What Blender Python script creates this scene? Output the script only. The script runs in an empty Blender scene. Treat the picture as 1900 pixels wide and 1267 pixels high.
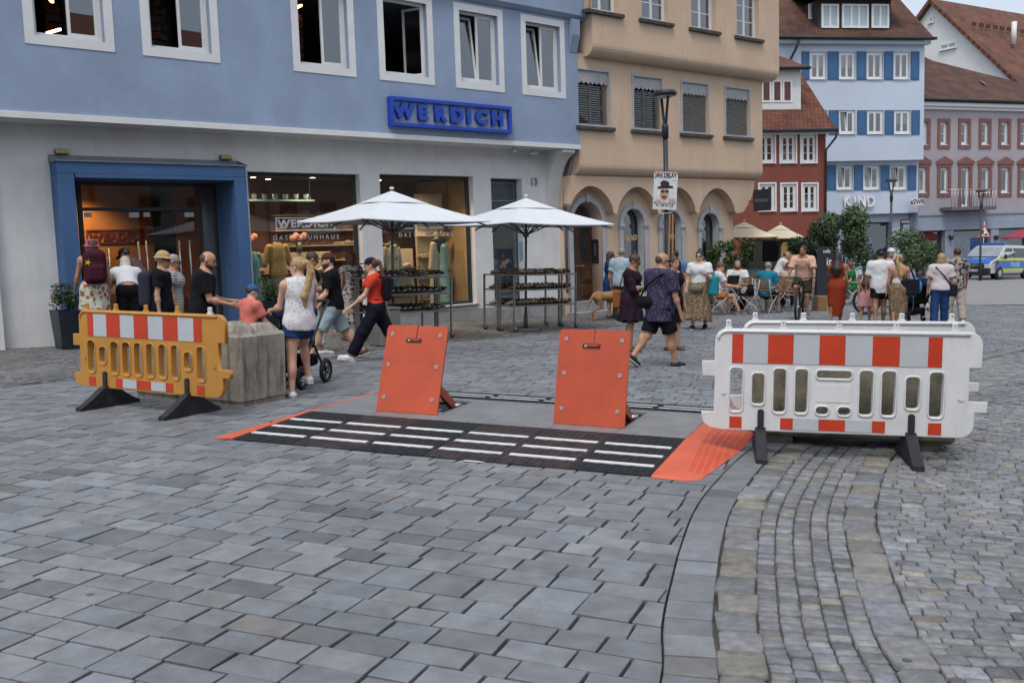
import bpy, bmesh, math, random
import numpy as np
from mathutils import Vector, Matrix
random.seed(7)
RNG = np.random.RandomState(11)
PI = math.pi
sc = bpy.context.scene
COL = sc.collection
# ---------------------------------------------------------------- camera, sky, sun, exposure
FPX, CXP, CYP, CAMH, HORY = 1780.0, 950.0, 633.5, 1.62, 465.0      # focal length and centre in photo pixels, eye height, eye line
PITCH = math.atan((CYP - HORY) / FPX)
cam = bpy.data.cameras.new('camera'); cam_o = bpy.data.objects.new('camera', cam); COL.objects.link(cam_o)
cam_o.location = (0, 0, CAMH); cam_o.rotation_euler = (PI / 2 - PITCH, 0, 0)
cam.sensor_width = 36; cam.lens = 36 * FPX / 1900; cam.clip_end = 600; cam.clip_start = .05
sc.camera = cam_o
SUN_EL, SUN_AZ = math.radians(60), math.radians(195)               # azimuth clockwise from the view direction (+Y)
world = bpy.data.worlds.new('World'); sc.world = world; world.use_nodes = True
wn = world.node_tree.nodes; wl = world.node_tree.links
sky = wn.new('ShaderNodeTexSky'); sky.sky_type = 'NISHITA'; sky.sun_disc = False
sky.sun_elevation = SUN_EL; sky.sun_rotation = SUN_AZ
sky.air_density = 1.0; sky.dust_density = 6.0; sky.ozone_density = 1.0
# thin high cloud lifts and whitens the sky evenly
hsv = wn.new('ShaderNodeHueSaturation'); hsv.inputs['Saturation'].default_value = .85
wl.new(sky.outputs[0], hsv.inputs['Color'])
bg = wn['Background']; bg.inputs['Strength'].default_value = .15
veil = wn.new('ShaderNodeMix'); veil.data_type = 'RGBA'; veil.inputs['Factor'].default_value = .55; veil.inputs['B'].default_value = (5.3, 6.0, 6.8, 1)
wl.new(hsv.outputs[0], veil.inputs['A']); wl.new(veil.outputs['Result'], bg.inputs['Color'])
sun = bpy.data.lights.new('sun', 'SUN'); sun.energy = 1.1; sun.angle = math.radians(16); sun.color = (1, .97, .93)
sun_o = bpy.data.objects.new('sun', sun); COL.objects.link(sun_o)
sdir = Vector((math.sin(SUN_AZ) * math.cos(SUN_EL), math.cos(SUN_AZ) * math.cos(SUN_EL), math.sin(SUN_EL)))
sun_o.rotation_euler = sdir.to_track_quat('Z', 'Y').to_euler(); sun_o.location = sdir * 60
sc.view_settings.view_transform = 'Standard'; sc.view_settings.look = 'None'
sc.view_settings.exposure = .22; sc.view_settings.gamma = 1
sc.cycles.max_bounces = 5; sc.cycles.diffuse_bounces = 2; sc.cycles.glossy_bounces = 2
sc.cycles.transparent_max_bounces = 8; sc.cycles.transmission_bounces = 2
sc.cycles.caustics_reflective = False; sc.cycles.caustics_refractive = False
sc.cycles.sample_clamp_indirect = 4; sc.cycles.adaptive_threshold = .02; sc.cycles.use_denoising = True

# ---------------------------------------------------------------- geometry of the place
cP, sP = math.cos(PITCH), math.sin(PITCH)
RV, FV, UV = Vector((1, 0, 0)), Vector((0, cP, -sP)), Vector((0, sP, cP))
CAM = Vector((0, 0, CAMH))
def ray(x, y): return RV * ((x - CXP) / FPX) + UV * ((CYP - y) / FPX) + FV
def G(x, y, z=0.0):
    d = ray(x, y); return CAM + d * ((z - CAMH) / d.z)
def AT(x, y, Y):                       # the point Y metres ahead seen at a photo pixel
    d = ray(x, y); return CAM + d * (Y / d.y)
# the street falls gently to the right, so plumb lines lean a little against the paving
GUP = Vector((-0.03278455, -0.00698019, 0.99943807))
class Frame:                           # a facade: x along it, y into the house, z plumb
    def __init__(s, P, vpx):
        s.O = Vector(P); u = Vector((vpx - CXP, FPX, 0)).normalized()
        u -= GUP * u.dot(GUP); u.normalize(); s.u = u; s.n = u.cross(GUP)
        s.M = Matrix(((u.x, -s.n.x, GUP.x, s.O.x), (u.y, -s.n.y, GUP.y, s.O.y), (u.z, -s.n.z, GUP.z, s.O.z), (0, 0, 0, 1)))
    def px(s, x, y, d=0.0):            # photo pixel -> (along, up) on the plane d metres in front of the facade
        r = ray(x, y); k = (s.O + s.n * d - CAM).dot(s.n) / r.dot(s.n); P = CAM + r * k - s.O
        return P.dot(s.u), P.dot(GUP)
    def rect(s, x0, y0, x1, y1, d=0.0):
        a = s.px(x0, y0, d); b = s.px(x1, y1, d); return a[0], b[0], b[1], a[1]     # x0,x1,z0,z1

# ---------------------------------------------------------------- materials
def srgb(*c):
    return tuple(((v / 255) / 12.92 if v / 255 <= .04045 else ((v / 255 + .055) / 1.055) ** 2.4) for v in c)
MATS = {}
def mat(name, col, rough=.6, var=.12, scale=6., bump=0., bscale=None, metal=0., spec=.5, col2=None, dirt=0., dirtcol=(.05, .045, .04), attr=None, coat=0., detail=4., emit=None, estr=0.):
    if name in MATS: return MATS[name]
    m = bpy.data.materials.new(name); m.use_nodes = True; nt = m.node_tree; N = nt.nodes; L = nt.links
    b = N['Principled BSDF']; MATS[name] = m
    b.inputs['Roughness'].default_value = rough; b.inputs['Metallic'].default_value = metal
    b.inputs['Specular IOR Level'].default_value = spec
    if coat: b.inputs['Coat Weight'].default_value = coat
    tc = N.new('ShaderNodeTexCoord')
    nz = N.new('ShaderNodeTexNoise'); nz.inputs['Scale'].default_value = scale; nz.inputs['Detail'].default_value = detail
    nz.inputs['Roughness'].default_value = .6
    L.new(tc.outputs['Object'], nz.inputs['Vector'])
    mx = N.new('ShaderNodeMix'); mx.data_type = 'RGBA'
    c2 = col2 or tuple(max(0, c * (1 - var * 2)) for c in col)
    c1 = col if col2 else tuple(min(1, c * (1 + var * .8)) for c in col)
    mx.inputs['A'].default_value = (*c2, 1); mx.inputs['B'].default_value = (*c1, 1)
    mr = N.new('ShaderNodeMapRange'); mr.inputs[1].default_value = .3; mr.inputs[2].default_value = .7
    L.new(nz.outputs['Fac'], mr.inputs[0]); L.new(mr.outputs[0], mx.inputs['Factor'])
    out = mx.outputs['Result']
    if attr:
        at = N.new('ShaderNodeAttribute'); at.attribute_name = attr
        mm = N.new('ShaderNodeMix'); mm.data_type = 'RGBA'; mm.blend_type = 'MULTIPLY'; mm.inputs['Factor'].default_value = 1
        L.new(out, mm.inputs['A']); L.new(at.outputs['Color'], mm.inputs['B']); out = mm.outputs['Result']
    if dirt:
        n2 = N.new('ShaderNodeTexNoise'); n2.inputs['Scale'].default_value = scale * .37; n2.inputs['Detail'].default_value = 5; n2.inputs['Roughness'].default_value = .7
        L.new(tc.outputs['Object'], n2.inputs['Vector'])
        m2 = N.new('ShaderNodeMapRange'); m2.inputs[1].default_value = .5; m2.inputs[2].default_value = .78; m2.inputs[4].default_value = dirt
        L.new(n2.outputs['Fac'], m2.inputs[0])
        md = N.new('ShaderNodeMix'); md.data_type = 'RGBA'; md.inputs['B'].default_value = (*dirtcol, 1)
        L.new(out, md.inputs['A']); L.new(m2.outputs[0], md.inputs['Factor']); out = md.outputs['Result']
    L.new(out, b.inputs['Base Color'])
    if bump:
        nb = N.new('ShaderNodeTexNoise'); nb.inputs['Scale'].default_value = bscale or scale * 8; nb.inputs['Detail'].default_value = 2
        L.new(tc.outputs['Object'], nb.inputs['Vector'])
        bp = N.new('ShaderNodeBump'); bp.inputs['Strength'].default_value = bump; bp.inputs['Distance'].default_value = .01
        L.new(nb.outputs['Fac'], bp.inputs['Height']); L.new(bp.outputs[0], b.inputs['Normal'])
    if emit:
        b.inputs['Emission Color'].default_value = (*emit, 1); b.inputs['Emission Strength'].default_value = estr
    return m
def streaks(m, fac, col, sx=9., sz=.9, lo=.5):       # rain streaks running down a wall
    nt = m.node_tree; N = nt.nodes; L = nt.links; b = N['Principled BSDF']; src = b.inputs['Base Color'].links[0].from_socket
    tc = N.new('ShaderNodeTexCoord'); mp = N.new('ShaderNodeMapping'); mp.inputs['Scale'].default_value = (sx, sx, sz); n = N.new('ShaderNodeTexNoise'); n.inputs['Scale'].default_value = 1; n.inputs['Detail'].default_value = 5; n.inputs['Roughness'].default_value = .65
    r = N.new('ShaderNodeMapRange'); r.inputs[1].default_value = lo; r.inputs[2].default_value = lo + .2; r.inputs[4].default_value = fac; x = N.new('ShaderNodeMix'); x.data_type = 'RGBA'; x.inputs['B'].default_value = (*col, 1)
    L.new(tc.outputs['Object'], mp.inputs[0]); L.new(mp.outputs[0], n.inputs['Vector']); L.new(n.outputs['Fac'], r.inputs[0]); L.new(r.outputs[0], x.inputs['Factor']); L.new(src, x.inputs['A']); L.new(x.outputs['Result'], b.inputs['Base Color']); return m
def glass(name, tint=(.9, .95, .95), fac=.06, f90=.75, rough=.0):
    if name in MATS: return MATS[name]
    m = bpy.data.materials.new(name); m.use_nodes = True; nt = m.node_tree; N = nt.nodes; L = nt.links; MATS[name] = m
    N.remove(N['Principled BSDF']); o = N['Material Output']
    tr = N.new('ShaderNodeBsdfTransparent'); tr.inputs[0].default_value = (*tint, 1)
    gl = N.new('ShaderNodeBsdfGlossy'); gl.inputs['Roughness'].default_value = rough; gl.inputs[0].default_value = (.93, .96, 1, 1)
    lw = N.new('ShaderNodeLayerWeight'); lw.inputs['Blend'].default_value = .5
    pw = N.new('ShaderNodeMath'); pw.operation = 'POWER'; pw.inputs[1].default_value = 3
    mr = N.new('ShaderNodeMapRange'); mr.inputs[3].default_value = fac; mr.inputs[4].default_value = f90
    L.new(lw.outputs['Facing'], pw.inputs[0]); L.new(pw.outputs[0], mr.inputs[0])
    mx = N.new('ShaderNodeMixShader'); L.new(mr.outputs[0], mx.inputs[0]); L.new(tr.outputs[0], mx.inputs[1]); L.new(gl.outputs[0], mx.inputs[2])
    L.new(mx.outputs[0], o.inputs[0]); return m
def pattern(name, base, spot, kind='voronoi', scale=20., thresh=.35, rough=.8, third=None, stretch=(1, 1, 1)):
    if name in MATS: return MATS[name]
    m = mat(name, base, rough, .06, 5.); nt = m.node_tree; N = nt.nodes; L = nt.links; b = N['Principled BSDF']
    src = b.inputs['Base Color'].links[0].from_socket
    tc = N.new('ShaderNodeTexCoord'); mp = N.new('ShaderNodeMapping'); mp.inputs['Scale'].default_value = stretch
    L.new(tc.outputs['Object'], mp.inputs[0])
    if kind == 'voronoi':
        t = N.new('ShaderNodeTexVoronoi'); t.inputs['Scale'].default_value = scale; o = t.outputs['Distance']
    elif kind == 'noise':
        t = N.new('ShaderNodeTexNoise'); t.inputs['Scale'].default_value = scale; t.inputs['Detail'].default_value = 1; o = t.outputs['Fac']
    else:
        t = N.new('ShaderNodeTexWave'); t.inputs['Scale'].default_value = scale; t.bands_direction = kind; t.inputs['Distortion'].default_value = .5; o = t.outputs['Fac']
    L.new(mp.outputs[0], t.inputs['Vector'])
    lt = N.new('ShaderNodeMath'); lt.operation = 'LESS_THAN'; lt.inputs[1].default_value = thresh; L.new(o, lt.inputs[0])
    mx = N.new('ShaderNodeMix'); mx.data_type = 'RGBA'; mx.inputs['B'].default_value = (*spot, 1)
    L.new(src, mx.inputs['A']); L.new(lt.outputs[0], mx.inputs['Factor']); out = mx.outputs['Result']
    if third:
        t2 = N.new('ShaderNodeTexVoronoi'); t2.inputs['Scale'].default_value = scale * .55; L.new(mp.outputs[0], t2.inputs['Vector'])
        l2 = N.new('ShaderNodeMath'); l2.operation = 'LESS_THAN'; l2.inputs[1].default_value = .3; L.new(t2.outputs['Distance'], l2.inputs[0])
        m3 = N.new('ShaderNodeMix'); m3.data_type = 'RGBA'; m3.inputs['B'].default_value = (*third, 1)
        L.new(out, m3.inputs['A']); L.new(l2.outputs[0], m3.inputs['Factor']); out = m3.outputs['Result']
    L.new(out, b.inputs['Base Color']); return m
def emitter(name, col, s):
    if name in MATS: return MATS[name]
    m = bpy.data.materials.new(name); m.use_nodes = True; N = m.node_tree.nodes; b = N['Principled BSDF']
    b.inputs['Base Color'].default_value = (*col, 1); b.inputs['Emission Color'].default_value = (*col, 1); b.inputs['Emission Strength'].default_value = s
    MATS[name] = m; return m

# ---------------------------------------------------------------- mesh building
class MB:
    def __init__(s): s.v = []; s.f = []; s.c = []; s.smooth = []
    def add(s, vs, fs, sm=False, col=None):
        n = len(s.v); s.v += [tuple(p) for p in vs]
        for f in fs: s.f.append(tuple(i + n for i in f)); s.smooth.append(sm); s.c.append(col)
        return s
    def quad(s, a, b, c, d, col=None): return s.add([a, b, c, d], [(0, 1, 2, 3)], False, col)
    def box(s, x0, x1, y0, y1, z0, z1, b=0.0, M=None):
        if b <= 0:
            vs = [(x, y, z) for z in (z0, z1) for y in (y0, y1) for x in (x0, x1)]
            fs = [(0, 2, 3, 1), (4, 5, 7, 6), (0, 1, 5, 4), (2, 6, 7, 3), (0, 4, 6, 2), (1, 3, 7, 5)]
        else:
            b = min(b, (x1 - x0) / 2.01, (y1 - y0) / 2.01, (z1 - z0) / 2.01); vs = []; fs = []
            X, Y, Z = (x0, x1), (y0, y1), (z0, z1); idx = {}
            for i in (0, 1):
                for j in (0, 1):
                    for k in (0, 1):
                        sx, sy, sz = (1, -1)[i], (1, -1)[j], (1, -1)[k]
                        for ax in range(3):
                            p = [X[i] + sx * b, Y[j] + sy * b, Z[k] + sz * b]; p[ax] = (X[i], Y[j], Z[k])[ax]
                            idx[i, j, k, ax] = len(vs); vs.append(tuple(p))
            I = idx
            for i in (0, 1):
                q = [(0, 0), (1, 0), (1, 1), (0, 1)]
                fs.append([I[i, a, c, 0] for a, c in (q if i else q[::-1])])
                fs.append([I[a, i, c, 1] for a, c in (q[::-1] if i else q)])
                fs.append([I[a, c, i, 2] for a, c in (q if i else q[::-1])])
            for i in (0, 1):
                for j in (0, 1):
                    e = (i == j)
                    f = [I[i, j, 0, 0], I[i, j, 1, 0], I[i, j, 1, 1], I[i, j, 0, 1]]; fs.append(f if not e else f[::-1])
                    f = [I[i, 0, j, 0], I[i, 1, j, 0], I[i, 1, j, 2], I[i, 0, j, 2]]; fs.append(f if e else f[::-1])
                    f = [I[0, i, j, 1], I[1, i, j, 1], I[1, i, j, 2], I[0, i, j, 2]]; fs.append(f if not e else f[::-1])
                    for k in (0, 1):
                        f = [I[i, j, k, 0], I[i, j, k, 1], I[i, j, k, 2]]; fs.append(f if (i + j + k) % 2 else f[::-1])
        if M is not None: vs = [tuple(M @ Vector(p)) for p in vs]
        return s.add(vs, fs)
    def prism(s, pts, y0, y1, axis='y', sm=False):       # polygon in (x,z) pushed along y (or (x,y) along z, (y,z) along x)
        n = len(pts)
        def mk(p, h): return (p[0], h, p[1]) if axis == 'y' else (p[0], p[1], h) if axis == 'z' else (h, p[0], p[1])
        vs = [mk(p, y0) for p in pts] + [mk(p, y1) for p in pts]
        fs = [tuple(range(n)), tuple(range(2 * n - 1, n - 1, -1))] + [((i + 1) % n, i, n + i, n + (i + 1) % n) for i in range(n)]
        return s.add(vs, fs, sm)
    def tube(s, path, r, n=8, closed=False, cap=True, sm=True, flat=None):
        P = [Vector(p) for p in path]; m = len(P); R_ = r if isinstance(r, (list, tuple)) else [r] * m; vs = []; up = None
        for i, p in enumerate(P):
            t = (P[(i + 1) % m] - P[i - 1]) if closed else (P[min(i + 1, m - 1)] - P[max(i - 1, 0)])
            if t.length < 1e-9: t = Vector((0, 0, 1))
            t.normalize()
            if up is None: up = Vector((0, 0, 1)) if abs(t.z) < .9 else Vector((1, 0, 0))
            a = t.cross(up); a.normalize(); bb = a.cross(t); up = bb
            for k in range(n):
                an = 2 * PI * (k + .5) / n; fx = flat or 1
                vs.append(p + a * (math.cos(an) * R_[i]) + bb * (math.sin(an) * R_[i] * fx))
        fs = [];
        for i in range(m if closed else m - 1):
            j = (i + 1) % m
            for k in range(n): fs.append((i * n + k, i * n + (k + 1) % n, j * n + (k + 1) % n, j * n + k))
        s.add(vs, fs, sm)
        if cap and not closed:
            b0 = len(s.v) - len(vs)
            s.f.append(tuple(b0 + k for k in range(n))[::-1]); s.f.append(tuple(b0 + (m - 1) * n + k for k in range(n))); s.smooth += [False, False]; s.c += [None, None]
        return s
    def bar(s, a, b, w, h=None):                          # square bar
        h = h or w; a = Vector(a); b = Vector(b); t = (b - a).normalized(); up = Vector((0, 0, 1)) if abs(t.z) < .95 else Vector((0, 1, 0))
        sx = t.cross(up).normalized(); uz = sx.cross(t)
        vs = [p + sx * (i * w / 2) + uz * (j * h / 2) for p in (a, b) for i, j in ((-1, -1), (1, -1), (1, 1), (-1, 1))]
        return s.add(vs, [(3, 2, 1, 0), (4, 5, 6, 7), (0, 1, 5, 4), (1, 2, 6, 5), (2, 3, 7, 6), (3, 0, 4, 7)])
    def lathe(s, prof, n=16, c=(0, 0, 0), sm=True, axis='z', sx=1, sy=1):
        vs = []; fs = []; m = len(prof)
        for r, z in prof:
            for k in range(n):
                a = 2 * PI * k / n; x, y = r * math.cos(a) * sx, r * math.sin(a) * sy
                vs.append((c[0] + x, c[1] + y, c[2] + z) if axis == 'z' else (c[0] + z, c[1] + x, c[2] + y) if axis == 'x' else (c[0] + y, c[1] + z, c[2] + x))
        for i in range(m - 1):
            for k in range(n): fs.append((i * n + k, i * n + (k + 1) % n, (i + 1) * n + (k + 1) % n, (i + 1) * n + k))
        s.add(vs, fs, sm); b0 = len(s.v) - len(vs)
        if prof[0][0] > 1e-4: s.f.append(tuple(b0 + k for k in range(n))[::-1]); s.smooth.append(False); s.c.append(None)
        if prof[-1][0] > 1e-4: s.f.append(tuple(b0 + (m - 1) * n + k for k in range(n))); s.smooth.append(False); s.c.append(None)
        return s
    def ball(s, c, r, n=10, m=6, rz=None):
        rz = rz or r; return s.lathe([(max(1e-5, r * math.sin(PI * i / m)), -rz * math.cos(PI * i / m)) for i in range(m + 1)], n, c)
    def torus(s, c, R_, r, axis='x', n=28, k=8):
        def P(a): return (c[0], c[1] + R_ * math.cos(a), c[2] + R_ * math.sin(a)) if axis == 'x' else (c[0] + R_ * math.cos(a), c[1] + R_ * math.sin(a), c[2]) if axis == 'z' else (c[0] + R_ * math.cos(a), c[1], c[2] + R_ * math.sin(a))
        return s.tube([P(2 * PI * i / n) for i in range(n)], r, k, closed=True)
    def mesh(s, name):
        me = bpy.data.meshes.new(name); me.from_pydata(s.v, [], s.f)
        if any(s.smooth): me.polygons.foreach_set('use_smooth', s.smooth)
        if any(c is not None for c in s.c):
            at = me.color_attributes.new('tone', 'FLOAT_COLOR', 'CORNER'); buf = []
            for f, c in zip(s.f, s.c):
                cc = (*(c or (1, 1, 1)), 1)
                for _ in f: buf.extend(cc)
            at.data.foreach_set('color', buf)
        me.update(); return me
    def obj(s, name, m=None, parent=None, loc=None, rz=None, label=None, cat=None, group=None, kind=None, M=None):
        me = s.mesh(name); return link(name, me, m, parent, loc, rz, label, cat, group, kind, M)
def tag(o, label=None, cat=None, group=None, kind=None):
    if label: o['label'] = label
    if cat: o['category'] = cat
    if group: o['group'] = group
    if kind: o['kind'] = kind
    return o
def link(name, data, m=None, parent=None, loc=None, rz=None, label=None, cat=None, group=None, kind=None, M=None):
    o = bpy.data.objects.new(name, data); COL.objects.link(o)
    if m is not None and data is not None and not data.materials: data.materials.append(m)
    if parent is not None: o.parent = parent
    if M is not None: o.matrix_local = M
    else:
        if loc is not None: o.location = loc
        if rz is not None: o.rotation_euler = (0, 0, rz)
    return tag(o, label, cat, group, kind)
def empty(name, loc=(0, 0, 0), rz=0, label=None, cat=None, group=None, M=None, parent=None):
    o = link(name, None, None, parent, loc, rz, label, cat, group, None, M); o.empty_display_size = .1; return o
def kids(o): return [c for c in bpy.data.objects if c.parent == o]
def copy_tree(o, parent=None, loc=None, rz=None, label=None):
    ch = list(o.children); c = o.copy(); COL.objects.link(c); c.parent = parent
    if loc is not None: c.location = loc
    if rz is not None: c.rotation_euler = (0, 0, rz)
    if label: c['label'] = label
    for k in ch: copy_tree(k, c)
    return c
def text(name, body, size, m, parent, M, ext=.01, bold=0., sx=1., align='CENTER', label=None, space=1.0):
    cu = bpy.data.curves.new(name, 'FONT'); cu.body = body; cu.size = size; cu.extrude = ext; cu.offset = bold; cu.align_x = align; cu.align_y = 'CENTER'
    cu.space_character = space; cu.resolution_u = 3
    t = bpy.data.objects.new(name, cu); me = bpy.data.meshes.new_from_object(t)
    bpy.data.objects.remove(t); bpy.data.curves.remove(cu); me.materials.clear(); me.materials.append(m)
    o = bpy.data.objects.new(name, me); COL.objects.link(o); o.parent = parent
    o.matrix_local = M @ Matrix.Diagonal((sx, 1, 1, 1)); return tag(o, label)
FACE = Matrix.Rotation(PI / 2, 4, 'X')      # text lying in XY stands up facing -Y
def wallhole(mb, x0, x1, z0, z1, holes, y=0.0, depth=.22, top=None, reveal=True):
    xs = sorted({x0, x1, *[v for h in holes for v in h[:2] if x0 < v < x1]}); zs = sorted({z0, z1, *[v for h in holes for v in h[2:4] if z0 < v < z1]})
    for i in range(len(xs) - 1):
        for j in range(len(zs) - 1):
            cx, cz = (xs[i] + xs[i + 1]) / 2, (zs[j] + zs[j + 1]) / 2
            if any(h[0] < cx < h[1] and h[2] < cz < h[3] for h in holes): continue
            mb.quad((xs[i], y, zs[j]), (xs[i + 1], y, zs[j]), (xs[i + 1], y, zs[j + 1]), (xs[i], y, zs[j + 1]))
    if reveal:
        for a, b, c, d in [h[:4] for h in holes]:
            Y = y + depth
            mb.quad((a, y, c), (a, Y, c), (a, Y, d), (a, y, d)); mb.quad((b, Y, c), (b, y, c), (b, y, d), (b, Y, d))
            mb.quad((a, y, d), (a, Y, d), (b, Y, d), (b, y, d)); mb.quad((a, Y, c), (a, y, c), (b, y, c), (b, Y, c))
    return mb
def frame_rect(mb, x0, x1, z0, z1, w, y0, y1, b=0.0):   # a rectangular frame of four butted bars
    mb.box(x0, x0 + w, y0, y1, z0, z1, b); mb.box(x1 - w, x1, y0, y1, z0, z1, b)
    mb.box(x0 + w, x1 - w, y0, y1, z0, z0 + w, b); mb.box(x0 + w, x1 - w, y0, y1, z1 - w, z1, b); return mb
# ================================================================ GROUND
PA, PE1, PE2 = Vector((-2.3968, 8.1356, 0)), Vector((.92826, -.37193, 0)), Vector((.37193, .92826, 0))   # frame of the traffic barrier and of the slab rows
def pf(a, b, z=0.0): return PA + PE1 * a + PE2 * b + Vector((0, 0, z))
def to_pf(P): d = P - PA; return d.dot(PE1), d.dot(PE2)
def in_view(P, m=40):
    v = Vector((P[0], P[1], 0)) - CAM; d = v.dot(FV)
    if d < .5: return False
    x = CXP + FPX * v.dot(RV) / d; y = CYP - FPX * v.dot(UV) / d
    return -m < x < 1900 + m and y < 1267 + m
# --- the curve of the kerb band (its right edge)
KP = [(.40, 2.2), (.55, 2.7), (.78, 3.47), (.87, 4.01), (.99, 4.52), (1.16, 5.18), (1.38, 5.91), (1.66, 6.61), (2.09, 7.54), (2.78, 8.75), (3.9, 10.4), (5.4, 12.35), (7.2, 14.39), (8.5, 15.75), (12, 19.2), (18, 24.8)]
def catmull(P, n=12):
    out = []
    for i in range(len(P) - 1):
        p0, p1, p2, p3 = P[max(i - 1, 0)], P[i], P[i + 1], P[min(i + 2, len(P) - 1)]
        for k in range(n):
            t = k / n; out.append(tuple(.5 * (2 * b + (c - a) * t + (2 * a - 5 * b + 4 * c - d) * t * t + (3 * b - a - 3 * c + d) * t ** 3) for a, b, c, d in zip(p0, p1, p2, p3)))
    out.append(P[-1]); return out
KC = np.array(catmull(KP)); KS = np.concatenate([[0], np.cumsum(np.linalg.norm(np.diff(KC, axis=0), axis=1))])
KT = np.gradient(KC, axis=0)
for _ in range(6): KT[1:-1] = (KT[:-2] + KT[1:-1] * 2 + KT[2:]) / 4
KT /= np.linalg.norm(KT, axis=1)[:, None]; KN = np.stack([KT[:, 1], -KT[:, 0]], 1)
def kpos(a, b):
    x, y = np.interp(a, KS, KC[:, 0]), np.interp(a, KS, KC[:, 1]); nx, ny = np.interp(a, KS, KN[:, 0]), np.interp(a, KS, KN[:, 1])
    return np.array((x + nx * b, y + ny * b))
def kside(x, y):
    i = int(np.argmin((KC[:, 0] - x) ** 2 + (KC[:, 1] - y) ** 2)); return (x - KC[i, 0]) * KN[i, 0] + (y - KC[i, 1]) * KN[i, 1], i
# --- base sheets
base_m = mat('joint_sand', (.02, .02, .02), .95, .3, 3., .4, 60)
MB().quad((-120, -30, -.05), (140, -30, -.05), (140, 240, -.05), (-120, 240, -.05)).obj('ground', mat('ground_grey', (.17, .17, .175), .9, .15, .4, .3, 20), kind='structure')
pave = MB().quad((-14, -2, -.032), (26, -2, -.032), (26, 34, -.032), (-14, 34, -.032)).obj('slab_pavement', base_m, kind='structure')
kp = MB()
for i in range(0, len(KC) - 1):
    for b0, b1 in ((-.215, 9.5),):
        q = [KC[i] + KN[i] * b0, KC[i] + KN[i] * b1, KC[i + 1] + KN[i + 1] * b1, KC[i + 1] + KN[i + 1] * b0]
        if KC[i][1] < 15: kp.quad(*[(p[0], p[1], -.027) for p in q])
cobble_m = mat('cobble_joint', (.125, .115, .10), .95, .35, 3., .5, 50, col2=(.045, .05, .03))
cob = kp.obj('cobbled_gutter', cobble_m, kind='structure')
slab_mat = mat('granite_slab', (.192, .204, .222), .72, .05, 30., .3, 220, attr='tone', detail=2)
sett_mat = mat('basalt_sett', (.225, .232, .245), .66, .16, 22., .6, 150, attr='tone', detail=3)
def weather(m, sc_, lo, hi):                    # broad stains and speckle over the single stones
    nt = m.node_tree; N = nt.nodes; L = nt.links; b = N['Principled BSDF']; src = b.inputs['Base Color'].links[0].from_socket; tc = N.new('ShaderNodeTexCoord')
    for s, a, c, d0, d1 in ((sc_, lo, hi, .34, .66), (sc_ * 12, .82, 1.1, .3, .7), (300, .82, 1.12, .35, .65)):
        n = N.new('ShaderNodeTexNoise'); n.inputs['Scale'].default_value = s; n.inputs['Detail'].default_value = 4 if s < 3 else 1; n.inputs['Roughness'].default_value = .65; L.new(tc.outputs['Object'], n.inputs['Vector'])
        r_ = N.new('ShaderNodeMapRange'); r_.inputs[1].default_value = d0; r_.inputs[2].default_value = d1; r_.inputs[3].default_value = a; r_.inputs[4].default_value = c; L.new(n.outputs['Fac'], r_.inputs[0])
        x = N.new('ShaderNodeMix'); x.data_type = 'RGBA'; x.blend_type = 'MULTIPLY'; x.inputs['Factor'].default_value = 1; L.new(src, x.inputs['A']); L.new(r_.outputs[0], x.inputs['B']); src = x.outputs['Result']
    v = N.new('ShaderNodeTexVoronoi'); v.inputs['Scale'].default_value = 1.7; L.new(tc.outputs['Object'], v.inputs['Vector'])      # trodden chewing gum
    lt = N.new('ShaderNodeMath'); lt.operation = 'LESS_THAN'; lt.inputs[1].default_value = .035; L.new(v.outputs['Distance'], lt.inputs[0])
    x = N.new('ShaderNodeMix'); x.data_type = 'RGBA'; x.inputs['B'].default_value = (.07, .075, .085, 1); L.new(lt.outputs[0], x.inputs['Factor']); L.new(src, x.inputs['A']); L.new(x.outputs['Result'], b.inputs['Base Color'])
weather(slab_mat, .55, .8, 1.12); weather(sett_mat, .8, .78, 1.15)
def stone(mb, poly, z, h, bev, tone, dome=0.0, rnd=True, tilt=.0):
    """one stone: outline polygon (ccw), top at z, rounded edge"""
    n = len(poly); cx = sum(p[0] for p in poly) / n; cy = sum(p[1] for p in poly) / n
    tx, ty = random.uniform(-tilt, tilt), random.uniform(-tilt, tilt)
    def Z(x, y, dz): return z + dz + (x - cx) * tx + (y - cy) * ty
    rings = [[(p[0], p[1], z - h) for p in poly]]
    if bev:
        rings.append([(p[0], p[1], Z(p[0], p[1], -bev)) for p in poly])
        ins = []
        for p in poly:
            d = math.hypot(p[0] - cx, p[1] - cy); k = max(.3, 1 - bev * 1.3 / d); x, y = cx + (p[0] - cx) * k, cy + (p[1] - cy) * k
            ins.append((x, y, Z(x, y, -bev * .12)))
        rings.append(ins)
    else: rings.append([(p[0], p[1], Z(p[0], p[1], 0)) for p in poly])
    vs = [v for r in rings for v in r]; fs = []
    for r in range(len(rings) - 1):
        for k in range(n): fs.append((r * n + k, r * n + (k + 1) % n, (r + 1) * n + (k + 1) % n, (r + 1) * n + k))
    t0 = (len(rings) - 1) * n
    if dome:
        vs.append((cx, cy, Z(cx, cy, dome))); fs += [(t0 + k, t0 + (k + 1) % n, len(vs) - 1) for k in range(n)]
    else: fs.append(tuple(t0 + k for k in range(n)))
    mb.add(vs, fs, dome > 0, tone)
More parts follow.
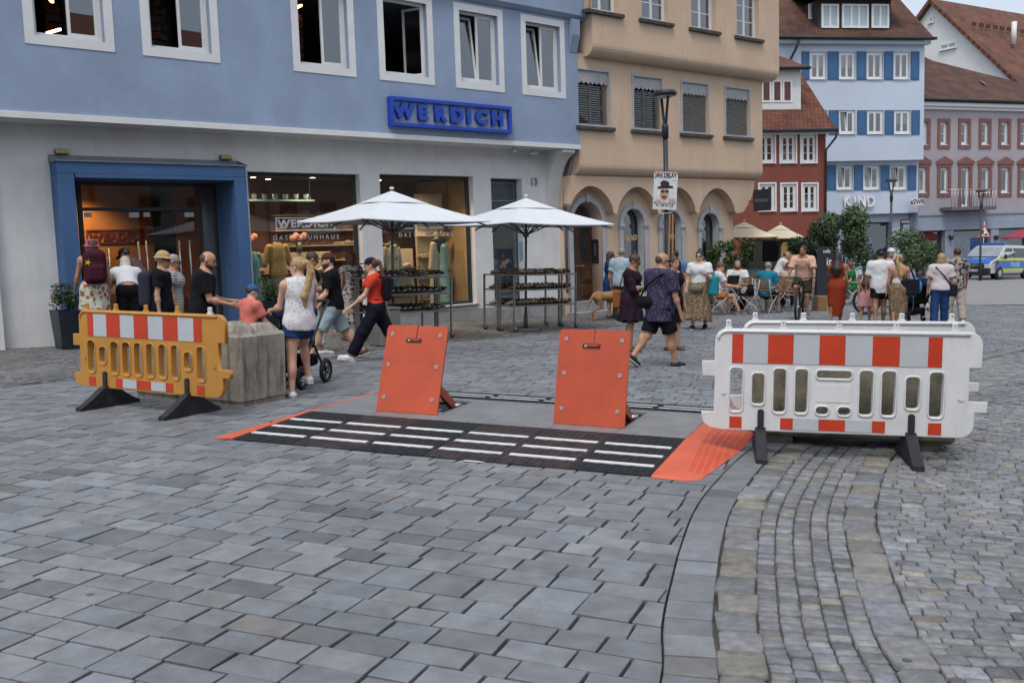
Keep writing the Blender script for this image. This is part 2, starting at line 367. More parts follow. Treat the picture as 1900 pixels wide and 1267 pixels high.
def clip(poly, c, nrm):                         # keep (p-c).nrm <= 0
    out = []
    for i in range(len(poly)):
        a, b = poly[i], poly[(i + 1) % len(poly)]; da = (a[0] - c[0]) * nrm[0] + (a[1] - c[1]) * nrm[1]; db = (b[0] - c[0]) * nrm[0] + (b[1] - c[1]) * nrm[1]
        if da <= 0: out.append(a)
        if (da < 0) != (db < 0) and da != db: t = da / (da - db); out.append((a[0] + (b[0] - a[0]) * t, a[1] + (b[1] - a[1]) * t))
    return out
def area(p): return .5 * sum(p[i][0] * p[(i + 1) % len(p)][1] - p[(i + 1) % len(p)][0] * p[i][1] for i in range(len(p)))
def lay(stones, name, rest, parent, m, n=300):
    """stones: (polygon, z, h, bev, tone, dome); the n nearest in view become single objects"""
    def key(s):
        x, y = s[0][0]; return (0 if in_view((x, y), -10) and not s[6] else 1, math.hypot(x, y))
    stones.sort(key=key); big = MB()
    for i, s in enumerate(stones):
        if i < n:
            mb = MB(); stone(mb, s[0], s[1], .04, *s[3:6], tilt=.008); mb.obj(name, m, parent)
        else: stone(big, s[0], *s[1:6], tilt=.004)
    if big.f: big.obj(rest, m, parent, kind='stuff')
def tone_slab():
    t = random.gauss(1, .09); r = random.random()
    if r < .09: t *= .74
    w = random.gauss(0, .015)
    if random.random() < .04: w += .06
    return (t * (1 + w), t, t * (1 - w * .9))
# strip of fan-laid setts before the shop fronts: everything beyond this line
SA, SB = Vector((-7.6, 9.6, 0)), Vector((1.6, 19.9, 0)); SD = (SB - SA).normalized(); SN = Vector((-SD.y, SD.x, 0))
slabs = []
def hidden(x, y):
    a, b = to_pf(Vector((x, y, 0))); return -.2 < a < 4.0 and .05 < b < 3.2
BIGROW = 14; r = -2.69 - 14 * .178; row = 0
while r < 30:
    w = .178 + (.11 if row == BIGROW else 0); jit = random.uniform(0, .3); far = r > 6.5
    a = -14 + jit
    while a < 30:
        l = random.choice((.19, .22, .24, .26, .28, .31)) if row != BIGROW else random.uniform(.24, .28)
        c = pf(a + l / 2, r + w / 2)
        g = .0065 if not far else .006
        a0, a1, r0, r1 = a + g * 1.15, a + l - g * 1.15, r + g * .95, r + w - g * .95
        a += l
        if c.y < 2.7 or c.y > 31 or not in_view(c, 420): continue
        ks, ki = kside(c.x, c.y)
        if ks > -.05: continue
        sside = (c - SA).dot(SN)
        if sside > .1 and c.x < 2.4: continue
        if c.x > 12.5 and c.y > 28.6: continue
        j = lambda: random.uniform(-.0045, .0045)
        poly = [tuple(pf(x + j(), y + j()))[:2] for x, y in ((a0, r0), (a1, r0), (a1, r1), (a0, r1))]
        if ks > -.5:
            i = ki; cc = KC[i] + KN[i] * -.222; poly = clip(poly, cc, KN[i])
            if len(poly) < 3 or area(poly) < .002: continue
        if sside > -.25 and c.x < 2.4:
            poly = clip(poly, SA, SN)
            if len(poly) < 3 or area(poly) < .004: continue
        t = tone_slab()
        slabs.append((poly, random.gauss(0, .0018), .03, 0 if far else .003, t, 0, hidden(c.x, c.y)))
    r += w; row += 1
lay(slabs, 'paving_slab', 'far_paving_slabs', pave, slab_mat)
# --- kerb band of slabs laid across the curve
kb = []; a = .2
while a < KS[-1] - .3:
    l = random.uniform(.16, .23); g = .006
    if in_view(kpos(a, -.1), 30):
        P = [tuple(kpos(x, b)) for x, b in ((a + g, -.212), (a + g, -.004), (a + l - g, -.004), (a + l - g, -.212))]
        kb.append((P, random.gauss(.002, .0015), .03, .005, tone_slab(), 0, False))
    a += l
kerb = empty('kerb_band'); tag(kerb, kind='structure')
for s in kb[:90]:
    mb = MB(); stone(mb, s[0], *s[1:6], tilt=.004); mb.obj('kerb_slab', slab_mat, kerb)
mb = MB()
for s in kb[90:]: stone(mb, s[0], *s[1:6])
if mb.f: mb.obj('far_kerb_slabs', slab_mat, kerb, kind='stuff')
# --- old stones of the gutter
def tone_sett(warm=.25):
    t = random.gauss(1, .13)
    if random.random() < .12: t *= .72
    w = random.gauss(.0, .03) + (random.uniform(.05, .17) if random.random() < warm else 0)
    return (t * (1 + w), t * (1 + w * .3), t * (1 - w))
def blob(a0, a1, b0, b1, j=.006, cr=.018):          # rounded outline in curve coordinates
    cr = min(cr, (a1 - a0) * .3, (b1 - b0) * .3); pts = []
    for ca, cb, q in ((a0, b0, 0), (a0, b1, 1), (a1, b1, 2), (a1, b0, 3)):
        sa = 1 if ca == a0 else -1; sb = 1 if cb == b0 else -1; ja, jb = random.uniform(-j, j), random.uniform(-j, j)
        e1_, e2_ = (ca + sa * cr + ja, cb + jb), (ca + ja, cb + sb * cr + jb)
        if q in (0, 2): pts += [e1_, e2_]
        else: pts += [e2_, e1_]
    return [tuple(kpos(*p)) for p in pts]
big = []; small = []
for b0, b1 in ((.008, .19), (.672, .85)):
    a = .1
    while a < 26:
        l = random.uniform(.15, .27)
        if in_view(kpos(a, b0), 420):
            w = random.uniform(-.008, .008)
            big.append((blob(a + .004, a + l - .004, b0 + w, b1 + w, .008, .02), random.gauss(.004, .003), .03, .006, tone_sett(.4), .002, False))
        a += l
for c in range(5):
    w = (.672 - .19) / 5; b0 = .19 + c * w; a = random.uniform(0, .08) + .1
    while a < 26:
        l = random.uniform(.06, .1)
        if in_view(kpos(a, b0), 420):
            dz = -.012 * math.sin(PI * (c + .5) / 5)
            small.append((blob(a + .003, a + l - .003, b0 + .004, b0 + w - .004, .004, .009), random.gauss(dz, .003), .03, .0045, tone_sett(.1), .0015, False))
        a += l
a = .1
while a < KS[-1] - 1:
    l = random.uniform(.082, .1); b = .858 if int(a * 97) % 2 else .798
    while b < 9.4:
        w = random.uniform(.095, .15); P = kpos(a, b); b0 = max(b, .856)
        if in_view(P, 420) and P[1] < 16.5:
            near = P[1] < 9
            bend = min(1, (b - .8) / .6) * .03 * math.sin(b * 1.1 + a * .35) + min(1, (b - .8) / .6) * .02 * math.sin(b * 2.3 - a * .6)
            small.append((blob(a + .004 + bend, a + l - .004 + bend, b0 + .003, b + w - .003, .004, .009), random.gauss(0, .0025), .03, .004 if near else 0, tone_sett(.06), .001 if near else 0, False))
        b += w
    a += l
big.sort(key=lambda s: math.hypot(*s[0][0])); rest = MB()
for i, s in enumerate(big):
    m_ = MB() if i < 110 else rest; stone(m_, s[0], *s[1:6], tilt=.01)
    if i < 110: m_.obj('border_stone', sett_mat, cob)
rest.obj('far_border_stones', sett_mat, cob, kind='stuff')
lay(small, 'cobble', 'far_cobbles', cob, sett_mat)
# --- fan-laid setts along the shops
strip = empty('sett_strip'); tag(strip, kind='structure'); fm = MB(); Ls = (SB - SA).length + 14
v = .0; rr = 0
while v < 5.4:
    rh = .095; s = -4.0 + random.uniform(0, .1)
    while s < Ls:
        w = random.uniform(.09, .13); cs = s + w / 2; arc = .3 * abs(math.sin(cs * PI / 1.3)) ** .8
        P = SA + SD * cs + SN * (v + arc - .3)
        sd = (P - SA).dot(SN)
        if sd > .03 and in_view(P, 300) and P.x < 2.5:
            def q(ss, vv): p = SA + SD * ss + SN * (vv - .3 + .3 * abs(math.sin(ss * PI / 1.3)) ** .8); return (p.x, p.y)
            poly = [q(s + .004, v + .004), q(s + w - .004, v + .004), q(s + w - .004, v + rh - .004), q(s + .004, v + rh - .004)]
            stone(fm, poly, random.gauss(-.001, .002), .025, 0, tuple(c * .82 for c in tone_sett(.25)))
        s += w
    v += rh
fm.obj('fan_setts', sett_mat, strip, kind='stuff')
MB().quad((-14, 9, -.014), (3.0, 9, -.014), (3.0, 28, -.014), (-14, 28, -.014)).obj('sett_bed', cobble_m, strip)
# --- asphalt of the main street
asp = mat('asphalt', (.24, .24, .245), .85, .1, 2.5, .3, 90)
MB().quad((12.3, 28.8, -.006), (140, 36, -.006), (140, 100, -.006), (4, 62, -.006)).quad((12.3, 28.8, -.006), (4, 62, -.006), (3.2, 29.9, -.006), (3.5, 29.8, -.006)).obj('road', asp, kind='structure')
# ================================================================ TRAFFIC BARRIER ON THE SQUARE
rubber = mat('black_rubber', (.018, .02, .026), .75, .25, 20., .3, 150)
rubber_w = mat('worn_rubber', (.05, .038, .042), .7, .3, 9., .3, 150)
orange_p = mat('orange_plastic', (.62, .115, .055), .5, .08, 3., .1, 120, dirt=.12, dirtcol=(.3, .1, .07))
orange_steel = mat('orange_steel', (.48, .066, .019), .42, .09, 3., .05, 60, dirt=.25, dirtcol=(.26, .06, .035), detail=8)
streaks(orange_steel, .35, (.27, .06, .035), 26, 5, .55)
steel_deck = mat('galvanised_deck', (.27, .275, .285), .5, .1, 3., .06, 40, metal=.35, dirt=.2, dirtcol=(.2, .19, .19))
zinc = mat('zinc', (.5, .51, .52), .38, .12, 12., .05, metal=.8)
white_paint = mat('road_white', (.66, .67, .67), .6, .06, 8., .05, dirt=.5, dirtcol=(.3, .29, .28))
dark_steel = mat('dark_steel', (.03, .03, .033), .5, .2, 6., .1, metal=.3)
PM = Matrix(((PE1.x, PE2.x, 0, PA.x), (PE1.y, PE2.y, 0, PA.y), (0, 0, 1, .004), (0, 0, 0, 1)))
tb = empty('vehicle_barrier', M=PM, label='mobile vehicle barrier with black rubber ramps, steel deck and two raised orange plates', cat='barrier')
MW = .61; HZ = .062
def ramp_module(i, y0, y1, z0, z1, name):
    mb = MB(); x0, x1 = i * MW + .004, (i + 1) * MW - .004; z00 = max(z0, .006)
    mb.add([(x0, y0, 0), (x1, y0, 0), (x1, y1, 0), (x0, y1, 0), (x0, y0, max(z0, .012)), (x1, y0, max(z0, .012)), (x1, y1, max(z1, .012)), (x0, y1, max(z1, .012))],
           [(0, 1, 5, 4), (1, 2, 6, 5), (2, 3, 7, 6), (3, 0, 4, 7), (4, 5, 6, 7), (3, 2, 1, 0)])
    def zz(y): return max(z0, .012) + (max(z1, .012) - max(z0, .012)) * (y - y0) / (y1 - y0)
    # chevron tread
    L = y1 - y0; n = 12; yy = .02
    bands = [(.02, .185), (.275, .475), (.565, .765), (.855, L - .03)] if L > 1 else [(.03, .2), (.27, .42), (.49, L - .03)]
    for b0, b1 in bands:
        k = 0
        rows = max(2, int((b1 - b0) / .028)); st = (b1 - b0) / rows
        for r in range(rows):
            for c in range(5):
                w = (MW - .03) / 5; cx = x0 + .012 + c * w; ya = y0 + b0 + r * st
                for h in (0, 1):
                    xa, xb = cx + h * w / 2 + .003, cx + (h + 1) * w / 2 - .003; da, db = (0, .016) if h == 0 else (.016, 0)
                    pts = [(xa, ya + da), (xb, ya + db), (xb, ya + db + st * .62), (xa, ya + da + st * .62)]
                    pts = [(x, min(y, y0 + L - .006)) for x, y in pts]
                    mb.add([(x, y, zz(y) + .006) for x, y in pts] + [(x, y, zz(y)) for x, y in pts], [(0, 1, 2, 3), (0, 4, 5, 1), (1, 5, 6, 2), (2, 6, 7, 3), (3, 7, 4, 0)])
    o = mb.obj(name, rubber_w if (i in (1, 3, 4) and name == 'front_ramp') else rubber, tb)
    ys = (.2, .49, .78) if L > 1 else (.215, .44)
    for y in ys:
        yb = y0 + y
        MB().add([(x0 + .03, yb, zz(yb) + .008), (x1 - .03, yb, zz(yb) + .008), (x1 - .03, yb + .052, zz(yb + .052) + .008), (x0 + .03, yb + .052, zz(yb + .052) + .008),
                  (x0 + .03, yb, zz(yb)), (x1 - .03, yb, zz(yb)), (x1 - .03, yb + .052, zz(yb + .052)), (x0 + .03, yb + .052, zz(yb + .052))],
                 [(0, 1, 2, 3), (0, 4, 5, 1), (1, 5, 6, 2), (2, 6, 7, 3), (3, 7, 4, 0)]).obj('white_stripe', white_paint, o)
    return o
for i in range(6):
    ramp_module(i, .0, 1.19, 0, HZ, 'front_ramp')
    ramp_module(i, 2.46, 3.18, HZ, 0, 'rear_ramp')
# deck plates, two of them raised
def deck(i):
    x0, x1 = i * MW + .003, (i + 1) * MW - .003
    mb = MB()
    if i in (1, 4):                                    # the frame left open by a raised plate
        o = mb.box(x0, x1, 1.195, 1.425, .03, HZ, .003).obj('deck_plate', steel_deck, tb); MB().box(x0, x1, 2.33, 2.455, .03, HZ, .003).obj('deck_edge', steel_deck, o)
        MB().box(x0, x1, 1.43, 2.325, .0, .012).obj('pit_floor', dark_steel, o)
        for k, (xx, yy) in enumerate(((.5, 1.62), (.42, 1.78), (.52, 2.1))): MB().box(x0 + xx - .05, x0 + xx + .05, yy, yy + .1, .013, .045, .01).obj('hinge_block', zinc, o)
        MB().tube([(x0 + .58, 1.46, .05), (x0 + .61, 1.46, .05)], .035, 12).obj('hinge_pin', zinc, o)
        # strut
        st = MB(); st.bar((x0 + .5, 1.55, .38), (x0 + .52, 2.02, .05), .05, .08); st.obj('strut', orange_steel, o)
        MB().tube([(x0 + .47, 2.03, .055), (x0 + .6, 2.03, .055)], .03, 12).obj('strut_pin', zinc, o)
    else:
        o = mb.box(x0, x1, 1.195, 2.455, .03, HZ, .003).obj('deck_plate', steel_deck, tb)
    for yy in (1.26, 2.38):
        for xx in ((.5,) if i % 2 == 0 else (.1,)):
            MB().prism([(x0 + xx + .085 * math.cos(t * PI / 8) * (1 if abs(math.cos(t * PI / 8)) < .99 else 1), yy + .045 * math.sin(t * PI / 8)) for t in range(16)], HZ + .0005, HZ + .004, 'z').obj('latch_plate', zinc, o)
for i in range(6): deck(i)
def flap(i, lean):
    x0, x1 = i * MW - .025, (i + 1) * MW + .025; w = x1 - x0; L = .86
    M = Matrix.Translation((x0, 1.42, HZ + .004)) @ Matrix.Rotation(-math.radians(lean), 4, 'X')
    r = .035; slot = w * .5
    pts = [(0, 0), (w, 0), (w, L - r), (w - r * .3, L - r * .3), (w - r, L), (slot + .012, L), (slot + .004, L - .13), (slot - .006, L - .13), (slot + .002, L), (r, L), (r * .3, L - r * .3), (0, L - r)]
    f = MB().prism(pts, 0, .022).obj('raised_plate', orange_steel, tb, M=M, label='raised orange steel plate with bolts and a slotted handle')
    for zz in (.14, .46, .77):
        for xx in (.07, w - .07):
            MB().lathe([(.017, 0), (.017, .006), (.012, .009)], 12, axis='y').obj('bolt', zinc, f, M=Matrix.Translation((xx, -.009, zz)))
            MB().lathe([(.0075, 0), (.0075, .003)], 8, axis='y').obj('bolt_socket', dark_steel, f, M=Matrix.Translation((xx, -.0115, zz)))
    h = MB(); frame_rect(h, slot - .1, slot + .06, L - .165, L - .13, .008, -.012, 0); h.obj('handle_slot', dark_steel, f)
    MB().tube([(slot - .06, -.012, L - .147), (slot + .05, -.012, L - .147)], .009, 8).obj('handle', orange_steel, f)
    MB().box(slot - .085, slot - .06, -.008, -.001, L - .16, L - .136).obj('handle_clip', zinc, f)
    ribs = MB()
    for xx in (.08, w - .12): ribs.box(xx, xx + .04, .023, .06, .05, L - .1)
    ribs.obj('rib', orange_steel, f)
flap(1, 18); flap(4, 12)
# orange end ramps
mb = MB(); x = -.004
mb.add([(-.2, -.02, .0), (x, 0, .0), (x, 1.19, HZ), (x, 2.46, HZ), (x, 3.18, 0), (-.22, 3.2, 0), (-.22, 1.2, .0), (x, 0, .012), (-.03, 1.19, HZ + .004), (-.03, 2.46, HZ + .004), (x, 3.18, .012), (-.1, 0.02, .014)],
       [(0, 1, 7, 11), (0, 11, 8, 6), (11, 7, 2, 8), (6, 8, 9, 5), (8, 2, 3, 9), (9, 3, 4, 10), (9, 10, 5), (10, 4, 5)])
lo = mb.obj('end_ramp', orange_p, tb, label='narrow orange plastic end ramp beside the concrete block')
rx = 6 * MW + .004
mb = MB()
ap = (rx + .12, 1.24, HZ + .012)
mb.add([(rx, -.02, 0), (rx, 0.0, .014), (rx, 1.19, HZ), (rx, 2.46, HZ), (rx, 3.18, .012), (rx + .24, -.05, 0), (rx + .34, .02, 0), (rx + .46, 1.2, 0), (rx + .47, 2.5, 0), (rx + .4, 3.2, 0), (rx + .22, 0.0, .02), ap, (rx + .12, 2.44, HZ + .012), (rx + .3, 3.18, .012)],
       [(0, 5, 10, 1), (5, 6, 10), (1, 10, 11, 2), (10, 6, 7, 11), (2, 11, 12, 3), (11, 7, 8, 12), (3, 12, 13, 4), (12, 8, 9, 13)])
ro = mb.obj('end_ramp', orange_p, tb, label='broad orange plastic end ramp under the white barrier')
g = MB()
def zr_(x, y):                                        # surface of the outer slope
    t = min(1, max(0, y / 1.24)); top = .02 + (HZ - .008) * t; x0 = .22 - .1 * t; x1 = .34 + .12 * t; return top * max(0, 1 - (x - x0) / (x1 - x0))
for r in range(66):                                   # raised grip bars
    y = .18 + r * .034; t = min(1, y / 1.24); x0 = .24 - .1 * t; c = 0
    while x0 + c * .05 < .31 + .12 * t:
        x = x0 + c * .05; g.add([(rx + x, y, zr_(x, y) + .003), (rx + x + .034, y + .006, zr_(x + .034, y) + .003), (rx + x + .034, y + .018, zr_(x + .034, y) + .003), (rx + x, y + .012, zr_(x, y) + .003), (rx + x, y, zr_(x, y) - .004), (rx + x + .034, y + .006, zr_(x + .034, y) - .004), (rx + x + .034, y + .018, zr_(x + .034, y) - .004), (rx + x, y + .012, zr_(x, y) - .004)], [(0, 1, 2, 3), (0, 4, 5, 1), (1, 5, 6, 2), (2, 6, 7, 3), (3, 7, 4, 0)]); c += 1
g.obj('grip_bars', orange_p, ro, kind='stuff')
hm = MB()
for (xx, yy) in ((.07, 1.3), (.05, 1.24), (.07, .35)): hm.lathe([(.014, 0), (.014, .003)], 8, (rx + xx, yy, HZ * min(1, yy / 1.19) + .0015))
hm.obj('fixing_hole', dark_steel, ro)
MB().lathe([(.014, 0), (.014, .003)], 8, (-.06, .62, .05)).obj('fixing_hole', dark_steel, lo)
# a scrap of white tape on the paving
MB().prism([(2.19, -.05), (2.33, -.045), (2.37, -.03), (2.28, -.015), (2.2, -.02)], .003, .006, 'z').obj('tape_scrap', white_paint, M=PM, label='scrap of white tape on the slabs before the ramp', cat='litter')

# ================================================================ PLASTIC BARRIERS
def rrect(x0, x1, z0, z1, r, n=4):
    pts = []
    for cx, cz, a0 in ((x1 - r, z0 + r, -PI / 2), (x1 - r, z1 - r, 0), (x0 + r, z1 - r, PI / 2), (x0 + r, z0 + r, PI)):
        for k in range(n + 1): a = a0 + PI / 2 * k / n; pts.append((cx + r * math.cos(a), cz + r * math.sin(a)))
    return pts
def plate_with_holes(outer, holes, y0, y1, name):
    """flat plate cut from an outline with holes, given thickness (2D curve fill -> mesh)"""
    cu = bpy.data.curves.new(name, 'CURVE'); cu.dimensions = '2D'; cu.fill_mode = 'BOTH'; cu.bevel_depth = min(.006, (y1 - y0) / 4); cu.extrude = (y1 - y0) / 2 - cu.bevel_depth; cu.bevel_resolution = 1
    for pl in [outer] + holes:
        sp = cu.splines.new('POLY'); sp.points.add(len(pl) - 1); sp.use_cyclic_u = True
        for i, p in enumerate(pl): sp.points[i].co = (p[0], p[1], 0, 1)
    o = bpy.data.objects.new(name, cu); me = bpy.data.meshes.new_from_object(o); bpy.data.objects.remove(o); bpy.data.curves.remove(cu)
    co = np.empty(len(me.vertices) * 3); me.vertices.foreach_get('co', co); co = co.reshape(-1, 3)
    co = np.stack([co[:, 0], -co[:, 2] + (y0 + y1) / 2, co[:, 1]], 1); me.vertices.foreach_set('co', co.ravel()); me.update()
    return me
refl_red = mat('reflective_red', (.52, .045, .014), .38, .08, 3., .03, 200, dirt=.22, dirtcol=(.36, .06, .03))
refl_white = mat('reflective_silver', (.46, .49, .53), .42, .05, 3., .03, 200, dirt=.25, dirtcol=(.4, .38, .36))
def barrier(P0, P1, m, capm, label, lamp_cap=None, style='plate', back=False):
    P0, P1 = Vector(P0), Vector(P1); d = P1 - P0; W = 2.03; ang = math.atan2(d.y, d.x); c = (P0 + P1) / 2
    root = empty('plastic_barrier', (c.x - math.cos(ang) * W / 2, c.y - math.sin(ang) * W / 2, 0), ang, label, 'barrier', 'plastic road barriers')
    root.scale = (.968, 1, 1) if style == 'plate' else (1, 1, 1); z0, z1 = .2, 1.0; r = .09
    out = [(.06, z0), (W - .14, z0)] + [(W - .14 + .1 * math.sin(t), z0 + .1 - .1 * math.cos(t)) for t in (.4, .8, 1.2, PI / 2)] + [(W - .04, z0 + .2), (W + .05, z0 + .2), (W + .05, z0 + .27), (W - .09, z0 + .27), (W - .09, z0 + .54), (W, z0 + .54), (W, z1 - r)]
    out += [(W - r + r * math.cos(t), z1 - r + r * math.sin(t)) for t in (.4, .8, 1.2, PI / 2)] + [(r, z1)] + [(r - r * math.sin(t), z1 - r + r * math.cos(t)) for t in (.4, .8, 1.2, PI / 2)]
    out += [(0, .74), (-.1, .74), (-.1, .63), (0, .63), (0, .33), (-.1, .33), (-.1, .3)] + [(-.1 + .13 * (1 - math.cos(t)), .3 - .1 * math.sin(t)) for t in (.5, 1.0)]
    holes = []
    a, b, n = .11, W - .2, 10
    if style == 'slots':
        for k in range(10):
            x = .115 + k * .172; short = k in (1, 8); holes.append(rrect(x, x + .115, .34 if not short else .44, .69 if not short else .63, .045))
    else:
        for x, w, s in ((.115, .11, 0), (.29, .11, 1), (.46, .11, 0), (.63, .11, 0), (1.125, .115, 0), (1.295, .115, 0), (1.475, .115, 1), (1.65, .115, 0)):
            holes.append(rrect(x, x + w, (.34, .4)[s], (.70, .66)[s], .035))
        holes += [rrect(.795, 1.075, .62, .695, .03), rrect(.795, .905, .335, .41, .035), rrect(.965, 1.075, .335, .41, .035)]
    me = plate_with_holes(out, holes, -.025, .025, 'barrier_panel'); p = link('panel', me, m, root)
    rim = MB()                                        # raised rims round the openings and along the edge
    for h in holes: rim.tube([(x, -.027, z) for x, z in h], .008, 6, closed=True); rim.tube([(x, .03, z) for x, z in h], .008, 6, closed=True)
    rim.tube([(.03, -.027, z1 - .075)] + [(r * 0.98 + .012 - r * math.sin(t), -.027, z1 - r - .0 + (r - .014) * math.cos(t)) for t in (1.2, .8, .4)] + [(r, -.027, z1 - .014), (W - r, -.027, z1 - .014)], .012, 6)
    rim.obj('rim', m, p)
    for y, sgn in (((.027, 1),) if back else ((-.027, -1),)):
        edges = [.13, .22, .415, .615, .815, 1.015, 1.22, 1.425, 1.635, 1.74]
        for k in range(9):
            MB().box(edges[k] + .001, edges[k + 1] - .001, min(y, y + sgn * .003), max(y, y + sgn * .003), .735, .965).obj('red_panel' if k % 2 == 0 else 'silver_panel', refl_red if k % 2 == 0 else refl_white, p)
        low = [(.12, .22, 0), (.525, .625, 0), (.625, .825, 1), (.825, 1.03, 0), (1.03, 1.235, 1), (1.235, 1.335, 0), (1.655, 1.755, 0)]
        for a_, b_, k in low: MB().box(a_ + .001, b_ - .001, min(y, y + sgn * .003), max(y, y + sgn * .003), .215, .305).obj('silver_panel' if k else 'red_panel', refl_white if k else refl_red, p)
    if style == 'plate': MB().box(.8, 1.07, -.029, -.0255, .44, .58, .003).obj('name_plate', m, p)
    for xx in (.07, W - .14): MB().lathe([(.02, 0), (.02, .004), (.013, .008)], 12, axis='y').obj('boss', m, p, M=Matrix.Translation((xx, -.0335, .5)))
    for k in range(5):
        x = .1 + k * (W - .3) / 4; mm = m
        if lamp_cap and k == 4: mm = capm
        s = MB().box(x - .03, x + .03, -.02, .02, z1 - .004, z1 + .022, .006).box(x - .021, x + .021, -.016, .016, z1 + .02, z1 + .075, .006)
        o = s.obj('lamp_peg', mm, p); MB().lathe([(.005, 0), (.005, .002)], 8, axis='y').obj('peg_hole', dark_steel, o, M=Matrix.Translation((x, -.0185, z1 + .055)))
    for x in (.37, W - .5):                           # recycled rubber feet across the panel
        prof = [(-.37, 0), (-.37, .035), (-.32, .05), (-.2, .12), (-.13, .17), (-.075, .205), (-.03, .215), (-.03, .225), (.03, .225), (.03, .215), (.075, .205), (.13, .17), (.2, .12), (.32, .05), (.37, .035), (.37, 0)]
        mb = MB(); mb.prism(prof, x - .042, x + .042, 'x')
        for k in range(5): mb.box(x - .047, x + .047, -.26 + k * .04, -.245 + k * .04, .03, .075 + k * .024)
        mb.prism(rrect(x - .025, x + .025, .2, .37, .02), -.045, -.026); mb.prism(rrect(x - .025, x + .025, .2, .37, .02), .026, .045)
        mb.obj('foot', rubber, root)
    return root
white_pl = mat('white_plastic', (.66, .67, .685), .42, .04, 4., .05, 80, dirt=.4, dirtcol=(.4, .39, .37), detail=8)
streaks(white_pl, .3, (.42, .41, .385), 22, 4, .54)
yellow_pl = mat('amber_plastic', (.50, .235, .04), .45, .06, 2.5, .06, 80, dirt=.3, dirtcol=(.3, .15, .045))
streaks(yellow_pl, .35, (.3, .15, .05), 22, 4, .54)
barrier((1.62, 7.62, 0), (3.62, 7.2, 0), white_pl, white_pl, 'white plastic barrier with red and silver panels in front of the low concrete block')
barrier((2.09, 8.5, 0), (4.05, 8.3, 0), white_pl, white_pl, 'plain back of the white plastic barrier standing behind the block', back=True)
barrier((-4.55, 10.1, 0), (-2.74, 9.17, 0), yellow_pl, white_pl, 'amber plastic barrier with red and silver panels beside the studded concrete block', lamp_cap=True, style='slots')
# ================================================================ CONCRETE BLOCKS
conc = mat('concrete_block', (.34, .32, .275), .9, .16, 6., .4, 60, dirt=.6, dirtcol=(.075, .065, .05), detail=9)
streaks(conc, .75, (.06, .053, .042), 13, 1.8, .48)
moss = mat('mossy_concrete', (.21, .19, .14), .95, .25, 6., .5, 40, dirt=.8, dirtcol=(.045, .042, .028), detail=9); streaks(moss, .5, (.05, .05, .03), 14, 2., .5)
def block(P, ang, Lx, Ly, Hh, studs, label, lift=.0):
    conc = moss if lift else MATS['concrete_block']
    root = empty('concrete_block', (P[0], P[1], 0), ang, label, 'concrete block', 'concrete blocks behind the barriers')
    mb = MB(); mb.box(0, Lx, 0, Ly, .03 + lift, Hh, .03)
    if lift: mb.box(.1, .35, .05, Ly - .05, 0, .05 + lift); mb.box(Lx - .35, Lx - .1, .05, Ly - .05, 0, .05 + lift)
    else: mb.box(.02, Lx - .02, .02, Ly - .02, 0, .06)
    mb.obj('body', conc, root)
    for k in range(studs):
        for j in (0, 1):
            cx, cy = Lx - .2 - k * .4, .19 + j * .33; a, b = .14, .075
            MB().add([(cx - a, cy - a, Hh - .002), (cx + a, cy - a, Hh - .002), (cx + a, cy + a, Hh - .002), (cx - a, cy + a, Hh - .002), (cx - b, cy - b, Hh + .085), (cx + b, cy - b, Hh + .085), (cx + b, cy + b, Hh + .085), (cx - b, cy + b, Hh + .085)],
                     [(0, 1, 5, 4), (1, 2, 6, 5), (2, 3, 7, 6), (3, 0, 4, 7), (4, 5, 6, 7)]).obj('stud', conc, root)
    return root
d_ = Vector((-2.8, 9.83, 0)); a_ = math.atan2(-.87, 1.6)
block((-2.8 - 1.6 * math.cos(a_), 9.83 - 1.6 * math.sin(a_)), a_, 1.6, .7, .755, 4, 'weathered grey concrete block with pyramid studs behind the amber barrier')
block((2.02, 8.03), math.atan2(-.44, 1.5), 1.6, .55, .74, 0, 'mossy low concrete block between the two white barriers', lift=.035)
# ================================================================ SHARED FACADE PIECES
white_frame = mat('white_window_frame', (.68, .69, .70), .4, .03, 4.)
pane_m = glass('window_glass', (.72, .78, .8), .2, .85)
shop_glass = glass('shop_glass', (.86, .9, .9), .055, .6)
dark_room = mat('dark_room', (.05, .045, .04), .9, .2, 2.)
sill_m = mat('metal_sill', (.30, .31, .33), .45, .08, 6., metal=.4)
zinc_sheet = mat('zinc_sheet', (.23, .27, .31), .5, .1, 4., metal=.5)
def sash(parent, x0, x1, z0, z1, y, w, bars=(0, 0), M=None, gm=None, name='sash', fm=None):
    mb = MB(); frame_rect(mb, x0, x1, z0, z1, w, y, y + .045, .004)
    for k in range(bars[0]): xx = x0 + (x1 - x0) * (k + 1) / (bars[0] + 1); mb.box(xx - .012, xx + .012, y + .01, y + .03, z0 + w, z1 - w)
    for k in range(bars[1]): zz = z0 + (z1 - z0) * (k + 1) / (bars[1] + 1); mb.box(x0 + w, x1 - w, y + .011, y + .029, zz - .012, zz + .012)
    o = mb.obj(name, fm or white_frame, parent, M=M)
    return o
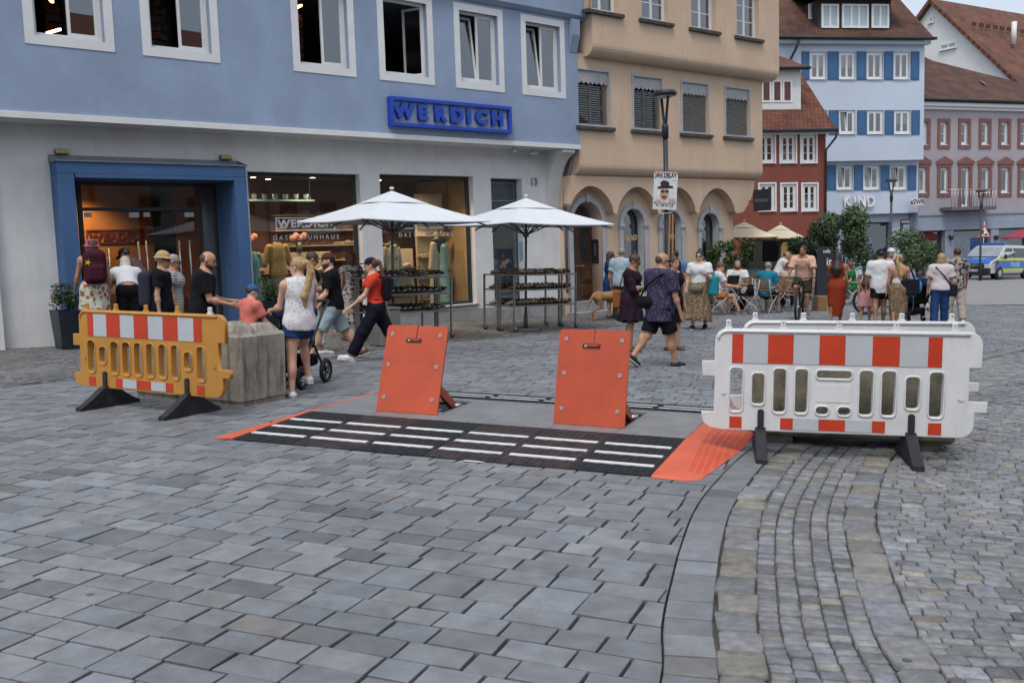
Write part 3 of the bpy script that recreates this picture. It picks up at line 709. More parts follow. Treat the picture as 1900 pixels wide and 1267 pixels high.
def window(parent, x0, x1, z0, z1, y, w=.055, leaves=2, bars=(0, 0), mode='', gm=None, fm=None, sill=True, sillm=None, room=True, silld=.06):
    """part 'window' (the outer frame) with sash, pane and sill as sub-parts; y = outer face of the frame"""
    fm = fm or white_frame
    f = frame_rect(MB(), x0, x1, z0, z1, w, y, y + .07, .004).obj('window', fm, parent)
    xi0, xi1, zi0, zi1 = x0 + w, x1 - w, z0 + w, z1 - w; lw = (xi1 - xi0) / leaves
    for k in range(leaves):
        a, b = xi0 + k * lw + .002, xi0 + (k + 1) * lw - .002; M = None
        if mode == 'gone' and k == 0: continue
        if mode == 'tilt' and k == 0: M = Matrix.Translation((0, y, zi0)) @ Matrix.Rotation(-.13, 4, 'X') @ Matrix.Translation((0, -y, -zi0))
        if mode == 'swing' and k == 0: continue
        if mode == 'swing' and k == leaves - 1: M = Matrix.Translation((b, y, 0)) @ Matrix.Rotation(-1.15, 4, 'Z') @ Matrix.Translation((-b, -y, 0))
        sash(f, a, b, zi0, zi1, y + .008, w * .8, bars, M, fm=fm)
        MB().quad((a + .01, y + .028, zi0 + .01), (b - .01, y + .028, zi0 + .01), (b - .01, y + .028, zi1 - .01), (a + .01, y + .028, zi1 - .01)).obj('pane', gm or pane_m, f, M=M)
    if sill: MB().box(x0 - .04, x1 + .04, y - silld - .05, y + .02, z0 - .035, z0 - .004, .004).obj('sill', sillm or sill_m, f)
    return f
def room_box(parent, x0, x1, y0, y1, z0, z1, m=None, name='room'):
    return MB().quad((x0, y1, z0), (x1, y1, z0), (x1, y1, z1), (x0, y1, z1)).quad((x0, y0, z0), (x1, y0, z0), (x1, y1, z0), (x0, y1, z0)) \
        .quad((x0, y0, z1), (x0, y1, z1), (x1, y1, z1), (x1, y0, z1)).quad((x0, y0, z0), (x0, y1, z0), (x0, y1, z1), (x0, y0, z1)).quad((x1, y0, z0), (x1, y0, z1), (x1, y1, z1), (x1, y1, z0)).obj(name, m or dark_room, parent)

# ================================================================ BLUE SHOE SHOP
F1 = Frame(G(9.5, 647.6), 2980)
b1 = empty('shoe_shop_building', M=F1.M, label='blue rendered shop building with white ground floor and blue entrance portal', cat='building')
plaster_w = mat('white_plaster', (.72, .725, .725), .88, .06, 1.6, .35, 45, dirt=.22, dirtcol=(.36, .36, .35))
plaster_b = mat('blue_plaster', (.262, .338, .468), .9, .07, 1.2, .35, 50, dirt=.25, dirtcol=(.2, .265, .375))
streaks(plaster_b, .16, (.17, .23, .34), 5, .35, .52); streaks(plaster_w, .2, (.4, .4, .39), 5, .4, .52)
portal_b = mat('portal_blue', (.045, .115, .26), .75, .08, 2., .15, 60)
anth = mat('anthracite_frame', (.03, .036, .045), .45, .1, 6., metal=.2)
OV = .6
ground_holes = [(1.16, 4.06, -.6, 2.88), (4.49, 7.02, .0, 3.01), (7.52, 10.08, .1, 3.03), (10.62, 11.6, -.62, 3.0)]
w_ = wallhole(MB(), -.02, 12.85, -1.2, 3.69, ground_holes, 0, .26)
w_.quad((-.02, 0, 3.69), (12.85, 0, 3.69), (12.85, -OV, 3.69), (-.02, -OV, 3.69)).quad((12.85, 0, -1.2), (12.85, .6, -1.2), (12.85, .6, 3.69), (12.85, 0, 3.69))
w_.obj('ground_floor_wall', plaster_w, b1)
MB().box(-2.0, -.03, -.16, .2, -1.2, 3.69, .004).obj('corner_pilaster', plaster_w, b1)
MB().box(-2.0, 12.84, -.012, .0, -1.0, -.02 + .0, .002).box(-1, 12.8, -.012, 0, -1.1, -1.0).obj('plinth', mat('plinth_grey', (.33, .33, .34), .9, .1, 3., .3, 40), b1)
wins = [(.53, 1.93, 'gone'), (2.40, 3.80, 'gone'), (5.28, 6.68, 'gone'), (7.24, 8.64, 'swing'), (9.22, 10.62, 'tilt'), (11.17, 12.57, 'tilt')]
WZ0, WZ1 = 4.88, 6.70
hol = [(a + .15, b - .15, WZ0 + .15, WZ1 - .13) for a, b, _ in wins]
u = wallhole(MB(), -2.0, 13.0, 3.8, 6.76, hol, -OV, .2)
u.quad((13.0, -OV, 3.8), (13.0, 6, 3.8), (13.0, 6, 6.76), (13.0, -OV, 6.76))
u.obj('upper_wall', plaster_b, b1)
u = MB(); u.prism([(-OV - .02, 6.77), (-OV - .14, 6.86), (-OV - .14, 9.6), (6, 9.6), (6, 6.77)], -2.0, 13.22, 'x'); u.obj('overhang_wall', plaster_b, b1)
MB().prism([(-OV - .14, 9.61), (-OV - .5, 9.61), (3, 13.5), (9, 9.61)], -2.3, 13.5, 'x').obj('roof', mat('roof_tiles', (.20, .075, .045), .85, .2, 8., .4, 30), b1)
MB().prism([(-OV - .01, 6.76), (-OV - .14, 6.76), (-OV - .13, 6.4), (-OV - .01, 6.0)], 12.72, 12.98, 'x').obj('bracket', plaster_b, b1)
MB().box(-2.0, 13.0, -OV - .05, .0 - .001, 3.695, 3.80, .004).obj('string_course', white_frame, b1)
MB().quad((-2, 5.9, -1), (13, 5.9, -1), (13, 5.9, 9.6), (-2, 5.9, 9.6)).quad((-2, -.55, -1), (-2, 6, -1), (-2, 6, 9.6), (-2, -.55, 9.6)).obj('rear_wall', plaster_w, b1)
# corner console
pr = [(0, 3.69), (-OV, 3.69), (-OV, 3.62)] + [(-.0 - .52 * (1 - math.sin(t)) * .98, 3.55 - 1.25 * (1 - math.cos(t)) ** .9) for t in [k * PI / 16 for k in range(1, 9)]] + [(0, 2.2)]
MB().prism([(p[0] - .001, p[1] - .001) for p in pr], 12.42, 12.84, 'x').obj('console', plaster_w, b1)
for (a, b, mode), h in zip(wins, hol):
    s = frame_rect(MB(), a, b, WZ0, WZ1, .148, -OV - .012, -OV + .02); s.obj('window_surround', white_frame, b1)
    window(b1, h[0] + .002, h[1] - .002, h[2] + .002, h[3] - .002, -OV + .1, .06, 2, mode=mode)
room_box(b1, -1.8, 12.9, -OV + .21, 4.6, 3.9, 7.3, dark_room, 'upper_room')
boxes_m = mat('shoe_boxes', (.12, .05, .035), .8, .5, 9.)
for k, (x, y, w) in enumerate(((7.36, .5, .35), (5.5, 1.2, .9), (2.5, .9, .5), (1.5, 1.9, .8), (3.1, 1.0, .5))):
    sh = empty('box_shelf', M=F1.M @ Matrix.Translation((x, y, 3.92)), label=['tall shelf of dark shoe boxes seen through the open window above the sign', 'stockroom shelf of boxes behind the third upper window', 'red box shelf behind the second upper window', 'dim stockroom shelf behind the first upper window', 'dark box shelf behind the right pane of the second window'][k], cat='shelf', group='stockroom shelves')
    MB().box(0, w, 0, .35, 0, 2.45).obj('back_board', anth, sh)
    for r in range(16):
        for c in range(max(1, int(w / .3))): MB().box(c * .3 + .01, c * .3 + .28, -.3 + random.uniform(-.02, .02), -.005, .05 + r * .15, .18 + r * .15).obj('shoe_box', boxes_m if (r + c) % 3 else anth, sh)
warm_em = emitter('warm_tube', (1, .55, .22), 6)
for pa_, pb_, dd in (((88, 62), (121, 49), -.5), ((97, 4), (100, -12), -.45), ((548, 16), (572, 5), -.5)):
    x, z = F1.px(*pa_, dd); x2, z2 = F1.px(*pb_, dd); y = -dd; mb = MB(); mb.bar((0, 0, 0), (x2 - x, .3, z2 - z), .05, .04); t_ = mb.obj('tube_lamp', warm_em, M=F1.M @ Matrix.Translation((x, y, z)), label='lit warm fluorescent tube under the ceiling behind the ' + ('third upper window' if x > 5 else 'first upper window, lower' if dd < -.47 else 'first upper window, upper'), cat='lamp', group='stockroom tube lamps')
# --- sign
sign_b = mat('sign_blue', (.012, .06, .42), .45, .06, 4.)
sg = empty('shop_sign', M=F1.M @ Matrix.Translation((7.38, -OV - .16, 3.95)), label='blue framed letter sign reading WERDICH on the blue wall', cat='sign')
frame_rect(MB(), 0, 3.30, 0, .60, .075, 0, .15, .004).obj('sign_frame', sign_b, sg)
MB().box(.07, 3.23, .1, .155, .07, .53).obj('lightened_wall_panel', mat('lightened_wall_panel', (.36, .43, .54), .7), sg)  # added panel: wall colour painted lighter to offset shadow inside the frame
for k, ch in enumerate('WERDICH'):
    text('letter', ch, .40, sign_b, sg, Matrix.Translation((F1.px((748, 783, 815, 846, 868.5, 892, 921)[k], 215, OV + .1)[0] - 7.38, .05, .30)) @ FACE, .045, .024, 1.15)
# --- portal
D = .4
pb = MB(); pb.box(.92, 1.18, -D, .25, -.7, 2.86, .006); pb.box(4.03, 4.27, -D, .25, -.75, 2.86, .006); pb.box(.92, 4.27, -D, .25, 2.862, 3.06, .006)
po = pb.obj('entrance_portal', portal_b, b1)
MB().prism([(-D - .03, 3.062), (-D - .03, 3.08), (.0, 3.14), (.0, 3.2), (-.01, 3.2), (-.012, 3.062)], .9, 4.3, 'x').obj('portal_cover', zinc_sheet, po)
MB().box(1.2, 4.02, -D, 1.1, 2.80, 2.862).box(4.02, 4.03, .25, 1.1, -.7, 2.86).box(1.17, 1.18, .25, 1.1, -.7, 2.86).obj('porch_lining', portal_b, po)
lamp_y = mat('flood_lamp_glass', (.55, .45, .2), .4, .15, 30.)
for s0 in (1.0, 3.93):
    lo_ = MB().box(s0, s0 + .23, -.1, -.002, 3.21, 3.295, .012).obj('flood_lamp', mat('lamp_housing', (.2, .18, .13), .6), b1)
    for k in range(3): MB().box(s0 + .01 + k * .072, s0 + .078 + k * .072, -.108, -.1, 3.222, 3.285, .003).obj('lamp_cell', lamp_y, lo_)
# --- glazed entrance inside the portal
ey = .42
ent = frame_rect(MB(), 1.19, 4.02, -.6, 2.79, .06, ey, ey + .08, .004)
ent.box(1.46, 1.53, ey, ey + .08, -.6, 2.73); ent.box(3.62, 3.69, ey, ey + .08, -.6, 2.73); ent.box(1.53, 3.62, ey, ey + .08, 2.28, 2.34)
en = ent.obj('entrance_frame', anth, b1)
for a, b, c, d in ((1.25, 1.46, -.5, 2.73), (1.53, 3.62, 2.34, 2.73), (3.69, 3.96, -.5, 2.73)):
    MB().quad((a, ey + .04, c), (b, ey + .04, c), (b, ey + .04, d), (a, ey + .04, d)).obj('pane', shop_glass, en)
for a, b in ((1.56, 2.52), (2.6, 3.56)):
    do = MB().quad((a, ey + .03, -.45), (b, ey + .03, -.45), (b, ey + .03, 2.26), (a, ey + .03, 2.26)).obj('glass_door', shop_glass, b1)
    hx = b - .06 if a < 2 else a + .62
    for xx in (hx, hx + .14) if a < 2 else (hx, hx + .2): MB().tube([(xx, ey - .03, .5), (xx, ey - .03, 1.72)], .017, 8).obj('door_handle', zinc, do)
    MB().box(a, a + .12, ey + .01, ey + .05, 2.17, 2.25).obj('door_clamp', zinc, do); MB().box(b - .18, b, ey + .01, ey + .05, 2.16, 2.25).obj('door_clamp', zinc, do)
# --- display windows
letter_m = mat('glass_lettering', (.62, .64, .66), .6)
for (a, b, c, d) in ground_holes[1:3]:
    f = frame_rect(MB(), a + .002, b - .002, c + .002, d - .002, .07, .16, .24, .004).obj('display_window', anth, b1)
    MB().quad((a + .07, .2, c + .07), (b - .07, .2, c + .07), (b - .07, .2, d - .07), (a + .07, .2, d - .07)).obj('pane', shop_glass, f)
    MB().box(a - .0, b + .03, -.05, .15, c - .04, c - .002, .004).obj('sill', sill_m, f)
    cx = a + 1.32
    frame_rect(MB(), cx - .68, cx + .68, 1.86, 2.13, .022, .19, .195).obj('lettering_frame', letter_m, f)
    text('lettering', 'WERDICH', .2, letter_m, f, Matrix.Translation((cx, .19, 2.0)) @ FACE, .001, .009, 1.25, space=1.15)
    text('lettering', 'D A S  S C H U H H A U S', .13, letter_m, f, Matrix.Translation((cx, .19, 1.72)) @ FACE, .001, 0, 1.0, space=1.05)
# --- side door, house number, small fittings
grey_door = mat('grey_door', (.055, .075, .095), .5, .1, 3.)
dn_ = MB().box(10.63, 11.59, .2, .26, -.62, 2.98).obj('side_door', grey_door, b1)
for z0, z1 in ((2.48, 2.92), (.3, 2.28), (-.2, .2)): frame_rect(MB(), 10.72, 11.5, z0, z1, .02, .185, .199).obj('door_moulding', sill_m, dn_)
MB().quad((10.76, .197, .36), (11.46, .197, .36), (11.46, .197, 2.2), (10.76, .197, 2.2)).obj('pane', pane_m, dn_)
MB().box(10.6, 11.64, -.1, .19, -.64, -.08, .004).obj('door_step', mat('step_stone', (.3, .3, .3), .9, .15, 6., .3, 40), b1)
MB().box(11.588, 11.598, .03, .16, 1.05, 1.5).obj('notice', mat('notice_blue', (.3, .42, .55), .6), b1)
text('house_number', '13', .26, mat('number_grey', (.3, .31, .32), .5), b1, Matrix.Translation((11.98, -.02, 2.93)) @ FACE, .01, .004)
MB().box(11.0, 11.12, -.42, -.3, 3.56, 3.66, .02).box(11.04, 11.08, -.38, -.34, 3.66, 3.69).obj('spot_lamp', zinc, b1)
MB().box(11.62, 11.9, -.3, -.24, 3.56, 3.61, .004).box(11.74, 11.78, -.29, -.25, 3.61, 3.69).obj('camera_bracket', zinc, b1)
# --- downpipe between the houses
dp = MB().tube([F1.M @ Vector(p) for p in ((13.02, -.3, 3.62), (13.02, -.22, 3.2), (12.98, -.12, 2.95), (12.93, -.1, 2.75), (12.93, -.09, .2))], .055, 10)
dp.obj('downpipe', zinc_sheet, label='grey zinc downpipe between the blue and the ochre house', cat='pipe')
# ---------------------------------------------------------------- shop interior
shop_wall = mat('shop_wall', (.40, .29, .17), .8, .08, 2.); shop_floor = mat('shop_floor', (.2, .15, .1), .5, .1, 3.); beige = mat('display_beige', (.55, .48, .35), .7, .05, 3.)
shop_dark = mat('shop_brown', (.13, .06, .045), .7, .15, 2.)
room_box(b1, .6, 10.4, .27, 6.2, -.35, 3.12, shop_wall, 'shop_room')
MB().box(.62, 10.38, .3, 6.1, -.34, -.3).obj('shop_floor', shop_floor, b1)
MB().box(.62, 10.38, .28, 6.1, 3.06, 3.11).obj('shop_ceiling', shop_dark, b1)
MB().box(4.3, 4.42, .3, 3.2, -.3, 3.05).obj('shop_partition', shop_dark, b1)
MB().box(4.45, 10.3, 2.6, 2.7, -.3, 3.05).obj('shop_back_panel', shop_dark, b1)
down = emitter('downlight', (1, .78, .5), 14)
def downlight(x, y, z=3.05, power=0, lab=''):
    r = empty('ceiling_spot', M=F1.M @ Matrix.Translation((x, y, z)), label='lit warm ceiling spotlight ' + lab, cat='lamp', group='lit ceiling spots in the shoe shop')
    MB().lathe([(.075, -.005), (.075, -.03), (.06, -.032)], 14).obj('trim_ring', zinc, r); MB().lathe([(.058, -.034), (.02, -.036)], 14).obj('bulb', down, r)
    if power:
        l = bpy.data.lights.new('spot_bulb', 'SPOT'); l.energy = power; l.color = (1, .66, .36); l.spot_size = 2.3; l.spot_blend = .8; l.shadow_soft_size = .1
        lo = bpy.data.objects.new('spot_bulb', l); COL.objects.link(lo); lo.parent = r; lo.location = (0, 0, -.06)
for x, y, p in ((1.9, 1.3, 100), (3.1, 1.2, 60), (2.6, 3.6, 130)): downlight(x, y, 3.05 if y > .5 else 2.8, p, 'seen through the entrance doors')
for x, y, p in ((4.8, .6, 130), (5.35, 1.5, 110), (6.2, .55, 130), (5.9, 1.9, 0), (6.6, 1.2, 90)): downlight(x, y, 3.05, p, 'behind the left display window')
for x, y, p in ((7.9, .55, 150), (8.5, 1.5, 110), (9.3, .6, 150)): downlight(x, y, 3.05, p, 'behind the right display window')
# entrance back wall with framed name
MB().box(1.4, 4.2, 4.2, 4.3, -.3, 3.05).obj('orange_wall', mat('orange_wall', (.55, .23, .06), .8, .08, 1.5), b1)
red_l = mat('brand_red', (.2, .03, .015), .6)
frame_rect(MB(), 2.75, 4.12, 1.75, 2.05, .03, 4.17, 4.2).obj('wall_sign_frame', red_l, b1)
text('lettering', 'WERDICH', .22, red_l, b1, Matrix.Translation((3.43, 4.18, 1.9)) @ FACE, .006, .012, 1.15, space=1.1)
ct = empty('shop_counter', M=F1.M @ Matrix.Translation((1.5, 3.0, -.3)), label='pale wooden counter inside the shop entrance', cat='counter'); MB().box(0, 2.5, 0, .6, 0, 1.25, .01).obj('body', beige, ct); MB().box(-.03, 2.53, -.04, .63, 1.252, 1.3, .01).obj('top', shop_dark, ct)
rk = empty('clothes_rail', M=F1.M @ Matrix.Translation((1.35, .95, -.3)), label='chrome clothes rail with dark garments inside the entrance', cat='clothes rail')
MB().tube([(0, 0, 0), (0, 0, 1.9), (.75, 0, 1.9), (.75, 0, 0)], .02, 8).obj('rail', zinc, rk)
for k in range(5): MB().prism([(.08 + k * .13, .9), (.16 + k * .13, .9), (.155 + k * .13, 1.75), (.085 + k * .13, 1.75)], -.2, .2).obj('garment', mat('garment%d' % (k % 3), ((.12, .03, .05), (.05, .05, .07), (.3, .1, .14))[k % 3], .9), rk)
# display walls, shelves
for i, (x0, x1) in enumerate(((4.75, 6.85), (7.6, 9.05))):
    dw = empty('display_stand', M=F1.M @ Matrix.Translation((x0, 1.05, -.3)), label=('beige display wall with shoe shelves behind the left display window', 'beige display wall with shoe shelves behind the right display window')[i], cat='display stand', group='display walls in the shop windows')
    MB().box(0, x1 - x0, 0, .06, 0, 1.72, .004).obj('panel', beige, dw)
    for z in (.78, 1.28): MB().box(0.02, x1 - x0 - .02, -.3, -.002, z, z + .02).obj('shelf', shop_dark, dw)
for i, (x0, y0, w) in enumerate(((6.95, .9, .0), (9.35, 1.3, .8))):
    if not w: continue
    sw = empty('wall_shelf', M=F1.M @ Matrix.Translation((x0, y0, -.3)), label='lit side shelf of shoes at the right of the right display window', cat='shelf')
    MB().box(0, w, 0, .05, 0, 3.0).obj('panel', beige, sw)
    for z in (.5, 1.0, 1.5, 2.0, 2.5): MB().box(0, w, -.25, -.001, z, z + .02).obj('shelf', beige, sw)
ws = empty('back_shelf', M=F1.M @ Matrix.Translation((6.2, 2.3, -.3)), label='brown wall shelf with shoes deep behind the left display window', cat='shelf')
MB().box(0, 3.0, .2, .28, 0, 3.2).obj('panel', shop_dark, ws)
for z in (1.5, 1.85, 2.2, 2.55): MB().box(0, 3.0, 0, .199, z, z + .02).obj('shelf', beige, ws)
teal_sh = empty('hanging_shelf', M=F1.M @ Matrix.Translation((5.0, 1.0, 2.5)), label='pale blue hanging shelf of cups high in the left display window', cat='shelf')
MB().box(0, 1.5, 0, .2, 0, .035).obj('board', mat('pale_teal', (.25, .4, .43), .6), teal_sh)
for k in range(6): MB().lathe([(.05, .036), (.06, .15)], 10, (.15 + k * .24, .1, 0)).obj('cup', mat('pale_teal', (.25, .4, .43), .6), teal_sh)
for x in (.05, 1.45): MB().tube([(x, .1, .036), (x, .1, .54)], .004, 5).obj('wire', zinc, teal_sh)
# ================================================================ OCHRE HOUSE
F2 = Frame(G(1060, 584), 3100)
ochre = mat('ochre_plaster', (.60, .45, .33), .92, .05, 1.0, .35, 40, dirt=.25, dirtcol=(.46, .35, .25))
streaks(ochre, .28, (.4, .29, .2), 5, .4, .52)
stone_g = mat('grey_stone_trim', (.40, .415, .44), .8, .08, 4., .2, 50)
b2 = empty('ochre_house', M=F2.M, label='ochre rendered old house with arched ground floor and jettied upper storeys', cat='building')
def arch_pts(cx, hw, zs, n=10, rise=None):
    r = rise or hw; return [(cx + hw * math.cos(t), zs + r * math.sin(t)) for t in [PI * k / n for k in range(n + 1)]]
def arched_wall(x0, x1, z0, z1, arches, y0, y1, name, m, parent):
    outer = [(x0, z0)]
    for cx, hw, zb, zs, rise in arches:
        outer += [(cx - hw, z0)] + list(reversed(arch_pts(cx, hw, zs, 12, rise))) + [(cx + hw, z0)]
    outer += [(x1, z0), (x1, z1), (x0, z1)]
    me = plate_with_holes(outer, [], y0, y1, name); return link(name, me, m, parent)
ARC = [(.62, .52, -.6, 2.3, .55, 'door'), (2.33, .41, 0, 2.26, .41, 'win'), (3.86, .40, 0, 2.2, .40, 'win'), (5.52, .40, 0, 2.14, .40, 'win')]
arched_wall(-.2, 6.62, -1.2, 3.45, [a[:5] for a in ARC], 0, .35, 'arcade_wall', ochre, b2)
MB().quad((6.62, 0, -1.2), (6.62, 7, -1.2), (6.62, 7, 3.5), (6.62, 0, 3.5)).obj('side_wall', ochre, b2)
for i, (cx, hw, zb, zs, rise, kind) in enumerate(ARC):
    w = .13; zb0 = -1.0 if kind == 'door' else .35
    outer = [(cx - hw - w, zb0)] + list(reversed(arch_pts(cx, hw + w, zs, 14, rise + w))) + [(cx + hw + w, zb0), (cx + hw, zb0)] + arch_pts(cx, hw, zs, 14, rise) + [(cx - hw, zb0)]
    so = link('stone_surround', plate_with_holes(outer, [], -.05, .0, 'stone_surround'), stone_g, b2)
    for sgn in (-1, 1):
        x = cx + sgn * (hw + w / 2); MB().box(x - w / 2 - .035, x + w / 2 + .035, -.085, -.045, zs - .07, zs, .006).box(x - w / 2 - .02, x + w / 2 + .02, -.075, -.045, zs - .1, zs - .07).obj('impost', stone_g, so)
    MB().prism([(cx - .045, zs + rise - .02), (cx + .045, zs + rise - .02), (cx + .06, zs + rise + w + .05), (cx - .06, zs + rise + w + .05)], -.09, -.045).obj('keystone', stone_g, so)
    if kind == 'win':
        # splayed stone reveal, glazing set deep
        rv = MB(); A = [(cx - hw, .35)] + list(reversed(arch_pts(cx, hw, zs, 14, rise))) + [(cx + hw, .35)]
        for p, q in zip(A[:-1], A[1:]): rv.quad((p[0], -.049, p[1]), (q[0], -.049, q[1]), (cx + (q[0] - cx) * .9, .2, q[1]), (cx + (p[0] - cx) * .9, .2, p[1]))
        rv.obj('reveal', stone_g, so)
        MB().box(cx - hw - .2, cx + hw + .2, -.1, .34, .25, .35, .006).obj('sill', stone_g, so); MB().box(cx - hw - .01, cx + hw + .01, .004, .3, -1.2, .25).obj('parapet', ochre, b2)
        gl = [(cx - hw * .9, .36)] + list(reversed(arch_pts(cx, hw * .9, zs, 14, rise))) + [(cx + hw * .9, .36)]
        wf = link('window', plate_with_holes(gl, [[(cx + (p[0] - cx) * .86, .42 + (p[1] - .36) * .965) for p in gl]], .18, .23, 'window'), anth, b2)
        MB().add([(p[0], .205, p[1]) for p in gl], [tuple(range(len(gl)))]).obj('pane', pane_m, wf)
        if i in (1, 2): text('lettering', 'pano', .3, mat('gold_letter', (.55, .42, .2), .5), wf, Matrix.Translation((cx + .03, .17, 1.92)) @ FACE, .002, .012, 1.0)
        if i > 1: MB().box(cx - hw * .84, cx + hw * .84, .17, .2, 1.0, 1.05).obj('transom', white_frame, wf)
    else:
        rv = MB(); A = [(cx - hw, -1)] + list(reversed(arch_pts(cx, hw, zs, 14, rise))) + [(cx + hw, -1)]
        for p, q in zip(A[:-1], A[1:]): rv.quad((p[0], -.049, p[1]), (q[0], -.049, q[1]), (q[0], .5, q[1]), (p[0], .5, p[1]))
        rv.obj('reveal', stone_g, so)
wood = mat('oak_door', (.09, .042, .018), .5, .25, 5., .2, 40)
cx = .62
dr = MB().box(cx - .52, cx + .52, .36, .42, .3, 2.3).obj('front_door', wood, b2, label='dark carved wooden double door with iron grille')
MB().box(cx - .52, cx + .52, .355, .43, 2.3, 2.38).obj('door_transom', wood, dr)
MB().add([(p[0], .39, p[1]) for p in arch_pts(cx, .52, 2.38, 12, .47)], [tuple(range(13))]).obj('fanlight', pane_m, dr)
for sx in (-.26, .26):
    for z0, z1 in ((.4, .72), (.78, 1.1)):
        MB().box(cx + sx - .19, cx + sx + .19, .335, .36, z0, z1, .012).obj('door_panel', wood, dr); MB().box(cx + sx - .12, cx + sx + .12, .315, .336, z0 + .06, z1 - .06, .012).obj('door_panel', wood, dr)
    g_ = MB().box(cx + sx - .16, cx + sx + .16, .35, .359, 1.32, 2.2).obj('door_light', dark_room, dr)
    for k in range(4): MB().tube([(cx + sx - .11 + k * .073, .34, 1.34), (cx + sx - .11 + k * .073, .34, 2.18)], .008, 5).obj('grille_bar', dark_steel, dr)
    MB().box(cx + sx * .35 - .06, cx + sx * .35 + .06, .28, .32, 1.2, 1.225, .005).obj('handle', zinc, dr)
st_m = mat('worn_step', (.27, .28, .29), .85, .15, 5., .3, 40)
MB().box(cx - .75, cx + .72, -.35, .75, -1, .06, .01).obj('step', st_m, b2); MB().box(cx - .6, cx + .6, -.02, .8, .06, .3, .01).obj('step', st_m, b2)
kp_ = MB().box(1.115, 1.135, .1, .34, 1.25, 1.88, .004).obj('door_bell_panel', anth, b2)
for k in range(5): MB().box(1.108, 1.115, .18, .26, 1.48 + k * .06, 1.52 + k * .06).obj('bell_button', zinc, kp_)
room_box(b2, -.3, 6.5, .76, 4, -.2, 3.2, dark_room, 'ground_room')
# scalloped corbel band
SC = [(-.2, 1.28), (1.52, 2.98), (3.2, 4.55), (4.8, 6.3)]
_l = (F2.M.inverted() @ (F1.M @ Vector((12.86, 0, 3)))).x + .02; pts = [(_l, 3.47), (_l, 2.75)]
for a, b in SC:
    pts += [(a + (b - a) * k / 12, 2.72 + .5 * math.sin(PI * k / 12) ** .75) for k in range(13)]
    pts += [(b + .03, 2.55), (b + .17, 2.5)]
pts += [(6.75, 2.55), (7.1, 2.9), (7.25, 3.2), (7.3, 3.47)]
link('corbel_band', plate_with_holes(pts, [], -.28, -.002, 'corbel_band'), ochre, b2)
# jettied storeys with a rounded lower lip
def storey(z0, z1, d, x0, x1, holes, name, lip=.26):
    mb = wallhole(MB(), x0, x1, z0 + lip, z1, holes, -d, .2)
    arc = [(-d + lip * (1 - math.cos(t)) * 1.0, z0 + lip - lip * math.sin(t)) for t in [PI / 2 * k / 6 for k in range(7)]]
    for p, q in zip(arc[:-1], arc[1:]): mb.add([(x0, p[0], p[1]), (x0, q[0], q[1]), (x1, q[0], q[1]), (x1, p[0], p[1])], [(0, 1, 2, 3)], True)
    mb.quad((x0, -d + lip, z0), (x0, .3, z0), (x1, .3, z0), (x1, -d + lip, z0))
    E = [(-d, z1)] + [(-d, z0 + lip)] + arc[1:] + [(7, z0), (7, z1)]
    mb.add([(x1, p[0], p[1]) for p in E], [tuple(range(len(E)))]); mb.add([(x0, p[0], p[1]) for p in E], [tuple(range(len(E)))[::-1]])
    return mb.obj(name, ochre, b2)
d1, d2 = .45, .78
_q = F2.M.inverted() @ (F1.M @ Vector((13.0, -.6, 5))); X0A = _q.x + .02; X0B = (F2.M.inverted() @ (F1.M @ Vector((13.22, -.74, 8)))).x + .02
r1 = [F2.rect(*q, d1) for q in ((1067, 120, 1134, 243), (1171, 132, 1229, 247), (1262, 145, 1320, 257), (1343, 152, 1397, 263))]
h1 = [(a + .06, a + 1.14, 4.66, 6.02) for a, b, c, d in r1]
storey(3.47, 6.4, d1, X0A, 7.45, h1, 'first_floor_wall')
r2 = [F2.rect(*q, d2) for q in ((1085, -60, 1144, 32), (1184, -60, 1245, 48), (1277, -60, 1335, 64), (1362, -60, 1416, 80))]
h2 = [(a + .1, a + 1.12, 7.38, 8.75) for a, b, c, d in r2]
storey(6.33, 9.8, d2, X0B, 7.82, h2, 'second_floor_wall')
MB().prism([(-d2 - .4, 9.81), (3.5, 14.5), (8, 9.81)], -1.1, 8.0, 'x').obj('roof', MATS['roof_tiles'], b2)
room_box(b2, -.6, 7.3, -d1 + .25, 4, 3.9, 9.7, dark_room, 'upper_room')
dark_sill = mat('weathered_sill', (.07, .065, .06), .8, .3, 8., .4, 40)
blind_m = mat('blind_slats', (.17, .165, .155), .5, .1, 8., metal=.3)
pelmet_m = mat('grey_pelmet', (.36, .375, .39), .7, .1, 10.)
for i, h in enumerate(h1):
    a, b, c, d = h; y = -d1
    frame_rect(MB(), a - .055, b + .055, c - .0, d + .05, .055, y - .025, y + .0).obj('window_surround', stone_g, b2)
    wf = window(b2, a + .002, b - .002, c + .002, d - .002, y + .12, .05, 2, (0, 2), sill=False)
    MB().box(a - .12, b + .14, y - .09, y + .1, c - .09, c - .001, .006).obj('sill', dark_sill, wf)
    n = 7; pz = [(a + .01, d - .005), (b - .01, d - .005)] + [(b - .01 - (b - a - .02) * k / (2 * n), d - (.33 if k % 2 else .27)) for k in range(2 * n + 1)]
    MB().prism(pz, y + .02, y + .035).obj('pelmet', pelmet_m, wf)
    bl = MB(); nn = 19 if i < 2 else 22; tilt = .012 if i < 2 else .022
    for k in range(nn):
        z = c + .04 + k * (d - .3 - c) / nn; bl.quad((a + .03, y + .05, z), (b - .03, y + .05, z), (b - .03, y + .1, z + tilt * 1.6), (a + .03, y + .1, z + tilt * 1.6)) if i < 2 else bl.quad((a + .03, y + .05, z), (b - .03, y + .05, z), (b - .03, y + .072, z + .042), (a + .03, y + .072, z + .042))
    bl.obj('blind_slats', blind_m, wf, kind='stuff')
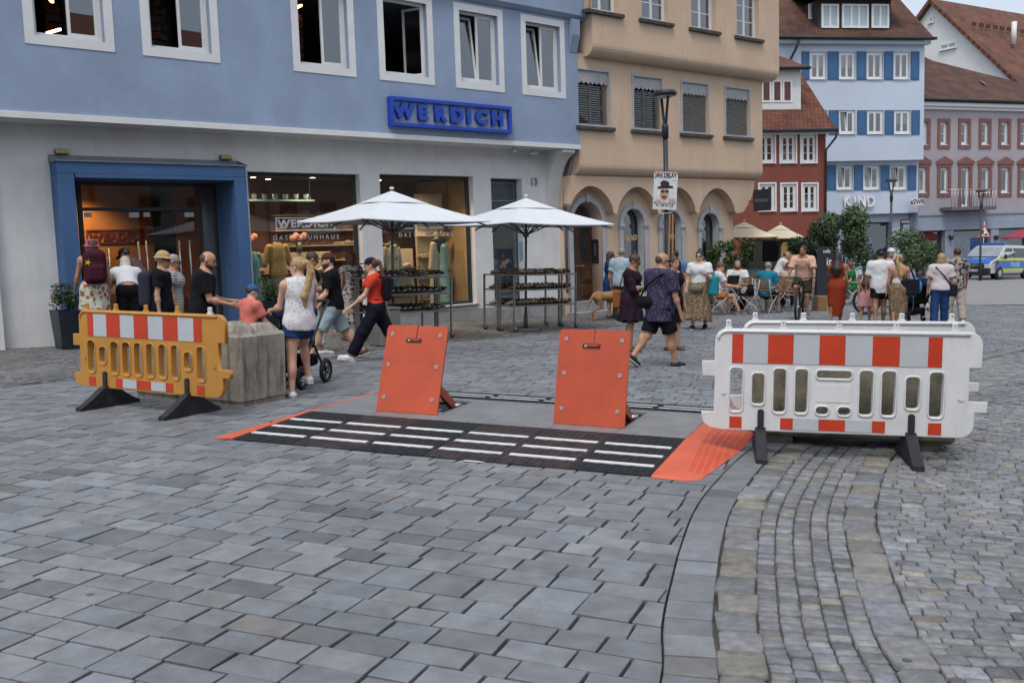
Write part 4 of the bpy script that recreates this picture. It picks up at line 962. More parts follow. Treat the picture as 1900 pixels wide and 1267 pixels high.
for i, h in enumerate(h2):
    a, b, c, d = h; y = -d2
    wf = window(b2, a + .002, b - .002, c + .002, d - .002, y + .14, .05, 2, (0, 2), sill=False)
    MB().box(a - .12, b + .14, y - .09, y + .12, c - .09, c - .001, .006).obj('sill', dark_sill, wf)
# black hanging sign at the corner
hs = empty('hanging_sign', M=F2.M @ Matrix.Translation((7.0, -.45, 2.55)), label='small black projecting shop sign at the corner of the ochre house', cat='sign')
MB().box(-.02, .02, -.6, 0, 0, .62, .004).obj('board', anth, hs); MB().tube([(0, -.01, .3), (0, .2, .3)], .015, 6).obj('arm', dark_steel, hs)
text('lettering', 'BOZAN', .13, sill_m, hs, Matrix.Translation((-.023, -.3, .3)) @ Matrix.Rotation(-PI / 2, 4, 'Z') @ FACE, .001)
# ================================================================ HOUSES DOWN THE STREET
tile_r = mat('clay_tiles', (.185, .062, .035), .85, .3, 1.2, 0, dirt=.5, dirtcol=(.075, .035, .025))
def tile_bump(m, cu, cv):
    nt = m.node_tree; N = nt.nodes; L = nt.links; b = N['Principled BSDF']
    tc = N.new('ShaderNodeTexCoord'); mp = N.new('ShaderNodeMapping'); mp.inputs['Scale'].default_value = (1, 1, 1)
    br = N.new('ShaderNodeTexBrick'); br.inputs['Scale'].default_value = 1; br.inputs['Brick Width'].default_value = cu; br.inputs['Row Height'].default_value = cv; br.inputs['Mortar Size'].default_value = .03; br.inputs['Mortar Smooth'].default_value = .4
    L.new(tc.outputs['UV'], br.inputs['Vector'])
    src = b.inputs['Base Color'].links[0].from_socket; mx = N.new('ShaderNodeMix'); mx.data_type = 'RGBA'; mx.blend_type = 'MULTIPLY'; mx.inputs['Factor'].default_value = .75
    br.inputs['Color1'].default_value = (1, 1, 1, 1); br.inputs['Color2'].default_value = (.62, .58, .55, 1); br.inputs['Mortar'].default_value = (.25, .2, .2, 1)
    L.new(src, mx.inputs['A']); L.new(br.outputs['Color'], mx.inputs['B']); L.new(mx.outputs['Result'], b.inputs['Base Color'])
    bp = N.new('ShaderNodeBump'); bp.inputs['Strength'].default_value = .6; bp.inputs['Distance'].default_value = .03; bp.invert = True
    L.new(br.outputs['Fac'], bp.inputs['Height']); L.new(bp.outputs[0], b.inputs['Normal'])
tile_bump(tile_r, .22, .34)
def roof_plane(parent, pts, m, name='roof', th=.12, **k):
    """pts: eave-left, eave-right, ridge-right, ridge-left; UV in metres"""
    P = [Vector(p) for p in pts]; n = (P[1] - P[0]).cross(P[3] - P[0]).normalized(); eu = (P[1] - P[0]).normalized(); ev = n.cross(eu)
    mb = MB(); q = [p - n * th for p in P]; mb.add(P + q, [(0, 1, 2, 3), (7, 6, 5, 4), (0, 4, 5, 1), (1, 5, 6, 2), (2, 6, 7, 3), (3, 7, 4, 0)])
    me = mb.mesh(name); uv = me.uv_layers.new(name='UVMap')
    for l in me.loops:
        d = me.vertices[l.vertex_index].co - P[0]; uv.data[l.index].uv = (d.dot(eu), d.dot(ev))
    return link(name, me, m, parent, **k)
def gutter(parent, x0, x1, y, z, r=.09, m=None): return MB().tube([(x0, y, z), (x1, y, z)], r, 8).obj('gutter', m or dark_steel, parent)
far_pane = glass('far_glass', (.55, .62, .66), .2, .8)
curtain = mat('net_curtain', (.45, .47, .48), .9, .1, 30.)
def fwin(parent, x0, x1, z0, z1, y, bars=(0, 0), leaves=2, sillm=None, fm=None, cur=None, mode=''):
    f = window(parent, x0, x1, z0, z1, y, .085, leaves, bars, gm=far_pane, fm=fm, sillm=sillm or white_frame, silld=.1, mode=mode)
    if cur: MB().box(x0 + .06, x1 - .06, y + .12, y + .13, z0 + (z1 - z0) * cur[0], z0 + (z1 - z0) * cur[1]).obj('curtain', curtain, f)
    return f
# ---------------------------------------------------------------- red house
F3 = Frame((50 * (1410 - 950) / FPX, 50, 0), 12000)
b3 = empty('red_house', M=F3.M, label='small brick red house with white windows between ochre and pale blue houses', cat='building')
red_p = mat('red_plaster', (.2, .058, .04), .9, .07, .8, .2, 20)
hs3 = []
for y0, y1, xs in ((251, 302, ((1407, 1437), (1448.5, 1476), (1487, 1514))), (342, 391, ((1409, 1438), (1450, 1477.5), (1489, 1516)))):
    for a, b in xs: hs3.append(F3.rect(a, y0, b, y1))
X1 = F3.px(1532, 330)[0]; ZE = F3.px(1470, 244)[1]
wallhole(MB(), -6, X1, -1.5, ZE, hs3 + [(-.9, 3.2, -1.4, 2.2)], 0, .25).quad((X1, 0, -1.5), (X1, 9, -1.5), (X1, 9, ZE), (X1, 0, ZE)).obj('front_wall', red_p, b3)
MB().add([(X1, 0, ZE), (X1, 9, ZE), (X1, 4.5, ZE + 4.2)], [(0, 1, 2)]).obj('gable', red_p, b3)
for i, h in enumerate(hs3):
    frame_rect(MB(), h[0] - .08, h[1] + .08, h[2] - .06, h[3] + .08, .08, -.03, .02).obj('window_surround', white_frame, b3)
    fwin(b3, h[0], h[1], h[2], h[3], .05, (0, 2), cur=(.0, .5) if i % 2 else None)
room_box(b3, -5, X1 - .1, .3, 4, -1.4, ZE - .1, dark_room)
roof_plane(b3, [(-6, -.5, ZE - .0), (X1 + .35, -.5, ZE), (X1 + .35, 4.6, ZE + 4.5), (-6, 4.6, ZE + 4.5)], tile_r)
MB().box(-6, X1 + .05, -.3, .0, ZE - .16, ZE - .02, .01).obj('cornice', white_frame, b3); gutter(b3, -6, X1 + .4, -.55, ZE - .02)
MB().tube([(X1 + .35, -.55, ZE - .05), (X1 + .3, -.5, ZE - .4), (X1 - .05, -.12, ZE - 1.0), (X1 - .08, -.1, 0)], .06, 8).obj('downpipe', dark_steel, b3)
xa, _ = F3.px(1400, 190); xb, zt = F3.px(1486, 128, -.9); zb = F3.px(1450, 194, -.9)[1]
dm = MB().box(-2.5, xb, .9, 4.5, zb - .3, zt, .01).obj('dormer', mat('dormer_white', (.62, .63, .64), .8, .05, 2.), b3)
for a, b in ((1413, 1431), (1433, 1451), (1452, 1470)):
    q = F3.rect(a, 149, b, 190, -.88); fw = frame_rect(MB(), q[0], q[1], q[2], q[3], .09, .86, .9).obj('dormer_window', white_frame, b3)
    MB().box(q[0] + .09, q[1] - .09, .875, .895, q[2] + .09, q[3] - .09).obj('pane', mat('red_blind', (.12, .035, .03), .4, .15, 1.), fw)
roof_plane(b3, [(-2.5, .5, zt + .0), (xb + .3, .5, zt), (xb + .3, 5, zt + 1.6), (-2.5, 5, zt + 1.6)], tile_r, 'dormer_roof'); gutter(b3, -2.5, xb + .35, .48, zt - .02, .07)
# shop front of the red house (behind the parasols)
f = frame_rect(MB(), -.9, 3.2, -1.4, 2.2, .1, .1, .2).obj('shop_front', anth, b3); MB().quad((-.8, .15, -1.3), (3.1, .15, -1.3), (3.1, .15, 2.1), (-.8, .15, 2.1)).obj('pane', far_pane, f)
MB().box(1.4, 2.2, .5, .6, -1.0, 2.0).obj('glowing_curtain', mat('glowing_curtain', (.5, .32, .15), .8, emit=(1, .55, .2), estr=.35), f)  # faint warm glow put into the curtain itself, no lamp behind it
# ---------------------------------------------------------------- pale blue house
F4 = Frame((58 * (1540 - 950) / FPX, 58, 0), 10000)
b4 = empty('pale_blue_house', M=F4.M, label='pale blue house with blue shutters, brown roof and white KIND letters', cat='building')
pale = mat('pale_blue_plaster', (.49, .57, .68), .9, .04, .6, .15, 20)
shut = mat('shutter_blue', (.04, .12, .26), .6, .08, 3.)
UD = .5
XR = F4.px(1715, 150, UD)[0]; XL = F4.px(1436, 100, UD)[0]; ZT = F4.px(1600, 74, UD)[1]; ZM = F4.px(1620, 298, UD)[1]; XR2 = F4.px(1703.7, 350)[0]
up = [F4.rect(a, 97, b, 148, UD) for a, b in ((1503, 1533), (1557, 1587), (1608, 1638), (1658, 1687))] + [F4.rect(a, 205, b, 249, UD) for a, b in ((1513, 1535), (1557, 1587), (1609, 1639), (1659, 1689))]
lowh = [F4.rect(a, 308, b, 352) for a, b in ((1552, 1582), (1602, 1632), (1651, 1682))]
ZS = F4.px(1620, 397)[1]
wallhole(MB(), XL, XR, ZM, ZT, up, -UD, .25).quad((XR, -UD, ZM), (XR, 9, ZM), (XR, 9, ZT), (XR, -UD, ZT)).quad((XL, -UD, ZM), (XL, 0, ZM - .02), (XR, 0, ZM - .02), (XR, -UD, ZM)).obj('upper_wall', pale, b4)
wallhole(MB(), XL, XR2, ZS, ZM, lowh, 0, .25).quad((XR2, 0, -1), (XR2, 9, -1), (XR2, 9, ZM), (XR2, 0, ZM)).quad((XL, 0, ZS), (XL, .6, ZS), (XR2, .6, ZS), (XR2, 0, ZS)).obj('lower_wall', pale, b4)
room_box(b4, XL, XR2 - .05, .26, 5, ZS, ZT, dark_room)
for i, h in enumerate(up + lowh):
    y = -UD if i < 8 else 0
    fwin(b4, h[0] + .02, h[1] - .02, h[2] + .02, h[3] - .02, y + .06, (0, 0), mode='tilt' if i in (5, 8, 9, 10) else '', cur=(.45, 1) if i in (0, 1, 7) else (0, .4) if i in (9, 10) else None)
    if i in (2, 3): MB().box(h[0] + .1, h[1] - .1, y + .2, y + .22, h[2], h[3]).obj('brown_curtain', mat('brown_curtain', (.2, .1, .07), .8), b4)
for y0, y1, xs, dd in ((96, 149, ((1487, 1501.5), (1535, 1556), (1589, 1607), (1640, 1657), (1689.5, 1705)), UD), (205, 250, ((1537, 1556), (1590, 1608), (1641, 1658), (1690.5, 1706)), UD), (307, 353, ((1533, 1551), (1584, 1601), (1633.5, 1650), (1683.5, 1699.5)), 0)):
    for a, b in xs:
        q = F4.rect(a, y0, b, y1, dd); s_ = MB().box(q[0], q[1], -dd - .05, -dd - .004, q[2], q[3], .008).obj('shutter', shut, b4)
        frame_rect(MB(), q[0] + .06, q[1] - .06, q[2] + .08, q[3] - .08, .05, -dd - .062, -dd - .05).obj('shutter_moulding', shut, s_)
# shop front under it
MB().box(XL, XR2 - .1, .6, .7, ZS - .5, ZS).obj('shop_lintel', pale, b4)
for x in (F4.px(1532, 450, -.6)[0], F4.px(1590, 450, -.6)[0], F4.px(1660, 450, -.6)[0], XR2 - .35): MB().box(x - .3, x + .3, .5, .9, -1, ZS - .5, .01).obj('shop_pier', pale, b4)
f = frame_rect(MB(), XL + .2, XR2 - .3, -1, ZS - .5, .1, .75, .85).obj('shop_front', anth, b4); MB().quad((XL + .3, .8, -.9), (XR2 - .4, .8, -.9), (XR2 - .4, .8, ZS - .55), (XL + .3, .8, ZS - .55)).obj('pane', far_pane, f)
for px, w, z0, z1, c in ((1612, .5, .7, 1.6, (.05, .15, .4)), (1612, .5, 1.7, 2.3, (.08, .2, .45)), (1630, .75, .6, 2.5, (.02, .025, .06)), (1612, .5, .0, .6, (.3, .4, .45))):
    x = F4.px(px, 460, -.9)[0]; MB().box(x - w / 2, x + w / 2, .9, .92, z0, z1).obj('poster', mat('poster_%d' % int(z1 * 10), c, .5, .3, 3.), f)
for k, ch in enumerate('KIND'):
    q = F4.px((1571, 1585.5, 1598.5, 1615)[k], 375, .1); text('letter', ch, .92, mat('letter_white', (.8, .8, .8), .5), b4, Matrix.Translation((q[0], -.12, q[1])) @ FACE, .06, .012, .78)
q = F4.rect(1689, 369, 1713.5, 381, .4); sb_ = MB().box(q[0], q[1], -.46, -.36, q[2], q[3], .01).obj('projecting_sign', white_frame, b4)
text('lettering', '«SWR', .42, mat('dark_red_letter', (.09, .015, .02), .5), sb_, Matrix.Translation(((q[0] + q[1]) / 2, -.465, (q[2] + q[3]) / 2)) @ FACE, .004, .012, .85)
q = F4.rect(1672, 407, 1687, 416.5, .3); sb_ = MB().box(q[0], q[1], -.35, -.25, q[2], q[3], .005).obj('small_sign', anth, b4)
text('lettering', 'KIND', .22, white_frame, sb_, Matrix.Translation(((q[0] + q[1]) / 2, -.354, (q[2] + q[3]) / 2)) @ FACE, .002)
tile_b = mat('brown_tiles', (.13, .055, .035), .85, .3, 1.1, 0, dirt=.6, dirtcol=(.05, .028, .022)); tile_bump(tile_b, .2, .32)
XE = F4.px(1734, 77, UD + .5)[0]
roof_plane(b4, [(XL - .3, -UD - .55, ZT - .02), (XE, -UD - .55, ZT - .02), (XE - .6, 5.2, ZT + 6), (XL - .3, 5.2, ZT + 6)], tile_b)
MB().box(XL, XE - .15, -UD - .4, -UD + .0, ZT - .3, ZT - .1, .01).obj('cornice', pale, b4); gutter(b4, XL - .3, XE + .05, -UD - .62, ZT - .02)
x_ = F4.px(1468, 90, UD + .1)[0]; MB().tube([(x_ + .3, -UD - .6, ZT - .1), (x_ + .1, -UD - .4, ZT - .7), (x_, -UD - .1, ZT - 1.1), (x_, -UD - .1, ZM)], .07, 8).obj('downpipe', dark_steel, b4)
tim = mat('dark_timber', (.035, .022, .02), .8, .2, 4., .3, 20)
DX0, DX1 = F4.px(1518, 30, .4)[0], F4.px(1653, 30, .4)[0]; DZ0, DZ1 = F4.px(1590, 56, .4)[1], F4.px(1590, 6, .4)[1]
MB().box(DX0, DX1, -.4, 5, DZ0 - .4, DZ1 + .2, .01).obj('dormer', tim, b4)
blue_pane = mat('blue_blind', (.36, .46, .52), .3, .06, .6)
for a, b, n in ((1524, 1556, 2), (1562, 1611, 3), (1617, 1649, 2)):
    q = F4.rect(a, 8, b, 53, .45); f = frame_rect(MB(), q[0], q[1], q[2], q[3], .12, -.5, -.41).obj('dormer_window', white_frame, b4)
    for k in range(n):
        w = (q[1] - q[0] - .24) / n; x = q[0] + .12 + k * w; MB().box(x, x + w, -.44, -.41, q[2] + .12, q[3] - .12).obj('pane', blue_pane, f)
        if k: MB().box(x - .06, x + .06, -.48, -.415, q[2] + .12, q[3] - .12).obj('mullion', white_frame, f)
qx, qz = F4.px(1507, 22, -.4); f = frame_rect(MB(), qx - .25, qx + .22, qz - .45, qz + .42, .09, .3, .4).obj('roof_window', white_frame, b4); MB().box(qx - .16, qx + .13, .33, .37, qz - .36, qz + .33).obj('pane', blue_pane, f)
roof_plane(b4, [(DX0 - .5, -1.0, DZ1 + .25), (DX1 + .8, -1.0, DZ1 + .25), (DX1 + .8, 5, DZ1 + 1.5), (DX0 - .5, 5, DZ1 + 1.5)], tile_b, 'dormer_roof')
# ---------------------------------------------------------------- mauve house
F5 = Frame((60 * (1716 - 950) / FPX, 60, 0), 5500)
b5 = empty('mauve_house', M=F5.M, label='mauve grey house with red sandstone window surrounds and a small balcony', cat='building')
mauve = mat('mauve_plaster', (.35, .32, .35), .9, .05, .7, .2, 20); sand = mat('red_sandstone', (.2, .095, .085), .85, .1, 2., .2, 20); bluegrey = mat('blue_grey_front', (.28, .32, .40), .85, .06, 1.2)
XLb = F5.px(1690, 300)[0]; XRb = 16; ZC = F5.px(1800, 200)[1]; ZF = F5.px(1800, 392)[1]
u5 = [F5.rect(a, 227, a + 12, 269) for a in (1744.5, 1783, 1821, 1857.5, 1893)] + [F5.rect(1709, 227, 1720, 269)]
l5 = [F5.rect(a, 311, a + 14, 358) for a in (1704, 1744, 1820, 1857, 1893)] + [F5.rect(1783, 311, 1797, 384)]
e5 = [(u5[4][0] + k * 1.75, u5[4][1] + k * 1.75, u5[4][2], u5[4][3]) for k in (1, 2, 3)]; f5 = [(l5[4][0] + k * 1.75, l5[4][1] + k * 1.75, l5[4][2], l5[4][3]) for k in (1, 2, 3)]
wallhole(MB(), XLb, XRb, ZF, ZC, u5 + l5 + e5 + f5, 0, .3).obj('front_wall', mauve, b5)
room_box(b5, XLb, XRb, .31, 5, -1, ZC, dark_room)
for i, h in enumerate(u5 + e5 + l5 + f5):
    up_ = i < 9; a, b, c, d = h
    o = frame_rect(MB(), a - .22, b + .24, c - .24, d + .22, .22, -.06, -.002).obj('window_surround', sand, b5)
    if not up_: MB().prism([(a - .35, d + .2), (b + .37, d + .2), (b + .37, d + .38), ((a + b) / 2, d + .68), (a - .35, d + .38)], -.1, -.062).obj('pediment', sand, o)
    fwin(b5, a + .01, b - .01, c + .01, d - .01, .08, (0, 1) if up_ else (0, 0), 1, cur=(0, .5) if not up_ and i % 2 else None)
MB().box(XLb, XRb, -.35, .1, ZC, ZC + .3, .01).box(XLb, XRb, -.18, .1, ZC - .18, ZC - .001, .01).obj('cornice', white_frame, b5)
gutter(b5, XLb - .2, XRb, -.5, ZC + .36)
tp = F5.px(1716, 106, -6); roof_plane(b5, [(XLb - .2, -.5, ZC + .32), (XRb, -.5, ZC + .32), (9.8, 6, ZC + 3.0), (tp[0], 6, tp[1])], tile_b)
q = F5.px(1825, 168, -2.6); MB().add([(q[0] - .5, 2.1, q[1] + .35), (q[0] + .7, 2.1, q[1] - .3), (q[0] + .7, 2.6, q[1] + .15), (q[0] - .4, 2.6, q[1] + .7)], [(0, 1, 2, 3)]).obj('roof_light', white_frame, b5)
MB().box(XLb, XRb, -.12, .1, ZF - .22, ZF, .01).obj('string_course', bluegrey, b5)
MB().box(XLb, XRb, -.05, .1, ZF - 1.15, ZF - .221, .01).obj('fascia', bluegrey, b5)
for px in (1762, 1846, 1920): x = F5.px(px, 440)[0]; MB().box(x - .35, x + .35, 0, .35, -1.4, ZF - 1.151, .01).obj('pier', bluegrey, b5); MB().lathe([(.1, .0), (.16, .28)], 10, (x, -.15, F5.px(px, 445)[1])).obj('wall_lamp', anth, b5)
sf = frame_rect(MB(), XLb + .2, XRb, -1.3, ZF - 1.16, .1, .3, .4).obj('shop_front', anth, b5); MB().quad((XLb + .3, .35, -1.2), (XRb, .35, -1.2), (XRb, .35, ZF - 1.2), (XLb + .3, .35, ZF - 1.2)).obj('pane', far_pane, sf)
for px0, px1, c in ((1700, 1745, (.12, .03, .04)), (1765, 1805, (.25, .36, .36)), (1852, 1900, (.25, .06, .08))):
    a = F5.px(px0, 450, -.5)[0]; b = F5.px(px1, 450, -.5)[0]; MB().box(a, b, .6, .62, -1.0, ZF - 1.5).obj('shop_display', mat('display_%d' % px0, c, .7, .4, 1.5), sf)
# balcony
ba = F5.rect(1765, 352, 1848, 386, .9); bal = MB().box(ba[0], ba[1], -.95, -.001, ba[2] - .1, ba[2] + .12, .01).obj('balcony', mat('balcony_slab', (.12, .12, .13), .8, .1, 3.), b5)
for k in range(15): x = ba[0] + .05 + k * (ba[1] - ba[0] - .1) / 14; MB().tube([(x, -.9, ba[2] + .12), (x, -.9, ba[3])], .018, 5).obj('baluster', zinc, bal)
MB().tube([(ba[0] + .03, -.01, ba[3]), (ba[0] + .03, -.9, ba[3]), (ba[1] - .03, -.9, ba[3]), (ba[1] - .03, -.01, ba[3])], .025, 6).obj('rail', zinc, bal)
# ---------------------------------------------------------------- white gable house
A6 = AT(1731, 4, 86); w6 = Vector((.45, -.893, 0)); u6 = Vector((.893, .45, 0)); zz = Vector((0, 0, 1))
M6 = Matrix(((w6.x, u6.x, 0, A6.x), (w6.y, u6.y, 0, A6.y), (0, 0, 1, A6.z), (0, 0, 0, 1)))
b6 = empty('white_gable_house', M=M6, label='tall white gabled house with steep brown roof behind the mauve house', cat='building')
wp = mat('white_gable', (.66, .665, .66), .9, .03, .5, .1, 10)
MB().prism([(0, -.15), (11, -10.6), (11, -30), (-11, -30), (-11, -10.6)], 0, 22, 'y').obj('gable_wall', wp, b6)
roof_plane(b6, [(12, -.5, -11.2), (12, 24, -11.2), (0, 24, .25), (0, -.5, .25)], mat('rust_tiles', (.2, .082, .05), .85, .25, .8, 0, dirt=.4, dirtcol=(.1, .05, .035)) , th=.3); tile_bump(MATS['rust_tiles'], .22, .34)
roof_plane(b6, [(-12, 24, -11.2), (-12, -.5, -11.2), (0, -.5, .25), (0, 24, .25)], MATS['rust_tiles'], th=.3)
def on_gable(px, py):
    r = ray(px, py); n = u6; k = (A6 - CAM).dot(n) / r.dot(n); P = CAM + r * k - A6; return P.dot(w6), P.z
for x0, y0, x1, y1, n in ((1723, 29, 1733, 45, 1), (1744, 74, 1776, 97, 2)):
    a = on_gable(x0, y1 if n == 1 else (y0 + y1) / 2 + 10); b = on_gable(x1, y0 if n == 1 else (y0 + y1) / 2 - 10); c = .5 * (a[0] + b[0])
    fwin(b6, a[0], b[0], min(a[1], b[1]), max(a[1], b[1]), -.06, (0, 0), n)
MB().tube([(5, 4, -4.2), (5, 4, -2.3)], .22, 8).obj('vent_pipe', white_frame, b6)
q_ = Matrix.Translation((7.2, 9, -5.6)); MB().box(-.6, .6, -.5, .5, 0, .1).obj('roof_light', blue_pane, b6, M=q_ @ Matrix.Rotation(.69, 4, 'Y'))
MB().prism([(5.2, -4.3), (8.2, -4.6), (8.4, -4.2), (5.0, -3.9)], 11, 14, 'y').obj('roof_dormer', tim, b6)
sg_ = MB()
for k in range(14): sg_.box(3.2, 3.3, 1 + k * .9, 1.5 + k * .9, -2.55, -2.25)
sg_.obj('snow_guard', MATS['rust_tiles'], b6, kind='stuff')
# ---------------------------------------------------------------- houses on the camera's side of the street (they shade it and stand in the panes)
cream = mat('cream_plaster', (.5, .44, .3), .9, .05, .6); rose = mat('rose_plaster', (.42, .3, .25), .9, .05, .6); wgrey = mat('stone_plaster', (.45, .44, .4), .9, .05, .6)
for i, (s0, s1, mm, h, lab) in enumerate(((-13, -1.5, cream, 9.5, 'cream house opposite the blue shop, behind the viewer'), (-1.2, 10.5, rose, 8.6, 'rose house opposite the ochre house, beside the viewer'), (10.8, 24, wgrey, 10.0, 'stone grey house across the street from the cafe'), (24.5, 40, cream, 9.0, 'long cream house far along the near side of the street'))):
    O = F1.O + F1.n * 27.5 + F1.u * s1; M = Matrix(((-F1.u.x, F1.n.x, 0, O.x), (-F1.u.y, F1.n.y, 0, O.y), (0, 0, 1, 0), (0, 0, 0, 1)))
    o = empty('opposite_house', M=M, label=lab, cat='building', group='houses on the near side of the street')
    W = s1 - s0; n = int(W / 2.4); hl = [(.7 + k * 2.35, 1.9 + k * 2.35, z, z + 1.6) for k in range(n) for z in (3.6, 6.4)] + [(.5 + k * 3.6, 3.5 + k * 3.6, .4, 2.7) for k in range(int(W / 3.7))]
    wallhole(MB(), 0, W, -1, h, hl, 0, .2).obj('front_wall', mm, o)
    MB().quad((0, 0, -1), (0, 10, -1), (0, 10, h), (0, 0, h)).quad((W, 0, -1), (W, 0, h), (W, 10, h), (W, 10, -1)).quad((0, 10, -1), (W, 10, -1), (W, 10, h), (0, 10, h)).obj('rear_wall', mm, o)
    MB().prism([(-.5, h), (5, h + 4), (10.5, h)], -.2, W + .2, 'x').obj('roof', MATS['roof_tiles'], o)
    for q in hl:
        f = frame_rect(MB(), q[0], q[1], q[2], q[3], .08, .08, .14).obj('window', white_frame, o); MB().quad((q[0], .12, q[2]), (q[1], .12, q[2]), (q[1], .12, q[3]), (q[0], .12, q[3])).obj('pane', dark_room, f)
# ================================================================ IMPLICIT SHAPES (people, dog, soft things)
class SDF:
    def __init__(s, res): s.res = res; s.p = []; s.post = []
    def cap(s, a, b, ra, rb=None, k=.02, sc=(1, 1, 1), cut=None):     # tapered capsule; cut = [(point, normal)] trims it
        s.p.append(('c', np.array(a, float), np.array(b, float), ra, ra if rb is None else rb, k, np.array(sc, float), cut)); return s
    def ell(s, c, r, k=.02, rot=None, cut=None):
        s.p.append(('e', np.array(c, float), np.array(r, float), rot, None, k, None, cut)); return s
    def box(s, c, h, r=.02, k=.01, rot=None, cut=None):
        s.p.append(('b', np.array(c, float), np.array(h, float), rot, r, k, None, cut)); return s
    def sub(s, *a, **kw): getattr(s, a[0])(*a[1:], **kw); q = s.p.pop(); s.post.append(('s', q)); return s
    def plane(s, pt, n): s.post.append(('p', np.array(pt, float), np.array(n, float))); return s
    def warp(s, f): s.post.append(('w', f)); return s
    def bounds(s, q):
        if q[0] == 'c':
            r = max(q[3], q[4]) / min(1, q[6].min()) * 1.0; lo = np.minimum(q[1], q[2]); hi = np.maximum(q[1], q[2]); rr = max(q[3], q[4]) / q[6]; return lo - rr, hi + rr
        if q[0] == 'e': r = q[2].max() if q[3] is not None else q[2]; return q[1] - r, q[1] + r
        r = np.linalg.norm(q[2]) if q[3] is not None else q[2]; return q[1] - r, q[1] + r
    def ev(s, q, X):
        if q[0] == 'c':
            a, b, sc_ = q[1] * q[6], q[2] * q[6], q[6]; P = X * sc_; ab = b - a; L = max(1e-12, ab @ ab)
            t = np.clip(((P - a) @ ab) / L, 0, 1); d = np.linalg.norm(P - a - t[..., None] * ab, axis=-1) - (q[3] + (q[4] - q[3]) * t); d = d / sc_.max()
        elif q[0] == 'e':
            P = X - q[1]
            if q[3] is not None: P = P @ q[3]
            k0 = np.linalg.norm(P / q[2], axis=-1); k1 = np.linalg.norm(P / q[2] ** 2, axis=-1) + 1e-9; d = k0 * (k0 - 1) / k1
        else:
            P = X - q[1]
            if q[3] is not None: P = P @ q[3]
            w = np.abs(P) - (q[2] - q[4]); d = np.linalg.norm(np.maximum(w, 0), axis=-1) + np.minimum(w.max(-1), 0) - q[4]
        if q[7]:
            for pt, n in q[7]: n = np.array(n, float); n /= np.linalg.norm(n); d = np.maximum(d, (X - np.array(pt, float)) @ n)
        return d
    def mesh(s, name='soft'):
        B = [s.bounds(q) for q in s.p]; lo = np.min([b[0] for b in B], 0) - 3 * s.res; hi = np.max([b[1] for b in B], 0) + 3 * s.res
        n = np.ceil((hi - lo) / s.res).astype(int) + 1; D = np.full(n, 9.0, np.float32); ax = [lo[i] + np.arange(n[i]) * s.res for i in range(3)]
        for q, (l, h) in zip(s.p, B):
            m = max(q[5], 0) + 2.5 * s.res; i0 = np.maximum(0, ((l - m - lo) / s.res).astype(int)); i1 = np.minimum(n, ((h + m - lo) / s.res).astype(int) + 2)
            sl = tuple(slice(a, b) for a, b in zip(i0, i1)); X = np.stack(np.meshgrid(*[ax[i][sl[i]] for i in range(3)], indexing='ij'), -1)
            d = s.ev(q, X); A = D[sl]; k = max(q[5], 1e-4); hh = np.clip(.5 + .5 * (A - d) / k, 0, 1); D[sl] = A * (1 - hh) + d * hh - k * hh * (1 - hh)
        if s.post:
            X = np.stack(np.meshgrid(*ax, indexing='ij'), -1)
            for p in s.post:
                if p[0] == 's': D = np.maximum(D, -s.ev(p[1], X))
                elif p[0] == 'p': nn = p[2] / np.linalg.norm(p[2]); D = np.maximum(D, (X - p[1]) @ nn)
                else: D = D + p[1](X)
        return surface_nets(D, lo, s.res, name)
def surface_nets(D, lo, res, name):
    I = D < 0; nx, ny, nz = D.shape
    c = [I[i:nx - 1 + i, j:ny - 1 + j, k:nz - 1 + k] for i in (0, 1) for j in (0, 1) for k in (0, 1)]
    cnt = sum(x.astype(np.int8) for x in c); act = (cnt > 0) & (cnt < 8); idx = np.full(act.shape, -1, np.int64); cells = np.argwhere(act)
    idx[act] = np.arange(len(cells)); pos = np.zeros((len(cells), 3)); num = np.zeros(len(cells))
    cv = {}
    for i in (0, 1):
        for j in (0, 1):
            for k in (0, 1): cv[i, j, k] = D[cells[:, 0] + i, cells[:, 1] + j, cells[:, 2] + k]
    for e0 in cv:
        for axn in range(3):
            if e0[axn]: continue
            e1 = list(e0); e1[axn] = 1; a, b = cv[e0], cv[tuple(e1)]; m = (a < 0) != (b < 0); t = a[m] / (a[m] - b[m])
            p = np.tile(np.array(e0, float), (m.sum(), 1)); p[:, axn] = t; pos[m] += p; num[m] += 1
    V = lo + (cells + pos / num[:, None]) * res; F = []
    for axn in range(3):
        sl0 = [slice(1, -1)] * 3; sl0[axn] = slice(0, -1); sl1 = [slice(1, -1)] * 3; sl1[axn] = slice(1, None)
        a, b = I[tuple(sl0)], I[tuple(sl1)]; E = np.argwhere(a != b)
        if not len(E): continue
        fl = a[tuple(E.T)]; off = np.ones(3, int); off[axn] = 0; base = E + off
        u, v = [(1, 2), (2, 0), (0, 1)][axn]; du = np.zeros(3, int); du[u] = 1; dv = np.zeros(3, int); dv[v] = 1
        q = np.stack([idx[tuple((base - du - dv).T)], idx[tuple((base - dv).T)], idx[tuple(base.T)], idx[tuple((base - du).T)]], 1)
        q[~fl] = q[~fl][:, ::-1]; F.append(q)
    F = np.concatenate(F); me = bpy.data.meshes.new(name); me.vertices.add(len(V)); me.vertices.foreach_set('co', V.astype(np.float32).ravel())
    me.loops.add(F.size); me.loops.foreach_set('vertex_index', F.ravel().astype(np.int32)); me.polygons.add(len(F)); me.polygons.foreach_set('loop_start', np.arange(0, F.size, 4, dtype=np.int32))
    try: me.polygons.foreach_set('loop_total', np.full(len(F), 4, np.int32))
    except Exception: pass
    me.polygons.foreach_set('use_smooth', np.ones(len(F), bool)); me.update(calc_edges=True); me.validate(); return me
